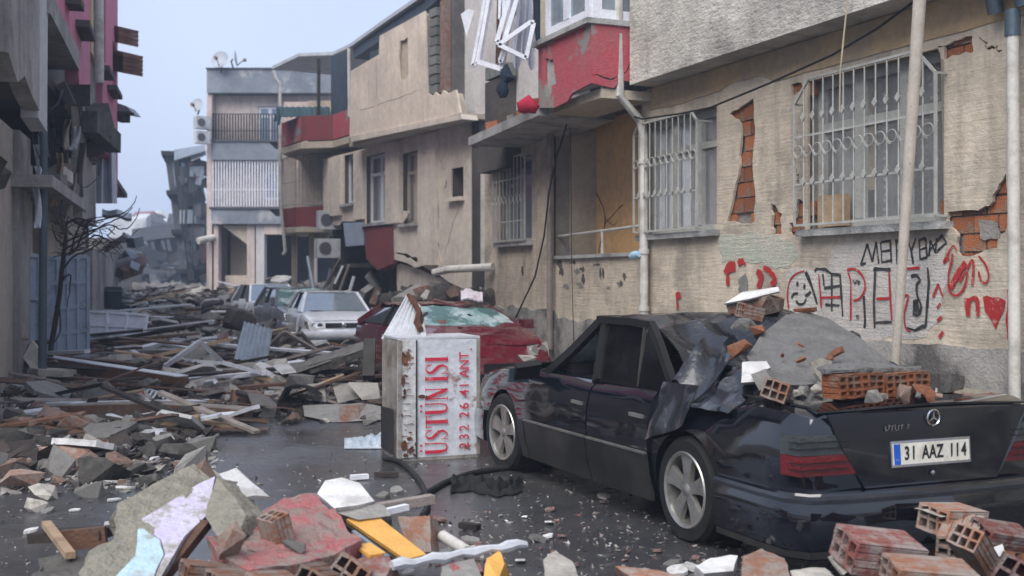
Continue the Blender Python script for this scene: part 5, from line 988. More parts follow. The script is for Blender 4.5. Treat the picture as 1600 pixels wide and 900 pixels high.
# hood, boot lid, lamps, bumper, badges
b = MB(mb_); b.sheet(lambda u, v: V((2.42 + 1.12 * u, (.70 - .05 * u) * (1 - 2 * v), .955 - .105 * u - .05 * u * u + .012 * math.sin(math.pi * v))), 10, 8, .012); b.build('bonnet', 'car_lower', mc, 50)
b = MB(mb_); b.sheet(lambda u, v: V((-.36 - .665 * u, .71 * (1 - 2 * v), lerp_tab(ST, -.36 - .665 * u, 3) + .004 + .018 * math.sin(math.pi * v))), 8, 8, .012); b.build('boot_lid', 'car_black', mc, 50)
b = MB(mb_); b.prism([(-1.068, .45, .52), (-1.068, -.45, .52), (-1.068, -.60, .74), (-1.058, -.68, .905), (-1.058, .68, .905), (-1.068, .60, .74)], (-.010, 0, 0)); b.build('boot_panel', 'car_black', mc)
for s_ in (1, -1):
    lt = MB(mb_); lt.hexa([(-.93, s_ * .80, .600), (-.93, s_ * .868, .600), (-1.06, s_ * .845, .600), (-1.075, s_ * .50, .600), (-.93, s_ * .80, .702), (-.93, s_ * .870, .702), (-1.06, s_ * .845, .702), (-1.075, s_ * .56, .702)]); tl = lt.build('tail_lamp', 'lamp_red', mc)
    q = MB(mb_); q.hexa([(-.93, s_ * .80, .705), (-.93, s_ * .871, .705), (-1.06, s_ * .846, .705), (-1.073, s_ * .56, .705), (-.93, s_ * .80, .805), (-.93, s_ * .868, .805), (-1.055, s_ * .84, .805), (-1.068, s_ * .61, .805)]); q.build('smoked_lens', 'lamp_smoke', tl)
    for zz in (.632, .667, .74, .772): q = MB(mb_); q.bar((-1.0, s_ * .872, zz), (-1.07, s_ * .85, zz), .006, .005); q.bar((-1.07, s_ * .848, zz), (-1.081, s_ * .56, zz), .006, .005); q.build('lens_rib', 'trim_black', tl)
hb_ = [(-.37, .876), (-.80, .880), (-.98, .868), (-1.08, .80), (-1.125, .60), (-1.145, .3), (-1.15, 0)]; hp_ = hb_ + [(x, -y) for x, y in reversed(hb_[:-1])]
b = MB(mb_); sweep_plan(b, hp_, [(-.05, .20), (.015, .23), (.03, .36), (.03, .465), (.0, .515), (-.05, .515)]); bp = b.build('rear_bumper', 'car_black', mc, 40)
b = MB(mb_); sweep_plan(b, hp_, [(.028, .468), (.038, .470), (.038, .490), (.016, .504), (.010, .495)]); b.build('bumper_strip', 'strip_grey', bp, 40)
b = MB(mb_); sweep_plan(b, hp_, [(-.04, .17), (.01, .19), (.013, .225), (-.04, .225)]); b.build('bumper_valance', 'car_lower', bp, 40)
hf = [(3.18, .85), (3.45, .82), (3.62, .74), (3.70, .5), (3.72, 0)]; hp2 = hf + [(x, -y) for x, y in reversed(hf[:-1])]
b = MB(mb_); sweep_plan(b, hp2[::-1], [(-.05, .22), (.02, .25), (.03, .40), (.02, .50), (-.05, .5)]); b.build('front_bumper', 'car_black', mc, 40)
for s_ in (1, -1): b = MB(mb_); b.box((3.63, s_ * .56, .60), (.06, .30, .16)); b.build('headlamp', 'lamp_clear', mc)
b = MB(mb_); b.box((3.67, 0, .62), (.05, .5, .2)); b.build('grille', 'chrome', mc)
# number plate
ny, nzp = .02, .685
pl = MB(mb_); pl.box((-1.083, ny, nzp), (.012, .54, .135), (0, R(4), 0)); plate = pl.build('number_plate', 'chrome', mc)
b = MB(mb_); b.box((-1.0905, ny, nzp), (.006, .515, .108), (0, R(4), 0)); b.build('plate_face', 'plate_white', plate)
b = MB(mb_); b.box((-1.0925, ny + .234, nzp), (.006, .042, .106), (0, R(4), 0)); b.build('plate_band', 'plate_blue', plate)
def on_rear(y0, z0, xx=-1.0955): return lambda a, c, d: mb_ @ V((xx - d - c * -.07 * 0, y0 - a, z0 + c))
yy_ = ny + .195
for ch in '31 AAZ 114':
    w_ = {' ': .036, '1': .040}.get(ch, .049)
    if ch != ' ': text_mesh(ch, .100, 'cable_black', on_rear(yy_ - w_ / 2, nzp), .72, .001, 'plate_character', plate, .002)
    yy_ -= w_
text_mesh('TR', .022, 'plate_white', on_rear(ny + .234, nzp - .035, -1.0968), 1, .0008, 'plate_letters', plate)
b = MB(mb_); b.lathe([(.041, -.004), (.046, 0), (.041, .004), (.037, 0), (.041, -.004)], (-1.083, ny - .02, .865), (1, 0, .05), 28); em = b.build('star_emblem', 'chrome', mc, 60)
for k in range(3):
    a = R(90 + 120 * k); b = MB(mb_); ca, sa = math.cos(a), math.sin(a); c = V((-1.085, ny - .02, .865)); b.prism([c + V((0, -sa * .007, ca * .007)), c + V((0, ca * .04, sa * .04)), c + V((0, sa * .007, -ca * .007))], (.006, 0, 0)); b.build('star_arm', 'chrome', em)
for k in range(8):
    if k == 6: continue
    b = MB(mb_); y0 = ny + .30 - k * .021; b.box((-1.081, y0, 0.822 + (.006 if k % 2 else 0)), (.004, .004, .026)); b.box((-1.081, y0 - .006, .834 if k % 3 else .812), (.004, .010, .004)); b.build('badge_letter', 'chrome', mc)
b = MB(mb_); b.lathe([(0, -.008), (.013, -.006), (.015, 0)], (-1.085, ny - .01, .575), (1, 0, 0), 14); b.build('boot_lock', 'chrome', mc, 50)
b = MB(mb_); b.sheet(lambda u, v: V((2.12 - .10 * u, .86 + .20 * v + .02 * u, .90 + .10 * u - .02 * v)), 3, 4, .05); mir = b.build('door_mirror', 'trim_black', mc, 50)
b = MB(mb_); b.prism([(2.16, .92, .82), (2.13, 1.10, .83), (2.05, 1.12, .94), (2.08, .93, .95)], (-.02, 0, 0)); b.build('mirror_glass', 'mirror_pale', mir)
for x, st_ in ((0, 0), (2.80, .08)):
    for s_ in (1, -1): wheel(mc, mw, x, s_ * .765, .305, .315, s_, flat=.03, steer=st_)
# ---- cars facing the camera
def front_car(label, O, hd, name, paint, H=1.42, W=.845, glass='glass_car', crush=None, detail=True, roofm=None, Lr=-2.1, suv=0.0, lamp='lamp_clear', ws=1.0):
    hd = V((hd[0], hd[1], 0)).normalized(); lf = V((-hd.y, hd.x, 0)); m_ = Matrix(((hd.x, lf.x, 0, O[0]), (hd.y, lf.y, 0, O[1]), (0, 0, 1, O[2]), (0, 0, 0, 1)))
    t = thing(name, label, 'car', V(O)); k = W / .845
    st = [(Lr, .62 * k, .45, .84), (Lr + .08, .76 * k, .32, .95), (-1.3, .83 * k, .22, .98), (0, .845 * k, .2, .96), (.9, .845 * k, .2, .97), (1.3, .835 * k, .22, .95 + suv * .5), (1.8, .80 * k, .25, .86 + suv), (2.0, .73 * k, .30, .77 + suv), (2.09, .60 * k, .38, .66 + suv)]
    b = MB(m_); loft_body(b, st, crush); body = b.build('body', paint, t, 32); arches(body, m_, [(1.25, .31), (-1.25, .31)], .35)
    cr = crush or (lambda p: p); yb, yr = .76 * k, .585 * k; A, B, C, D = .98, .30, -1.15, -1.75
    def bar(p, q, w, h, nm, mm='trim_black'): x = MB(m_); x.bar(cr(V(p)), cr(V(q)), w, h, (0, 1, 0)); return x.build(nm, mm, t)
    for s_ in (1, -1):
        bar((A, s_ * yb, .95), (B, s_ * yr, H - .03), .06, .06, 'front_pillar', paint); bar((-.42, s_ * (yb + .02), .95), (-.45, s_ * (yr + .01), H - .03), .07, .05, 'centre_pillar'); bar((D, s_ * yb, .95), (C, s_ * yr, H - .03), .10, .07, 'rear_pillar', paint)
        for nm, q in (('side_glass', [(A - .12, .97), (-.38, .97), (-.40, H - .05), (B - .02, H - .05)]), ('side_glass', [(-.47, .97), (D + .14, .97), (C + .02, H - .05), (-.48, H - .05)])):
            b = MB(m_); b.prism([cr(V((x, s_ * (yb - (yb - yr) * (z - .95) / (H - .98)), z))) for x, z in q], (0, -.006 * s_, 0)); b.build(nm, 'glass_car', t)
        for x0, x1 in ((-.40, .86), (-1.5, -.43)):
            b = MB(m_); side_patch(b, st, x0, x1, .30, .93, s_, .005, .02, 6, 5); b.build('door', paint, t, 40)
        b = MB(m_); b.box((.78, s_ * (W + .10), .99), (.09, .20, .13), (0, 0, .2 * s_)); b.build('door_mirror', paint if detail else 'trim_black', t)
        for x in (1.25, -1.25): wheel(t, m_, x, s_ * (W - .10), .30, .30, s_, rr=.20)
    def wsf(u, v): return cr(V((A + .02 - (A - B) * v + .07 * math.sin(math.pi * u), (yb * (1 - v) + yr * v) * (1 - 2 * u) * ws, .955 + (H - .99) * v)))
    b = MB(m_); b.sheet(wsf, 12, 6, .006); b.build('windscreen', glass, t, 60)
    b = MB(m_); b.sheet(lambda u, v: cr(V((B + .03 - (B - C + .05) * u, (yr + .03) * (1 - 2 * v), H - .035 + .045 * math.sin(math.pi * (.15 + .7 * v)) * math.sin(math.pi * (.12 + .76 * u))))), 14, 10, .012); b.build('roof', roofm or paint, t, 50)
    b = MB(m_); b.sheet(lambda u, v: cr(V((D - .02 + (C - D) * v, (yb * (1 - v) + yr * v) * (1 - 2 * u), .96 + (H - 1.0) * v))), 8, 4, .006); b.build('rear_glass', 'glass_car', t, 60)
    b = MB(m_); b.sheet(lambda u, v: cr(V((1.0 + .98 * u, (.70 - .07 * u) * k * (1 - 2 * v), (.978 if not suv else .99) + suv * u - .09 * u - .09 * u ** 3 + .02 * math.sin(math.pi * v)))), 10, 8, .012); b.build('bonnet', paint, t, 50)
    fp = [(1.55, .855 * k), (1.85, .83 * k), (2.05, .70 * k), (2.15, .4 * k), (2.17, 0)]; fp += [(x, -y) for x, y in reversed(fp[:-1])]
    b = MB(m_); sweep_plan(b, fp[::-1], [(-.06, .22), (.01, .24), (.02, .40), (.02, .56), (-.02, .62), (-.06, .62)]); bp = b.build('front_bumper', paint, t, 40)
    b = MB(m_); b.box((2.185, 0, .36), (.03, .75 * k, .12)); b.build('air_intake', 'trim_black', bp)
    b = MB(m_); b.box((2.195, 0, .50), (.012, .50, .10)); b.build('plate_holder', 'trim_black', bp)
    for s_ in (1, -1):
        b = MB(m_); b.hexa([(1.78, s_ * .80 * k, .64 + suv), (2.0, s_ * .735 * k, .63 + suv), (2.115, s_ * .42 * k, .64 + suv), (1.9, s_ * .42 * k, .64 + suv), (1.72, s_ * .80 * k, .80 + suv), (1.90, s_ * .75 * k, .79 + suv), (2.05, s_ * .42 * k, .75 + suv), (1.86, s_ * .42 * k, .76 + suv)]); hl = b.build('headlamp', lamp, t)
        for yy in (.50, .63): q = MB(m_); q.lathe([(.0, .02), (.055, .02), (.06, 0)], (2.08 - (yy - .42) * .35, s_ * yy * k, .70 + suv), (1, 0, 0), 14); q.build('reflector', 'chrome', hl, 50)
    if name == 'red_car': return t
    b = MB(m_); b.box((2.06, 0, .70 + suv), (.07, .78 * k, .11)); gr = b.build('grille', 'trim_black', t)
    for k_ in range(4): q = MB(m_); q.box((2.105, 0, .665 + suv + .024 * k_), (.012, .78 * k, .010)); q.build('grille_bar', 'chrome', gr)
    b = MB(m_); b.lathe([(0, .012), (.045, .012), (.055, .004), (.055, 0)], (2.105, 0, .705 + suv), (1, 0, 0), 18); b.build('round_emblem', 'chrome', gr, 50)
    if detail:
        for y0, y1 in ((.55, -.02), (-.05, -.58)): q = MB(m_); q.bar(cr(V((A + .07, y0 * k, .985))), cr(V((A + .05, y1 * k, 1.0))), .02, .02); q.build('wiper', 'trim_black', t)
        b = MB(m_); b.tube([cr(V((B - .1, 0, H))), cr(V((B - .22, 0, H + .16)))], .008, 5); b.build('aerial', 'trim_black', t)
    return t
hw_ = V((.30, -.954, 0))
c = P(537, 440, 24.6); front_car('white saloon car facing the camera beside the slumped beige building', (c.x - hw_.x * 2.1, c.y - hw_.y * 2.1, -.12), hw_, 'white_saloon', 'car_white', H=1.42, glass='glass_sky')
c = P(478, 440, 29.0); front_car('silver hatchback behind the white saloon, windscreen shattered and roof dented', (c.x - hw_.x * 2.1, c.y - hw_.y * 2.1, -.08), (.40, -.916), 'silver_hatchback', 'car_silver', H=1.47, glass='glass_shatter', crush=lambda p: p - Z * (.10 * max(0, 1 - abs(p.x + .2) / .9) * max(0, 1 - abs(p.y + .25) / .6) if p.z > 1.2 else 0))
c = P(428, 440, 34.0); front_car('white off-road car furthest back of the three parked below the far block', (c.x - hw_.x * 2.1, c.y - hw_.y * 2.1, -.05), (.42, -.907), 'white_off_roader', 'car_white', H=1.5, glass='glass_sky', suv=.12)
c = P(322, 440, 76); front_car('small white car half buried in rubble far down the street', (c.x, c.y, .0), (.1, -1), 'distant_white_car', 'car_white', H=1.45, detail=False)
c = P(290, 440, 70); front_car('dark blue car among rubble far down the street', (c.x, c.y, -.1), (.5, -.9), 'distant_blue_car', 'car_blue', H=1.4, detail=False)
# red car, roof pushed in
def rcrush(p):
    q = p.copy()
    if q.z > 1.0:
        k = (q.z - 1.0) / .35; q.z -= k * (.10 + .09 * nz(V((q.x, q.y, 0)), 2.2, 5) + .05 * nz(V((q.x, q.y, 0)), 5, 2)); q.x += .05 * k * nz(q, 3)
    elif q.z > .6 and q.x > .9: w_ = nz(V((q.x, q.y, 0)), 3.0, 1); q.z += .085 * w_ - .05 * max(0, q.x - 1.3); q.x += .06 * nz(q, 4, 2)
    return q
c = SW(13.3, 5.5)
rc = front_car('red car with shattered windscreen and caved-in roof between the white tank and the wall', (c.x + U.x * 2.1, c.y + U.y * 2.1, -.05), (-U.x, -U.y), 'red_car', 'car_red', H=1.36, glass='glass_shatter', crush=rcrush)
# ---------------------------------------------------------------- white metal tank with red lettering
FL, FR, BL = P(622, 440, 9.65), P(750, 440, 9.92), P(597, 440, 10.25)
for q in (FL, FR, BL): q.z = 0
BRr = FR + BL - FL; eu = (FR - FL).normalized(); en = V((eu.y, -eu.x, 0)); HT = 1.035
tk = thing('metal_tank', 'rusty white metal water tank standing on end with red stencilled lettering', 'tank', (FL + BRr) / 2)
tw = (FR - FL).length
def tf(u, z, o=0): return FL + eu * u + Z * z + en * o
b = MB()
def tank_front(u, v):
    e = .012 * nz((u * 3, v * 4, 2), 1.5) * min(1, 8 * min(u, 1 - u, v, 1 - v)); return tf(tw * u, .03 + (HT - .03) * v, e)
b.sheet(tank_front, 16, 20, -.02); b.build('front_sheet', 'tank_white', tk, 40)
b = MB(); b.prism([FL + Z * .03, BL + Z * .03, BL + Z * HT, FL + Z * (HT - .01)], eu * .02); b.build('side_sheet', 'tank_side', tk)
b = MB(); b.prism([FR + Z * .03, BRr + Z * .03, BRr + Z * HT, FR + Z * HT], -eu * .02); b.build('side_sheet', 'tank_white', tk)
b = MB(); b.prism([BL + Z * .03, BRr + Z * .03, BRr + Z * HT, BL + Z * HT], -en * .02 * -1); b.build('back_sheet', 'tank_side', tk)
b = MB(); b.prism([FL + Z * HT, FR + Z * (HT + .004), BRr + Z * (HT + .004), BL + Z * HT], Z * .018); b.build('top_sheet', 'corr_white', tk)
b = MB(); b.prism([p + Z * .0 for p in (FL, FR, BRr, BL)], Z * .028); b.build('base_plate', 'tank_side', tk)
for nm, u, m_ in (('seam', .215 * tw, 'steel_dark'), ('edge_angle', tw - .02, 'tank_side'), ('edge_angle', .012, 'tank_side')):
    b = MB(); b.bar(tf(u, .03, .012), tf(u, HT - .002, .012), .012 if nm == 'seam' else .03, .012, en); b.build(nm, m_, tk)
for k in range(3):
    b = MB(); b.bar(FL.lerp(BL, .2 + .3 * k) + Z * .04 - eu * .012, FL.lerp(BL, .2 + .3 * k) + Z * (HT - .02) - eu * .012, .03, .02, eu); b.build('side_rib', 'tank_side', tk)
rr_ = random.Random(5)
b = MB(); b.sheet(lambda u, v: tf(.02 + .19 * tw * u, .035 + (HT - .04) * v, .010 + .010 * nz((u * 2, v * 9, 1), 1.3)), 6, 24, -.006); b.build('flaking_strip', 'tank_rusty', tk, 40)
rr_ = random.Random(5)
def rust_blob(u, z, ru, rz, m_='rust'):
    n = 13; b = MB(); b.prism([tf(max(.02, u + ru * rr_.uniform(.45, 1.15) * math.cos(6.283 * i / n)), z + rz * rr_.uniform(.4, 1.2) * math.sin(6.283 * i / n), .0205 + rr_.random() * .0004) for i in range(n)], en * .0016); b.build('rust_patch', m_, tk)
for u, z, ru, rz in ((.035, .69, .022, .05), (.06, .73, .025, .012), (.05, .60, .018, .03), (.045, .55, .02, .014), (.05, .14, .035, .05), (.09, .20, .03, .02), (.11, .10, .035, .03), (.06, .06, .03, .02), (.14, .06, .02, .012), (.10, .25, .02, .01), (.15, .15, .012, .02), (.04, .92, .015, .02), (.09, .95, .02, .008), (.03, .40, .01, .02), (.28 * tw, .555, .045, .022), (.33 * tw, .548, .02, .014)): rust_blob(u, z, ru, rz)
for k in range(15):
    z = .1 + .057 * k + rr_.uniform(-.01, .01); u0 = rr_.uniform(.025, .05); b = MB(); pts = [(u0 + .022 * i, z + rr_.uniform(-.008, .008)) for i in range(rr_.randint(2, 5))]
    for i in range(len(pts) - 1): b.bar(tf(*pts[i], .0205), tf(*pts[i + 1], .0205), .005, .002, en)
    b.build('paint_crack', 'rust', tk)
b = MB(); b.prism([FL.lerp(BL, .12) + Z * .05 - eu * .022, FL.lerp(BL, .9) + Z * .05 - eu * .022, FL.lerp(BL, .9) + Z * .42 - eu * .022, FL.lerp(BL, .12) + Z * .44 - eu * .022], -eu * .003); b.build('burner_opening', 'dark_void', tk)  # flat near-black panel stands for the shade inside an opening
GL = {'U': ([([(.14, 1), (.14, .35), (.2, .1), (.42, .03), (.64, .1), (.7, .35), (.7, 1)], (.24, .24, .2, .13, .1, .09, .09)), ([(0, .985), (.32, .985)], .05), ([(.56, .985), (.84, .985)], .05)], .84),
      'S': ([([(.62, .78), (.5, .95), (.3, .97), (.12, .85), (.14, .68), (.34, .54), (.54, .40), (.6, .22), (.46, .05), (.26, .03), (.08, .18)], (.06, .08, .1, .17, .22, .25, .24, .18, .1, .08, .06)), ([(.64, 1), (.64, .70)], .05), ([(.05, 0), (.05, .3)], .05)], .72),
      'T': ([([(.4, .98), (.4, .02)], .24), ([(.02, .95), (.78, .95)], .09), ([(.05, .98), (.05, .72)], .06), ([(.75, .98), (.75, .72)], .06), ([(.22, .025), (.58, .025)], .05)], .80),
      'N': ([([(.12, 0), (.12, 1)], .08), ([(.14, .97), (.72, .03)], .25), ([(.74, 0), (.74, 1)], .08), ([(0, .025), (.26, .025)], .05), ([(.6, .975), (.88, .975)], .05), ([(0, .975), (.2, .975)], .05)], .88),
      'I': ([([(.2, 0), (.2, 1)], .24), ([(0, .025), (.4, .025)], .05), ([(0, .975), (.4, .975)], .05)], .40)}
def glyph(ch, x0, sc_, umid, hh):
    strokes, w = GL[ch.replace('Ü', 'U')]; b = MB()
    def at(x, y): return tf(umid + hh / 2 - y * hh, x0 + x * sc_, .0190)
    if ch == 'Ü': strokes = strokes + [([(.24, 1.12), (.24, 1.22)], .14), ([(.6, 1.12), (.6, 1.22)], .14)]
    for pts, ww in strokes:
        ws_ = ww if isinstance(ww, tuple) else (ww,) * len(pts); L = []
        for i, p in enumerate(pts):
            a = pts[max(0, i - 1)]; c = pts[min(len(pts) - 1, i + 1)]; d = V((c[0] - a[0], c[1] - a[1])).normalized()
            ox = -d.y * ws_[i] / 2 * .95; oy = d.x * ws_[i] / 2 * (.5 if abs(d.x) > .9 else .55); L.append((at(p[0] + ox, p[1] + oy), at(p[0] - ox, p[1] - oy)))
        for i in range(len(L) - 1): b.add([L[i][0], L[i][1], L[i + 1][1], L[i + 1][0]], [(0, 1, 2, 3)])
    b.build('painted_letter', 'red_letter', tk); return w * sc_
x0 = .055; sc_ = .128
for ch in 'ÜSTÜN ISI':
    if ch == ' ': x0 += .035; continue
    x0 += glyph(ch, x0, sc_, tw * .455, .205) + .012
x0 = .075
for ch in '232 26 41 ANT.':
    w_ = {' ': .038, '.': .034, '1': .055}.get(ch, .076)
    if ch != ' ': text_mesh(ch, .125, 'red_letter', lambda a, c, d: tf(tw * .80 - c + (.028 if ch == '.' else 0), x0 + w_ / 2 + a, .0180 + d), .92, .001, 'painted_figure', tk, .0008)
    x0 += w_
# torn corrugated flap above the tank
fp = thing('torn_sheet', 'torn white corrugated sheet standing up from the top of the tank, its edge rusted', 'metal sheet', P(630, 528, 10.0))
def flap(u, v):
    a = P(596, 530, 10.2).lerp(P(637, 459, 10.6), v); c = P(668, 532, 9.9).lerp(P(660, 480, 10.4), v); return a.lerp(c, u) + V((0, -1, 0)) * (.016 * math.sin(u * 44) + .02 * nz((u * 3, v * 3, 4)))
b = MB(); b.sheet(flap, 40, 10, .006); b.build('sheet', 'corr_white', fp, 60)
b = MB(); b.tube([P(638, 461, 10.5), P(648, 474, 10.35), P(655, 488, 10.2), P(652, 505, 10.1), P(657, 515, 10.0)], [.02, .03, .025, .035, .03], 6); b.build('rusted_edge', 'rust', fp)
b = MB(); b.tube([P(655, 482, 10.3), P(660, 495, 10.2), P(668, 488, 10.2)], .014, 5); b.tube([P(660, 495, 10.2), P(657, 516, 10.1)], .014, 5); b.build('bent_bracket', 'steel_dark', fp)
# ---------------------------------------------------------------- rubble mound
def sm(a, b_, x): t = min(1, max(0, (x - a) / (b_ - a))); return t * t * (3 - 2 * t)
def tabv(tab, x): return lerp_tab([(a, c) for a, c in tab], x, 1)
def hmound(px, d):
    right = tabv([(8, 130), (10, 250), (11.5, 360), (13, 470), (14, 600), (22, 600), (26, 610), (40, 620), (90, 420)], d)
    base = tabv([(8.5, 0), (10, .02), (12, .06), (14, .12), (20, .30), (28, .50), (36, .75), (45, 1.15), (60, 1.25), (90, 1.6)], d)
    if px > 375 and 22 < d < 42: base *= .42 if d < 34 else .7
    if px > 450 and 18 < d < 27: base *= .6
    if 405 < px and 40 < d < 50: base *= 1.25
    k = sm(right, right - 70, px); left = 1 + .9 * sm(150, 0, px) * sm(8, 14, d)
    p = V(((px - CX) / F * d, d, 0)); n_ = noise.noise(p * .7) * .5 + noise.noise(p * 1.9) * .35 + noise.noise(p * 4.5) * .22
    return -.06 + k * (.05 + base * left * (.9 + .75 * n_)) + k * .03 * noise.noise(p * 9)
b = MB(); ND, NP = 130, 120
ds = [8.5 * (92 / 8.5) ** (i / ND) for i in range(ND + 1)]
b.grid(lambda u, v: V(((-60 + 720 * v - CX) / F * ds[round(u * ND)], ds[round(u * ND)], hmound(-60 + 720 * v, ds[round(u * ND)]))), ND, NP)
b.build('rubble_mound', 'soil', kind='structure', smooth=80)
def on_mound(px, py):     # where the pixel ray meets the mound
    d = 8.0
    while d < 95:
        z = HC - (py - HY) / F * d
        if z <= max(0.0, hmound(px, d)): break
        d *= 1.012
    return d, V(((px - CX) / F * d, d, max(0.0, hmound(px, d))))
# ---------------------------------------------------------------- loose pieces: mesh kinds
def hull(pts):
    bm = bmesh.new(); [bm.verts.new(p) for p in pts]; bmesh.ops.convex_hull(bm, input=bm.verts)
    us = list({v for f_ in bm.faces for v in f_.verts}); ix = {v: i for i, v in enumerate(us)}; r = ([v.co.copy() for v in us], [tuple(ix[v] for v in f_.verts) for f_ in bm.faces]); bm.free(); return r
rk = random.Random(21)
def chunk_mesh(name, m_, sx=1, sy=1, sz=1, n=15, q=.5):
    pts = []
    for _ in range(n): p = V((rk.uniform(-1, 1), rk.uniform(-1, 1), rk.uniform(-1, 1))); k = max(abs(c) for c in p); p = p / k ** q; pts.append(V((p.x * sx / 2, p.y * sy / 2, p.z * sz / 2)))
    b = MB(); b.add(*hull(pts)); me, _ = b.mesh(name, center=False); me.materials.append(M[m_]); return me
def flake_mesh(name, m_, n=9, th=.05):
    b = MB(); pl_ = [(math.cos(2 * math.pi * i / n) * rk.uniform(.28, .5), math.sin(2 * math.pi * i / n) * rk.uniform(.28, .5)) for i in range(n)]; b.prism([(x, y, -th / 2) for x, y in pl_], (0, 0, th)); me, _ = b.mesh(name, center=False); me.materials.append(M[m_]); return me
def plank_mesh(name, m_, w, h):
    b = MB(); b.prism([(-.5, -w / 2, -h / 2), (.48, -w / 2, -h / 2), (.5, -w * .1, -h / 2), (.46, w * .2, -h / 2), (.49, w / 2, -h / 2), (-.5 + rk.uniform(0, .03), w / 2, -h / 2)], (0, 0, h)); me, _ = b.mesh(name, center=False); me.materials.append(M[m_]); return me
def hollow_brick_mesh(m_, L=.30, W=.19, H=.135, nx=3, nzz=2, ridges=True):
    b = MB(); t_ = .014
    def end(x, s_):
        cw = (W - t_) / nx; ch = (H - t_) / nzz
        for i in range(nx):
            for j in range(nzz):
                y0 = -W / 2 + i * cw; z0 = -H / 2 + j * ch; o = [(x, y0, z0), (x, y0 + cw + (t_ if i == nx - 1 else 0), z0), (x, y0 + cw + (t_ if i == nx - 1 else 0), z0 + ch + (t_ if j == nzz - 1 else 0)), (x, y0, z0 + ch + (t_ if j == nzz - 1 else 0))]
                a = [(x, y0 + t_, z0 + t_), (x, y0 + cw, z0 + t_), (x, y0 + cw, z0 + ch), (x, y0 + t_, z0 + ch)]; c = [(x - s_ * .10, *p[1:]) for p in a]
                b.add(o + a + c, [(0, 1, 5, 4), (1, 2, 6, 5), (2, 3, 7, 6), (3, 0, 4, 7), (4, 5, 9, 8), (5, 6, 10, 9), (6, 7, 11, 10), (7, 4, 8, 11), (8, 9, 10, 11)])
    end(L / 2, 1); end(-L / 2, -1)
    for s_ in (1, -1):
        n = 4
        for i in range(n):
            z0 = -H / 2 + H * i / n; z1 = z0 + H / n; y = s_ * W / 2; g = .008
            b.add([(-L / 2, y, z0), (L / 2, y, z0), (L / 2, y, z1 - g), (-L / 2, y, z1 - g), (-L / 2, y - s_ * g, z1 - g / 2), (L / 2, y - s_ * g, z1 - g / 2), (-L / 2, y, z1), (L / 2, y, z1)], [(0, 1, 2, 3), (3, 2, 5, 4), (4, 5, 7, 6)])
        y0 = -W / 2
        for i in range(n):
            a0 = y0 + W * i / n; a1 = a0 + W / n; z = s_ * H / 2; g = .008
            b.add([(-L / 2, a0, z), (L / 2, a0, z), (L / 2, a1 - g, z), (-L / 2, a1 - g, z), (-L / 2, a1 - g / 2, z - s_ * g), (L / 2, a1 - g / 2, z - s_ * g), (-L / 2, a1, z), (L / 2, a1, z)], [(0, 1, 2, 3), (3, 2, 5, 4), (4, 5, 7, 6)])
    b.v = [v + V((nz(v, 14), nz(v, 14, 5), nz(v, 14, 9))) * .009 for v in b.v]
    me, _ = b.mesh('hollow_brick', center=False); me.materials.append(M[m_]); return me
HB = hollow_brick_mesh('brick'); HBP = hollow_brick_mesh('brick_pink'); HBD = hollow_brick_mesh('brick_dusty')
CH = {m_: [chunk_mesh('chunk', m_, 1, rk.uniform(.6, 1), rk.uniform(.4, .8)) for _ in range(7)] for m_ in ('concrete', 'concrete_dark', 'concrete_pale', 'brick_dusty', 'brick', 'brick_pink')}
FK = {m_: [flake_mesh('flake', m_, rk.randint(6, 10), rk.uniform(.05, .1)) for _ in range(6)] for m_ in ('plaster_flake', 'concrete_pale', 'concrete', 'brick_pink')}
PK = {m_: [plank_mesh('plank', m_, rk.uniform(.04, .10), rk.uniform(.012, .045)) for _ in range(5)] for m_ in ('wood_brown', 'wood_dark', 'wood_pale', 'wood_grey', 'pvc_white')}
def rot3(r_=None): r_ = r_ or rk; return (r_.uniform(-.5, .5), r_.uniform(-.5, .5), r_.uniform(0, 6.28))
# ---------------------------------------------------------------- scattered individuals over the mound
LMK = [('beside the tall blue gate', 105, 575), ('by the white door panel on its side', 185, 520), ('around the white triangle-shaped frame', 255, 560), ('by the standing corrugated sheet', 395, 540), ('in front of the white saloon', 520, 545), ('under the left half of the long door lining', 130, 655), ('under the right half of the long door lining', 310, 655), ('near the dark wheelie bin', 178, 490), ('below the far block', 400, 475), ('near the bent black rubber sheet', 455, 640), ('just left of the white tank', 565, 620), ('against the left edge of the view', 15, 610), ('against the foot of the left wall', 30, 680), ('by the white ladder-like railing', 260, 625), ('far down the street', 290, 475), ('near the blocks on the wet road', 150, 715), ('behind the cream tile pieces', 530, 585), ('beside the flat pale slab', 350, 580), ('below the dead tree', 60, 540), ('behind the brown white-edged beam', 200, 560), ('around the leaning brown frames', 455, 560), ('near the far collapsed building', 220, 470), ('before the cream tile at the road edge', 380, 640), ('left of the parked cars', 350, 510)]
def band_of(px, py): return min(LMK, key=lambda l: (l[1] - px) ** 2 + ((l[2] - py) * 1.6) ** 2)[0]
def size_of(s_, a, b_): f_ = (s_ - a) / (b_ - a); return 'small ' if f_ < .33 else ('' if f_ < .66 else 'large ')
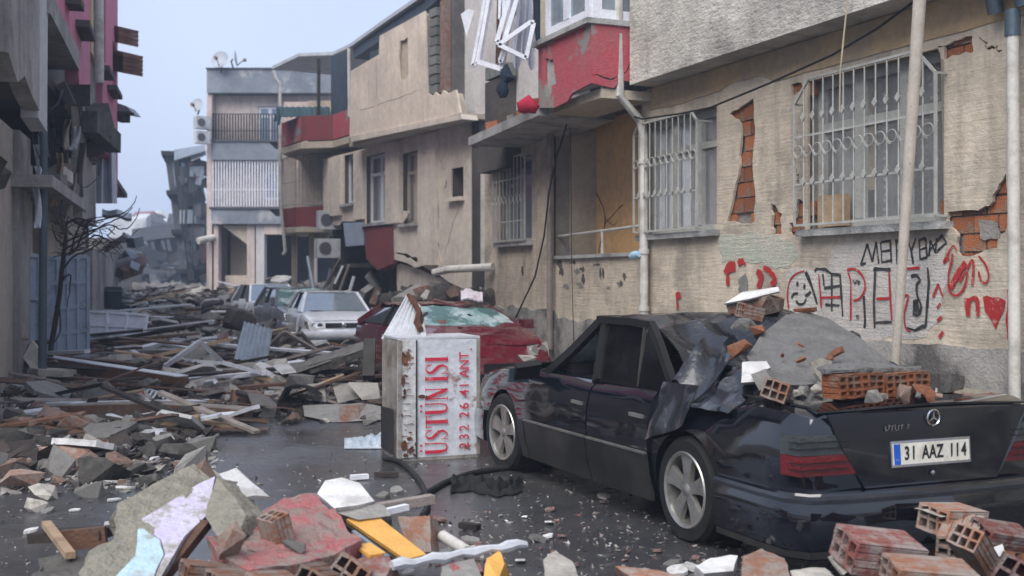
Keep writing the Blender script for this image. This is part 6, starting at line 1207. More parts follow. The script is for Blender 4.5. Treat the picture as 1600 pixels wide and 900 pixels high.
def scatter(n, kinds, name, cat, what, smin, smax, group, y0=462, y1=690, x0=0, x1=600, tilt=.4, lift=.3, plank=False, pw=1.5):
    for _ in range(n):
        px = rk.uniform(x0, x1); py = y0 + (y1 - y0) * rk.random() ** pw
        if py > 640 and px > 330 + (690 - py) * 2: continue
        if 455 < px < 600 and 462 < py < 530: continue
        d, p = on_mound(px, py); m_, lst = kinds[rk.randrange(len(kinds))]; me = rk.choice(lst); s_ = rk.uniform(smin, smax) * (1 + .018 * max(0, d - 14))
        sc3 = (s_, rk.uniform(.8, 1.5), rk.uniform(.8, 1.5)) if plank else (s_, s_ * rk.uniform(.7, 1.2), s_ * rk.uniform(.7, 1.2))
        rx = (rk.uniform(-.4, .4), rk.uniform(-tilt, tilt) * (.5 if plank and rk.random() < .7 else 1), rk.uniform(-.7, .7) + (math.pi if rk.random() < .5 else 0)) if plank else rot3()
        z = p.z + (s_ * (.5 * abs(math.sin(rx[1])) + .02) if plank else s_ * lift * .5)
        inst(me, name, (p.x, p.y, z), rx, sc3, label=f'{size_of(sc3[0] / (1 + .018 * max(0, d - 14)), smin, smax)}{what[m_]} {band_of(px, py)}', cat=cat, group=group)
scatter(230, [(m_, PK[m_]) for m_ in ('wood_brown', 'wood_dark', 'wood_pale', 'wood_grey', 'wood_brown')], 'broken_plank', 'plank', {'wood_brown': 'brown broken board', 'wood_dark': 'nearly black broken board', 'wood_pale': 'pale bare broken board', 'wood_grey': 'grey weathered broken board'}, .35, 1.5, 'broken boards in the rubble', plank=True)
scatter(70, [('pvc_white', PK['pvc_white'])], 'plastic_strip', 'strip', {'pvc_white': 'white plastic window strip'}, .3, 1.3, 'white plastic strips in the rubble', plank=True)
scatter(150, [(m_, CH[m_]) for m_ in ('concrete', 'concrete', 'concrete_dark', 'concrete_pale')], 'concrete_chunk', 'concrete chunk', {'concrete': 'grey broken concrete chunk', 'concrete_dark': 'dark wet concrete chunk', 'concrete_pale': 'pale mortar-coated chunk'}, .10, .42, 'concrete chunks in the rubble', y1=720)
scatter(90, [(m_, CH[m_]) for m_ in ('brick_dusty', 'brick_pink')], 'brick_chunk', 'brick chunk', {'brick_dusty': 'dusty orange brick fragment', 'brick_pink': 'dull red brick fragment'}, .10, .28, 'brick fragments in the rubble', y1=720)
scatter(110, [(m_, FK[m_]) for m_ in ('plaster_flake', 'plaster_flake', 'concrete_pale', 'concrete')], 'plaster_piece', 'plaster piece', {'plaster_flake': 'flat white plaster piece', 'concrete_pale': 'flat cream plaster piece', 'concrete': 'flat grey cement piece'}, .2, .75, 'flat plaster pieces in the rubble', y1=720)
scatter(60, [(m_, PK[m_]) for m_ in ('wood_brown', 'wood_dark', 'wood_grey', 'pvc_white')], 'fallen_timber', 'timber', {'wood_brown': 'long brown timber', 'wood_dark': 'long blackish timber', 'wood_grey': 'long grey timber', 'pvc_white': 'long white rail'}, 1.6, 3.2, 'long timbers in the rubble', plank=True, tilt=.16, y0=475, y1=660, pw=1.1)
scatter(16, [(m_, FK[m_]) for m_ in ('concrete', 'concrete_pale')], 'masonry_plate', 'plate', {'concrete': 'broad grey slab piece', 'concrete_pale': 'broad cream slab piece'}, .5, 1.0, 'broad slab pieces in the rubble', y0=475, y1=650, pw=1.1)
def ground_scatter(n, x0, x1, y0, y1, kinds, smin, smax, where, group):
    for _ in range(n):
        px, py = rk.uniform(x0, x1), rk.uniform(y0, y1); m_ = rk.choice(kinds); d, p = on_mound(px, py); s_ = smin + (smax - smin) * rk.random() ** 1.8; wt = {'concrete': 'grey concrete lump', 'concrete_dark': 'dark wet concrete lump', 'concrete_pale': 'pale mortar lump', 'brick_dusty': 'dusty brick lump'}[m_]
        lm = where[0] if px < (x0 + x1) / 2 else where[1]; inst(rk.choice(CH[m_]), 'broken_lump', p + Z * s_ * .2, rot3(), (s_, s_ * rk.uniform(.7, 1), s_ * rk.uniform(.7, 1)), label=f"{size_of(s_, smin, smax)}{wt} {lm}, {'further back' if py < (y0 + y1) / 2 else 'nearer'}", cat='rubble', group=group)
ground_scatter(120, -10, 320, 655, 765, ['concrete_dark', 'concrete_dark', 'concrete_dark', 'concrete', 'brick_dusty'], .08, .40, ('heaped at the left edge of the road', 'heaped below the long door lining'), 'lumps heaped at the near left')
ground_scatter(60, 330, 600, 612, 668, ['concrete_dark', 'concrete', 'brick_dusty', 'concrete_pale'], .06, .26, ('left of the black rubber sheet', 'at the road edge left of the tank'), 'lumps along the road edge')
# ---------------------------------------------------------------- countless small fragments
def fragments(name, m_, n, place, smin, smax, label):
    b = MB(); tm = [hull([V((rk.uniform(-1, 1), rk.uniform(-1, 1), rk.uniform(-.5, .5))) for _ in range(7)]) for _ in range(8)]
    for _ in range(n):
        p = place()
        if p is None: continue
        vs, fs = rk.choice(tm); s_ = rk.uniform(smin, smax) * (1 + .02 * max(0, p.y - 12)); m3 = Euler((rk.uniform(-.6, .6), rk.uniform(-.6, .6), rk.uniform(0, 6.28))).to_matrix() @ Matrix.Diagonal(V((s_, s_ * rk.uniform(.4, 1.1), s_ * rk.uniform(.25, .9))))
        b.add([m3 @ v + p + Z * s_ * .25 for v in vs], fs)
    return b.build(name, m_, kind='stuff', label=label)
def pl_mound():
    px = rk.uniform(-30, 610); py = 458 + 270 * rk.random() ** 1.6
    if py > 650 and px > 330 + (690 - py) * 2: return None
    return on_mound(px, py)[1]
fragments('rubble_fragments', 'debris_mix', 5200, pl_mound, .012, .07, 'small grey fragments covering the rubble'); fragments('plaster_fragments', 'shard_white', 1500, pl_mound, .012, .07, 'small white plaster bits over the rubble'); fragments('brick_fragments', 'brick_dusty', 900, pl_mound, .015, .06, 'small brick bits over the rubble'); fragments('wood_fragments', 'wood_dark', 1300, pl_mound, .05, .18, 'small dark wood bits over the rubble')
def pl_left():
    px = rk.uniform(-20, 340); py = rk.uniform(650, 775)
    return on_mound(px, py)[1] if rk.random() < 1.15 - (py - 650) / 125 * (.4 + px / 500) else None
fragments('left_heap_fragments', 'debris_mix', 1500, pl_left, .012, .06, 'small wet fragments over the near left heap')
def pl_road():
    py = 905 - 290 * rk.random() ** .75; px = rk.uniform(0, 1330)
    if px > 560 + (py - 560) * 2.6: return None
    return G(px, py, .004)
def pl_front():
    py = rk.uniform(800, 930); px = rk.uniform(560, 1600); return G(px, py, .004)
def pl_wall(): return SW(rk.uniform(3, 17.6), 6.25 + .78 * rk.random() ** .6, .13)
fragments('road_grit', 'debris_mix', 1500, pl_road, .005, .024, 'grey grit on the wet road'); fragments('road_plaster_bits', 'shard_white', 200, pl_road, .006, .026, 'white plaster bits on the wet road'); fragments('road_brick_bits', 'brick_pink', 160, pl_front, .006, .026, 'red brick bits on the near road'); fragments('near_grit', 'debris_mix', 800, pl_front, .004, .02, 'grey grit on the near road'); fragments('pavement_rubble', 'debris_mix', 900, pl_wall, .02, .07, 'plaster rubble along the foot of the graffiti wall')
# ---------------------------------------------------------------- hand-placed pieces
def rough_solid(poly, ext, amp, cuts, seed=0, fr=5.0):      # prism broken up and roughened
    bm = bmesh.new(); b = MB(); b.prism(poly, ext); vs = [bm.verts.new(v) for v in b.v]
    for f_ in b.f: bm.faces.new([vs[i] for i in f_])
    bmesh.ops.recalc_face_normals(bm, faces=bm.faces); bmesh.ops.triangulate(bm, faces=bm.faces)
    for _ in range(cuts): bmesh.ops.subdivide_edges(bm, edges=[e for e in bm.edges if e.calc_length() > .05], cuts=1, use_grid_fill=True); bmesh.ops.triangulate(bm, faces=bm.faces)
    bm.normal_update(); mv = [(v, v.normal * amp * (noise.noise(v.co * fr + V((seed, 0, 0))) + .6 * noise.noise(v.co * fr * 3 + V((0, seed, 0))))) for v in bm.verts]
    for v, o in mv: v.co += o
    bm.verts.index_update(); r = MB(); r.add([v.co.copy() for v in bm.verts], [tuple(v.index for v in f_.verts) for f_ in bm.faces]); bm.free(); return r
def PP(l): return [P(*q) for q in l]
def piece(name, mat_, px, ext, label, cat, amp=.012, cuts=3, group=None, seed=1, smooth=None, fr=5.0): return rough_solid(PP(px), ext, amp, cuts, seed, fr).build(name, mat_, None, smooth, label, cat, group)
def plank_px(name, mat_, p0, p1, w, h, label, cat='board', up=Z): b = MB(); b.bar(P(*p0), P(*p1), w, h, up); return b.build(name, mat_, None, None, label, cat)
# --- near left heap
lw = thing('masonry_fragment', 'large fallen wall piece with lilac and pale blue paint in the near left heap', 'wall piece', P(240, 900, 4.8))
pa, pb_, pc = P(336, 744, 5.55), P(222, 811, 5.10), P(238, 915, 4.62); pnr = (pb_ - pa).cross(pc - pa).normalized()
if pnr.y > 0: pnr = -pnr
def onp(x, y, o=0.0): dr = V(((x - CX) / F, 1, -(y - HY) / F)); e = V((0, 0, HC)); k = (pa - e).dot(pnr) / dr.dot(pnr); return e + dr * k + pnr * o
face = [(336, 744), (318, 752), (300, 762), (282, 774), (262, 786), (240, 800), (222, 811), (214, 830), (212, 868), (186, 892), (160, 925), (238, 925), (288, 838), (325, 803)]
rough_solid([onp(x, y, -.03) for x, y in face], V((-.13, .10, .075)), .018, 4, 2, 6).build('cement_body', 'olive_cement', lw)
rough_solid([onp(x, y) for x, y in face[:7] + [(236, 832), (252, 843), (258, 866), (246, 890), (236, 925)] + face[11:]], -pnr * .035, .003, 3, 5, 9).build('lilac_coat', 'lilac_plaster', lw)
rough_solid([onp(x, y, .001) for x, y in ((216, 822), (234, 833), (250, 844), (256, 866), (244, 890), (234, 925), (162, 925), (186, 894), (212, 868))], -pnr * .035, .003, 3, 7, 9).build('blue_coat', 'cyan_plaster', lw)
piece('cement_lump', 'olive_cement', [(142, 866, 5.0), (178, 852, 5.1), (196, 866, 5.05), (170, 915, 4.8), (128, 915, 4.8)], V((-.1, .25, -.05)), 'rough olive cement lump at the foot of the lilac wall piece', 'rubble', .02, 3)
piece('cement_lump', 'olive_cement', [(176, 806, 5.2), (204, 776, 5.35), (214, 802, 5.3), (206, 842, 5.2), (196, 838, 5.2)], V((-.06, .12, -.08)), 'olive cement corner broken off above the lilac wall piece', 'rubble', .02, 3, seed=4)
piece('brown_block', 'olive_cement', [(338, 745, 5.45), (360, 772, 5.3), (384, 806, 5.1), (372, 834, 4.95), (340, 838, 4.95), (324, 806, 5.15)], V((.05, .22, -.06)), 'brown cement block wedged between the lilac piece and the red lump', 'rubble', .015, 3)
pk = thing('red_block', 'big broken masonry block with faded red plaster on top, in the near foreground', 'masonry block', P(440, 900, 4.8))
rtop = [(420, 790, 5.45), (444, 776, 5.55), (492, 772, 5.6), (531, 808, 5.3), (564, 846, 5.05), (520, 866, 4.85), (480, 880, 4.75), (390, 893, 4.62), (346, 868, 4.8), (322, 838, 5.0), (372, 830, 5.1)]
rough_solid(PP(rtop), V((.02, .10, -.34)), .026, 5, 6, 7).build('masonry', 'pink_chunk', pk)
for k, (x, y, d) in enumerate(((330, 885, 4.72), (372, 900, 4.56), (428, 905, 4.52), (500, 893, 4.64), (545, 876, 4.82))): inst(HBD, 'brick', P(x, y, d) - Z * .05, (.15 * k, .2, .5 + .3 * k), (.8, .8, .9), pk)
inst(HBD, 'loose_brick', P(431, 826, 5.0), (.1, 1.25, .9), (.42, .62, .7), label='orange brick standing on the red plaster block', cat='brick')
inst(CH['brick_dusty'][1], 'brick_lump', P(360, 846, 4.78), (.4, .3, .3), (.13, .12, .20), label='orange-pink brick lump leaning on the left of the red block', cat='brick')
inst(CH['concrete'][2], 'cement_chip', P(458, 852, 4.86), (.4, .3, .3), (.12, .08, .07), label='small grey cement chip beside the standing orange brick', cat='rubble')
piece('plaster_sheet', 'plaster_flake', [(342, 740, 5.75), (369, 731, 5.85), (392, 752, 5.7), (421, 776, 5.5), (398, 774, 5.45), (374, 778, 5.4)], V((.0, .012, -.02)), 'white plaster sheet standing behind the lilac wall piece', 'plaster sheet', .003, 2)
piece('plaster_sheet', 'plaster_flake', [(495, 771, 5.75), (508, 751, 6.0), (534, 746, 6.05), (562, 755, 5.95), (585, 783, 5.7), (560, 789, 5.6), (522, 794, 5.55)], V((.0, .02, -.02)), 'roundish white plaster sheet behind the red block', 'plaster sheet', .003, 2)
piece('plaster_lump', 'concrete', [(510, 796, 5.6), (560, 791, 5.65), (600, 790, 5.7), (610, 806, 5.6), (560, 812, 5.5)], V((0, .2, -.16)), 'grey lump under the roundish white plaster sheet', 'rubble', .012, 3)
ob_ = thing('orange_board', 'bright orange painted board lying in the near rubble', 'board', P(600, 870, 5.3)); b = MB(); b.prism(PP([(541, 811, 5.55), (582, 800, 5.68), (666, 866, 5.05), (634, 874, 4.98)]), V((0, .01, -.018))); b.build('face', 'wood_orange', ob_); b = MB(); b.prism([p + V((-.012, -.006, -.022)) for p in PP([(541, 811, 5.55), (582, 800, 5.68), (666, 866, 5.05), (634, 874, 4.98)])], V((0, .01, -.016))); b.build('backing', 'wood_dark', ob_)
plank_px('small_board', 'wood_orange', (566, 852, 5.1), (590, 868, 5.0), .08, .015, 'small orange board scrap below the big orange board')
plank_px('metal_trim', 'corr_grey', (552, 832, 5.3), (606, 872, 5.0), .02, .02, 'thin grey metal strip beside the orange board', 'strip')
plank_px('grey_batten', 'wood_grey', (572, 797, 5.8), (676, 779, 6.0), .06, .045, 'grey wooden batten lying behind the orange board', 'batten'); plank_px('white_batten', 'pvc_white', (588, 803, 5.7), (636, 792, 5.85), .035, .03, 'short white strip under the grey batten', 'strip')
piece('brown_brickwork', 'brick_dusty', [(620, 806, 5.7), (672, 806, 5.75), (674, 862, 5.5), (640, 866, 5.4)], V((.03, .18, -.06)), 'dark brown brickwork lump right of the orange board', 'masonry', .014, 3)
def flaky_bar(p0, p1, label): b = MB(); n = 14; b.tube([P(*p0).lerp(P(*p1), k / n) + V((0, 0, .006 * math.sin(k * 2.1))) for k in range(n + 1)], [.022 + .006 * math.sin(k * 1.7) for k in range(n + 1)], 7); b.build('flaky_bar', 'corr_white', None, 50, label, 'bar')
flaky_bar((612, 884, 4.9), (822, 849, 5.3), 'flaking white metal bar lying across the near foreground')
b = MB(); b.tube([P(692, 838, 5.75), P(731, 862, 5.45)], .03, 10); b.build('pipe_stub', 'pipe_white', None, 40, 'short white plastic pipe lying just above the flaking bar', 'pipe')
for k, (m_, px, lab) in enumerate((('brick_pink', [(548, 876, 4.95), (600, 862, 5.05), (616, 880, 4.95), (600, 905, 4.75), (556, 910, 4.7)], 'pinkish brick lump right of the red block at the bottom edge'), ('wood_orange', [(760, 872, 5.1), (780, 862, 5.2), (790, 880, 5.1), (778, 905, 4.9), (756, 905, 4.9)], 'ochre plaster piece standing at the bottom edge'), ('concrete_pale', [(848, 874, 5.15), (868, 858, 5.3), (896, 876, 5.15), (906, 905, 4.95), (852, 908, 4.9)], 'pale cement lump at the bottom edge below the car'), ('concrete', [(690, 885, 5.0), (740, 872, 5.1), (752, 905, 4.9), (690, 908, 4.85)], 'grey cement lump under the flaking bar'), ('pink_chunk', [(700, 880, 5.0), (748, 872, 5.2), (756, 892, 5.0), (716, 905, 4.9)], 'red plaster scrap at the bottom edge under the flaking bar'), ('brick_dusty', [(960, 884, 5.2), (1010, 890, 5.15), (1080, 905, 5.0), (1000, 912, 4.95)], 'flat orange brick shard at the bottom edge near the rear wheel'), ('brick_dusty', [(1160, 868, 5.25), (1190, 859, 5.4), (1226, 872, 5.2), (1234, 905, 4.95), (1160, 905, 4.95)], 'rounded orange-brown brick lump at the bottom edge left of the bumper'), ('plaster_flake', [(1086, 884, 5.3), (1110, 872, 5.4), (1152, 869, 5.4), (1146, 892, 5.2), (1100, 896, 5.15)], 'white layered plaster shard beside the rounded brick lump'), ('concrete_pale', [(1236, 893, 5.1), (1290, 886, 5.2), (1306, 905, 5.0), (1240, 908, 5.0)], 'flat pale shard at the bottom edge under the bumper'))): piece('broken_lump', m_, px, V((.02, .14, -.10)), lab, 'rubble', .012, 3, seed=k)
plank_px('pale_stick', 'wood_pale', (72, 818, 5.9), (110, 868, 5.2), .045, .03, 'pale bare wooden stick at lower left', 'stick'); plank_px('dark_board', 'wood_dark', (56, 838, 5.9), (170, 832, 5.8), .14, .05, 'dark wet board end behind the pale stick'); plank_px('brown_board', 'wood_brown', (96, 845, 5.75), (166, 838, 5.75), .03, .10, 'brown board behind the pale stick at lower left'); plank_px('diagonal_board', 'wood_brown', (250, 905, 4.8), (320, 818, 5.15), .06, .04, 'brown batten leaning along the right edge of the lilac wall piece', 'batten')
piece('corner_lump', 'concrete_dark', [(60, 872, 5.3), (110, 866, 5.4), (150, 880, 5.2), (120, 915, 4.8), (50, 912, 4.9)], V((0, .2, -.1)), 'dark cement lump at the lower left corner', 'rubble', .02, 3)
# --- near right bricks
for me, x, y, d, r_, s_, lab in ((HBP, 1372, 862, 5.1, (.25, .15, .25), (1.15, 1.1, 1.1), 'pink and white plastered hollow brick lying in front of the rear bumper'), (HBD, 1488, 812, 5.75, (.1, .1, .5), (.95, 1, 1), 'hollow brick with a cement cap standing right of the plastered brick'), (HBP, 1566, 836, 5.6, (.4, .2, .4), (1, .8, .6), 'dull red brick at the right edge beside the bumper'), (HBD, 1520, 858, 5.2, (.3, .6, .9), (.9, .7, .8), 'orange broken brick tilted at the lower right'), (HBD, 1452, 900, 4.9, (.2, .1, .1), (1.2, 1, .8), 'orange hollow brick cut by the bottom edge at right'), (HBP, 1590, 900, 5.0, (.5, .2, 1.2), (1, 1, 1), 'dark red brick in the lower right corner'), (HBD, 1500, 838, 5.6, (.1, -.3, 1.0), (.9, .9, .9), 'brown hollow brick under the capped brick at lower right')): inst(me, 'hollow_brick', P(x, y, d), r_, s_, label=lab, cat='brick')
piece('cement_plate', 'concrete_pale', [(1441, 797, 5.7), (1480, 788, 5.85), (1520, 800, 5.8), (1519, 806, 5.7), (1470, 808, 5.6)], V((.0, .12, -.015)), 'cement plate on top of the capped brick at lower right', 'cement plate', .006, 2); piece('cream_tile', 'concrete_pale', [(1295, 870, 5.2), (1328, 852, 5.3), (1345, 880, 5.1), (1318, 898, 5.0)], V((0, .03, -.01)), 'cream plaster plate left of the plastered hollow brick', 'plaster plate', .004, 2); piece('white_lump', 'plaster_flake', [(1552, 856, 5.4), (1566, 850, 5.45), (1572, 866, 5.3), (1556, 872, 5.25)], V((.0, .08, -.03)), 'white plaster lump at lower right', 'plaster', .01, 2)
for k in range(16): x, y = rk.uniform(1430, 1610), rk.uniform(840, 905); inst(rk.choice(CH[rk.choice(['brick', 'brick_dusty', 'concrete', 'brick_pink'])]), 'loose_chunk', G(x, y) * 1.0 + Z * .05, rot3(), [rk.uniform(.08, .2)] * 3, label='small brick and cement lump heaped in the lower right corner', cat='rubble', group='small lumps in the lower right corner')
for k in range(34):
    x, y = rk.uniform(480, 1320), rk.uniform(770, 900)
    if x > 1000 and y < 800: continue
    g = G(x, y); m_ = rk.choice(['plaster_flake', 'brick_pink', 'concrete', 'concrete_pale', 'brick_pink']); s_ = rk.uniform(.05, .15); inst(rk.choice(FK[m_]), 'loose_flake', g + Z * .02, (rk.uniform(-.3, .3), rk.uniform(-.3, .3), rk.uniform(0, 6)), (s_, s_, s_ * 2), label={'plaster_flake': 'small white plaster flake on the road beside the black car', 'brick_pink': 'small red brick flake on the road beside the black car', 'concrete': 'small grey cement flake on the road beside the black car', 'concrete_pale': 'small cream flake on the road beside the black car'}[m_], cat='flake', group='flakes on the near road')
# --- road: hoses, rag, bag
def hose(pts, r_, label): b = MB(); b.tube([G(x, y, .025) for x, y in curve_pts(pts, 6)], r_, 8); b.build('hose', 'cable_black', None, 60, label, 'hose')
hose([(600, 716), (625, 722), (648, 742), (662, 764), (668, 790), (660, 806)], .022, 'black hose curling from under the tank towards the camera'); hose([(860, 722), (800, 730), (745, 738), (700, 752), (660, 774), (630, 786)], .024, 'black hose running from the black car across the road')
b = MB(); b.sheet(lambda u, v: G(704 + 112 * u, 772 - 24 * v - 4 * math.sin(u * 7), .01) + Z * (.11 * max(0, nz((u * 9, v * 4, 3), 1.4) + .2) * math.sin(math.pi * v)) + V((0, .06 * nz((u * 7, v * 2, 5), 1.2), 0)), 40, 12, .008); b.build('black_rag', 'rubber', None, 60, 'black crumpled rag lying on the wet road right of the hoses', 'rag')
b = MB(); b.sheet(lambda u, v: G(538 + 58 * u, 701 - 16 * v, .01) + Z * (.10 * max(0, nz((u * 5, v * 5, 8), 1.3) + .35) * math.sin(math.pi * v) * (.4 + u)), 24, 10, .006); b.build('clear_bag', 'bag_clear', None, 60, 'crumpled clear plastic bag beside the foot of the tank', 'bag')
for x0, y0, x1, y1, m_, lab in ((585, 741, 622, 741, 'wood_dark', 'short black stick on the road in front of the tank'), (548, 746, 575, 744, 'pvc_white', 'short white strip on the road in front of the tank'), (720, 820, 748, 824, 'wood_dark', 'small dark wood splinter on the road')): b = MB(); b.bar(G(x0, y0, .03), G(x1, y1, .03), .05, .035); b.build('splinter', m_, None, None, lab, 'stick')
# --- big pieces in the rubble field
def long_beam(name, m_, p0, p1, w, h, label, cat='beam', tip=None):
    t = thing(name, label, cat, P(*p0)); b = MB(); n = 8; A, B_ = P(*p0), P(*p1)
    b.bar(A, B_, w, h); b.build('beam', m_, t)
    if tip: b = MB(); b.bar(A + Z * (h / 2 + .006), B_ + Z * (h / 2 + .006), w * 1.02, .012); b.build('edge_strip', tip, t)
long_beam('door_lining', 'wood_brown', (62, 645, 12.3), (245, 640, 12.2), .25, .15, 'long dark brown door lining lying level at the near edge of the rubble', 'beam', 'wood_grey'); long_beam('door_lining', 'wood_brown', (240, 640, 12.2), (389, 650, 12.1), .25, .15, 'reddish brown board continuing the long door lining to the right', 'beam', 'wood_grey')
long_beam('fallen_timber', 'wood_brown', (74, 566, 16.2), (286, 598, 15.0), .2, .16, 'brown beam with a white top edge sloping down right, in front of the blue gate', 'beam', 'pvc_white')
long_beam('white_plank', 'wood_grey', (62, 588, 15.6), (168, 605, 14.6), .22, .03, 'pale plank below the brown white-edged beam', 'plank'); long_beam('white_plank', 'pvc_white', (168, 667, 12.0), (378, 677, 11.6), .10, .05, 'thin white plank lying level below the long door lining', 'plank')
piece('broken_plate', 'concrete', [(38, 668, 12.0), (80, 662, 12.3), (170, 666, 12.2), (168, 682, 11.7), (90, 684, 11.6), (70, 676, 11.7)], V((0, .35, -.16)), 'pale grey concrete slab at the near left edge of the rubble', 'slab', .01, 3); piece('broken_plate', 'concrete_dark', [(172, 672, 11.9), (262, 674, 11.9), (300, 684, 11.6), (296, 706, 11.0), (240, 708, 10.9), (178, 692, 11.4)], V((0, .3, -.12)), 'dark wet concrete slab right of the pale slab', 'slab', .012, 3)
piece('plaster_crust', 'plaster_flake', [(262, 674, 11.7), (300, 680, 11.5), (296, 694, 11.3), (270, 692, 11.3)], V((0, .1, -.02)), 'white plaster crust on the right end of the dark slab', 'plaster', .006, 2); piece('chair_back', 'concrete', [(125, 634, 13.2), (126, 606, 13.4), (134, 598, 13.4), (166, 597, 13.4), (174, 604, 13.4), (175, 632, 13.2)], V((0, .06, .0)), 'grey rounded chair back standing in the rubble', 'chair back', .004, 2)
lr = thing('stair_railing', 'white ladder-like railing lying tilted in the rubble behind the long beam', 'railing', P(260, 640, 13.2)); A0, A1, B0, B1 = P(226, 606, 14.0), P(300, 634, 13.2), P(218, 620, 13.4), P(284, 648, 12.7)
for q0, q1 in ((A0, A1), (B0, B1)): b = MB(); b.bar(q0, q1, .03, .03); b.build('side_rail', 'pvc_white', lr)
for k in range(12): b = MB(); b.bar(A0.lerp(A1, k / 11), B0.lerp(B1, k / 11), .02, .02); b.build('rung', 'pvc_white', lr)
b = MB(); b.tube([P(200, 626, 13.4), P(208, 622, 13.4), P(222, 622, 13.4), P(229, 628, 13.3)], [.05, .09, .09, .04], 9); b.build('red_bag', 'cloth_red', None, 60, 'dark red bag in the rubble left of the white railing', 'bag')
wf = thing('masonry_fragment', 'tall broken wall piece with white face leaning on the left building', 'wall piece', P(45, 620, 15)); rough_solid(PP([(10, 552, 15.4), (36, 534, 15.6), (52, 548, 15.4), (84, 612, 14.8), (76, 622, 14.6), (52, 612, 14.8)]), V((-.05, .3, .0)), .03, 3, 3).build('brick_body', 'concrete_dark', wf); b = MB(); b.prism(PP([(50, 532, 15.3), (62, 546, 15.2), (62, 572, 15.0), (87, 622, 14.5), (80, 624, 14.5), (36, 558, 15.1)]), V((0, .05, 0))); b.build('white_face', 'concrete_pale', wf)
plank_px('pale_plank', 'wood_grey', (31, 502, 15.2), (40, 530, 15.0), .09, .03, 'short pale plank standing against the left wall', 'plank')
def corr_sheet(name, m_, c4, label, n=7):
    a, b_, c, d = PP(c4); q = MB(); nr = (b_ - a).cross(d - a).normalized(); q.sheet(lambda u, v: (a.lerp(b_, u)).lerp(d.lerp(c, u), v) + nr * .025 * math.sin(u * n * 6.28), n * 8, 6, .006); q.build(name, m_, None, 60, label, 'metal sheet')
corr_sheet('corrugated_sheet', 'corr_grey', [(366, 562, 17.5), (418, 566, 17.0), (426, 514, 17.6), (382, 503, 18.2)], 'blue-grey corrugated sheet standing crooked in the middle of the rubble'); corr_sheet('corrugated_sheet', 'wood_grey', [(215, 528, 22), (310, 533, 21.5), (318, 520, 23.5), (226, 518, 23.5)], 'flat brown-grey corrugated sheet lying beyond the brown beam', 10)
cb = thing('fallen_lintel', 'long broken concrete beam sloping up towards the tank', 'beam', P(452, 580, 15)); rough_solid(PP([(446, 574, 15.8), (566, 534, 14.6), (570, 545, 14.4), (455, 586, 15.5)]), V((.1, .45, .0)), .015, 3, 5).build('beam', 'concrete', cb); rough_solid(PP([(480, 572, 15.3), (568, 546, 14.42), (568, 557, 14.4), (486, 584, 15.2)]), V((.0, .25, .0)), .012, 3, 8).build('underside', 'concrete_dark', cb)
for k, (px, lab) in enumerate((([(407, 618, 13.6), (440, 612, 13.6), (446, 640, 13.2), (410, 648, 13.1)], 'cream wall tile piece left of the black rubber sheet'), ([(480, 602, 13.6), (506, 600, 13.6), (510, 628, 13.4), (490, 626, 13.4)], 'cream wall tile piece just behind the black rubber sheet'), ([(519, 601, 13.6), (546, 600, 13.5), (562, 622, 13.3), (528, 630, 13.2)], 'cream wall tile piece with a curved broken edge, middle of the row'), ([(544, 599, 13.3), (590, 600, 13.2), (594, 622, 13.0), (566, 625, 13.1)], 'cream wall tile piece nearest the tank'), ([(426, 572, 15.6), (448, 568, 15.6), (462, 582, 15.2), (440, 585, 15.2)], 'white plaster plate on the concrete beam end'))): piece('tile_piece', 'concrete_pale' if k < 4 else 'plaster_flake', px, V((.0, .05, .01)), lab, 'tile piece', .004, 2)
b = MB(); b.sheet(lambda u, v: P(*[(422 + 44 * u + 12 * v), 0, 0][:1], 664 - (64 * math.sin(u * 1.75)) - 6 * v, 13.0 + .45 * v + .1 * u) if u < .6 else P(422 + 44 * .6 + (u - .6) * 110 + 12 * v, 664 - 64 * math.sin(1.05) - 8 * math.sin((u - .6) * 8) + (u - .6) * 20, 13.0 + .45 * v), 16, 5, .03); b.build('rubber_sheet', 'rubber', None, 60, 'bent black rubber sheet arching up at the near edge of the rubble', 'rubber sheet')
piece('fallen_lintel', 'concrete', [(474, 634, 13.0), (560, 630, 13.0), (596, 634, 12.8), (594, 656, 12.4), (520, 660, 12.3), (476, 650, 12.6)], V((.05, .3, -.05)), 'grey concrete beam stub behind the tank base', 'beam', .012, 3); piece('fallen_lintel', 'concrete_dark', [(500, 674, 11.9), (545, 664, 12.2), (600, 664, 12.0), (600, 682, 11.6), (540, 690, 11.4), (502, 686, 11.5)], V((.02, .35, -.08)), 'dark flat concrete piece lying on the road left of the tank', 'slab', .01, 3); piece('brick_mass', 'brick_dusty', [(530, 636, 12.6), (560, 634, 12.7), (562, 656, 12.4), (536, 660, 12.3)], V((.05, .2, .0)), 'orange brick mass between the concrete pieces left of the tank', 'masonry', .02, 3)
piece('masonry_plate', 'concrete_pale', [(278, 576, 16.8), (340, 566, 17.5), (430, 566, 16.6), (420, 578, 16.0), (352, 582, 16.0), (300, 580, 16.4)], V((.0, .3, -.10)), 'flat pale floor slab in the middle of the rubble', 'slab', .01, 3)
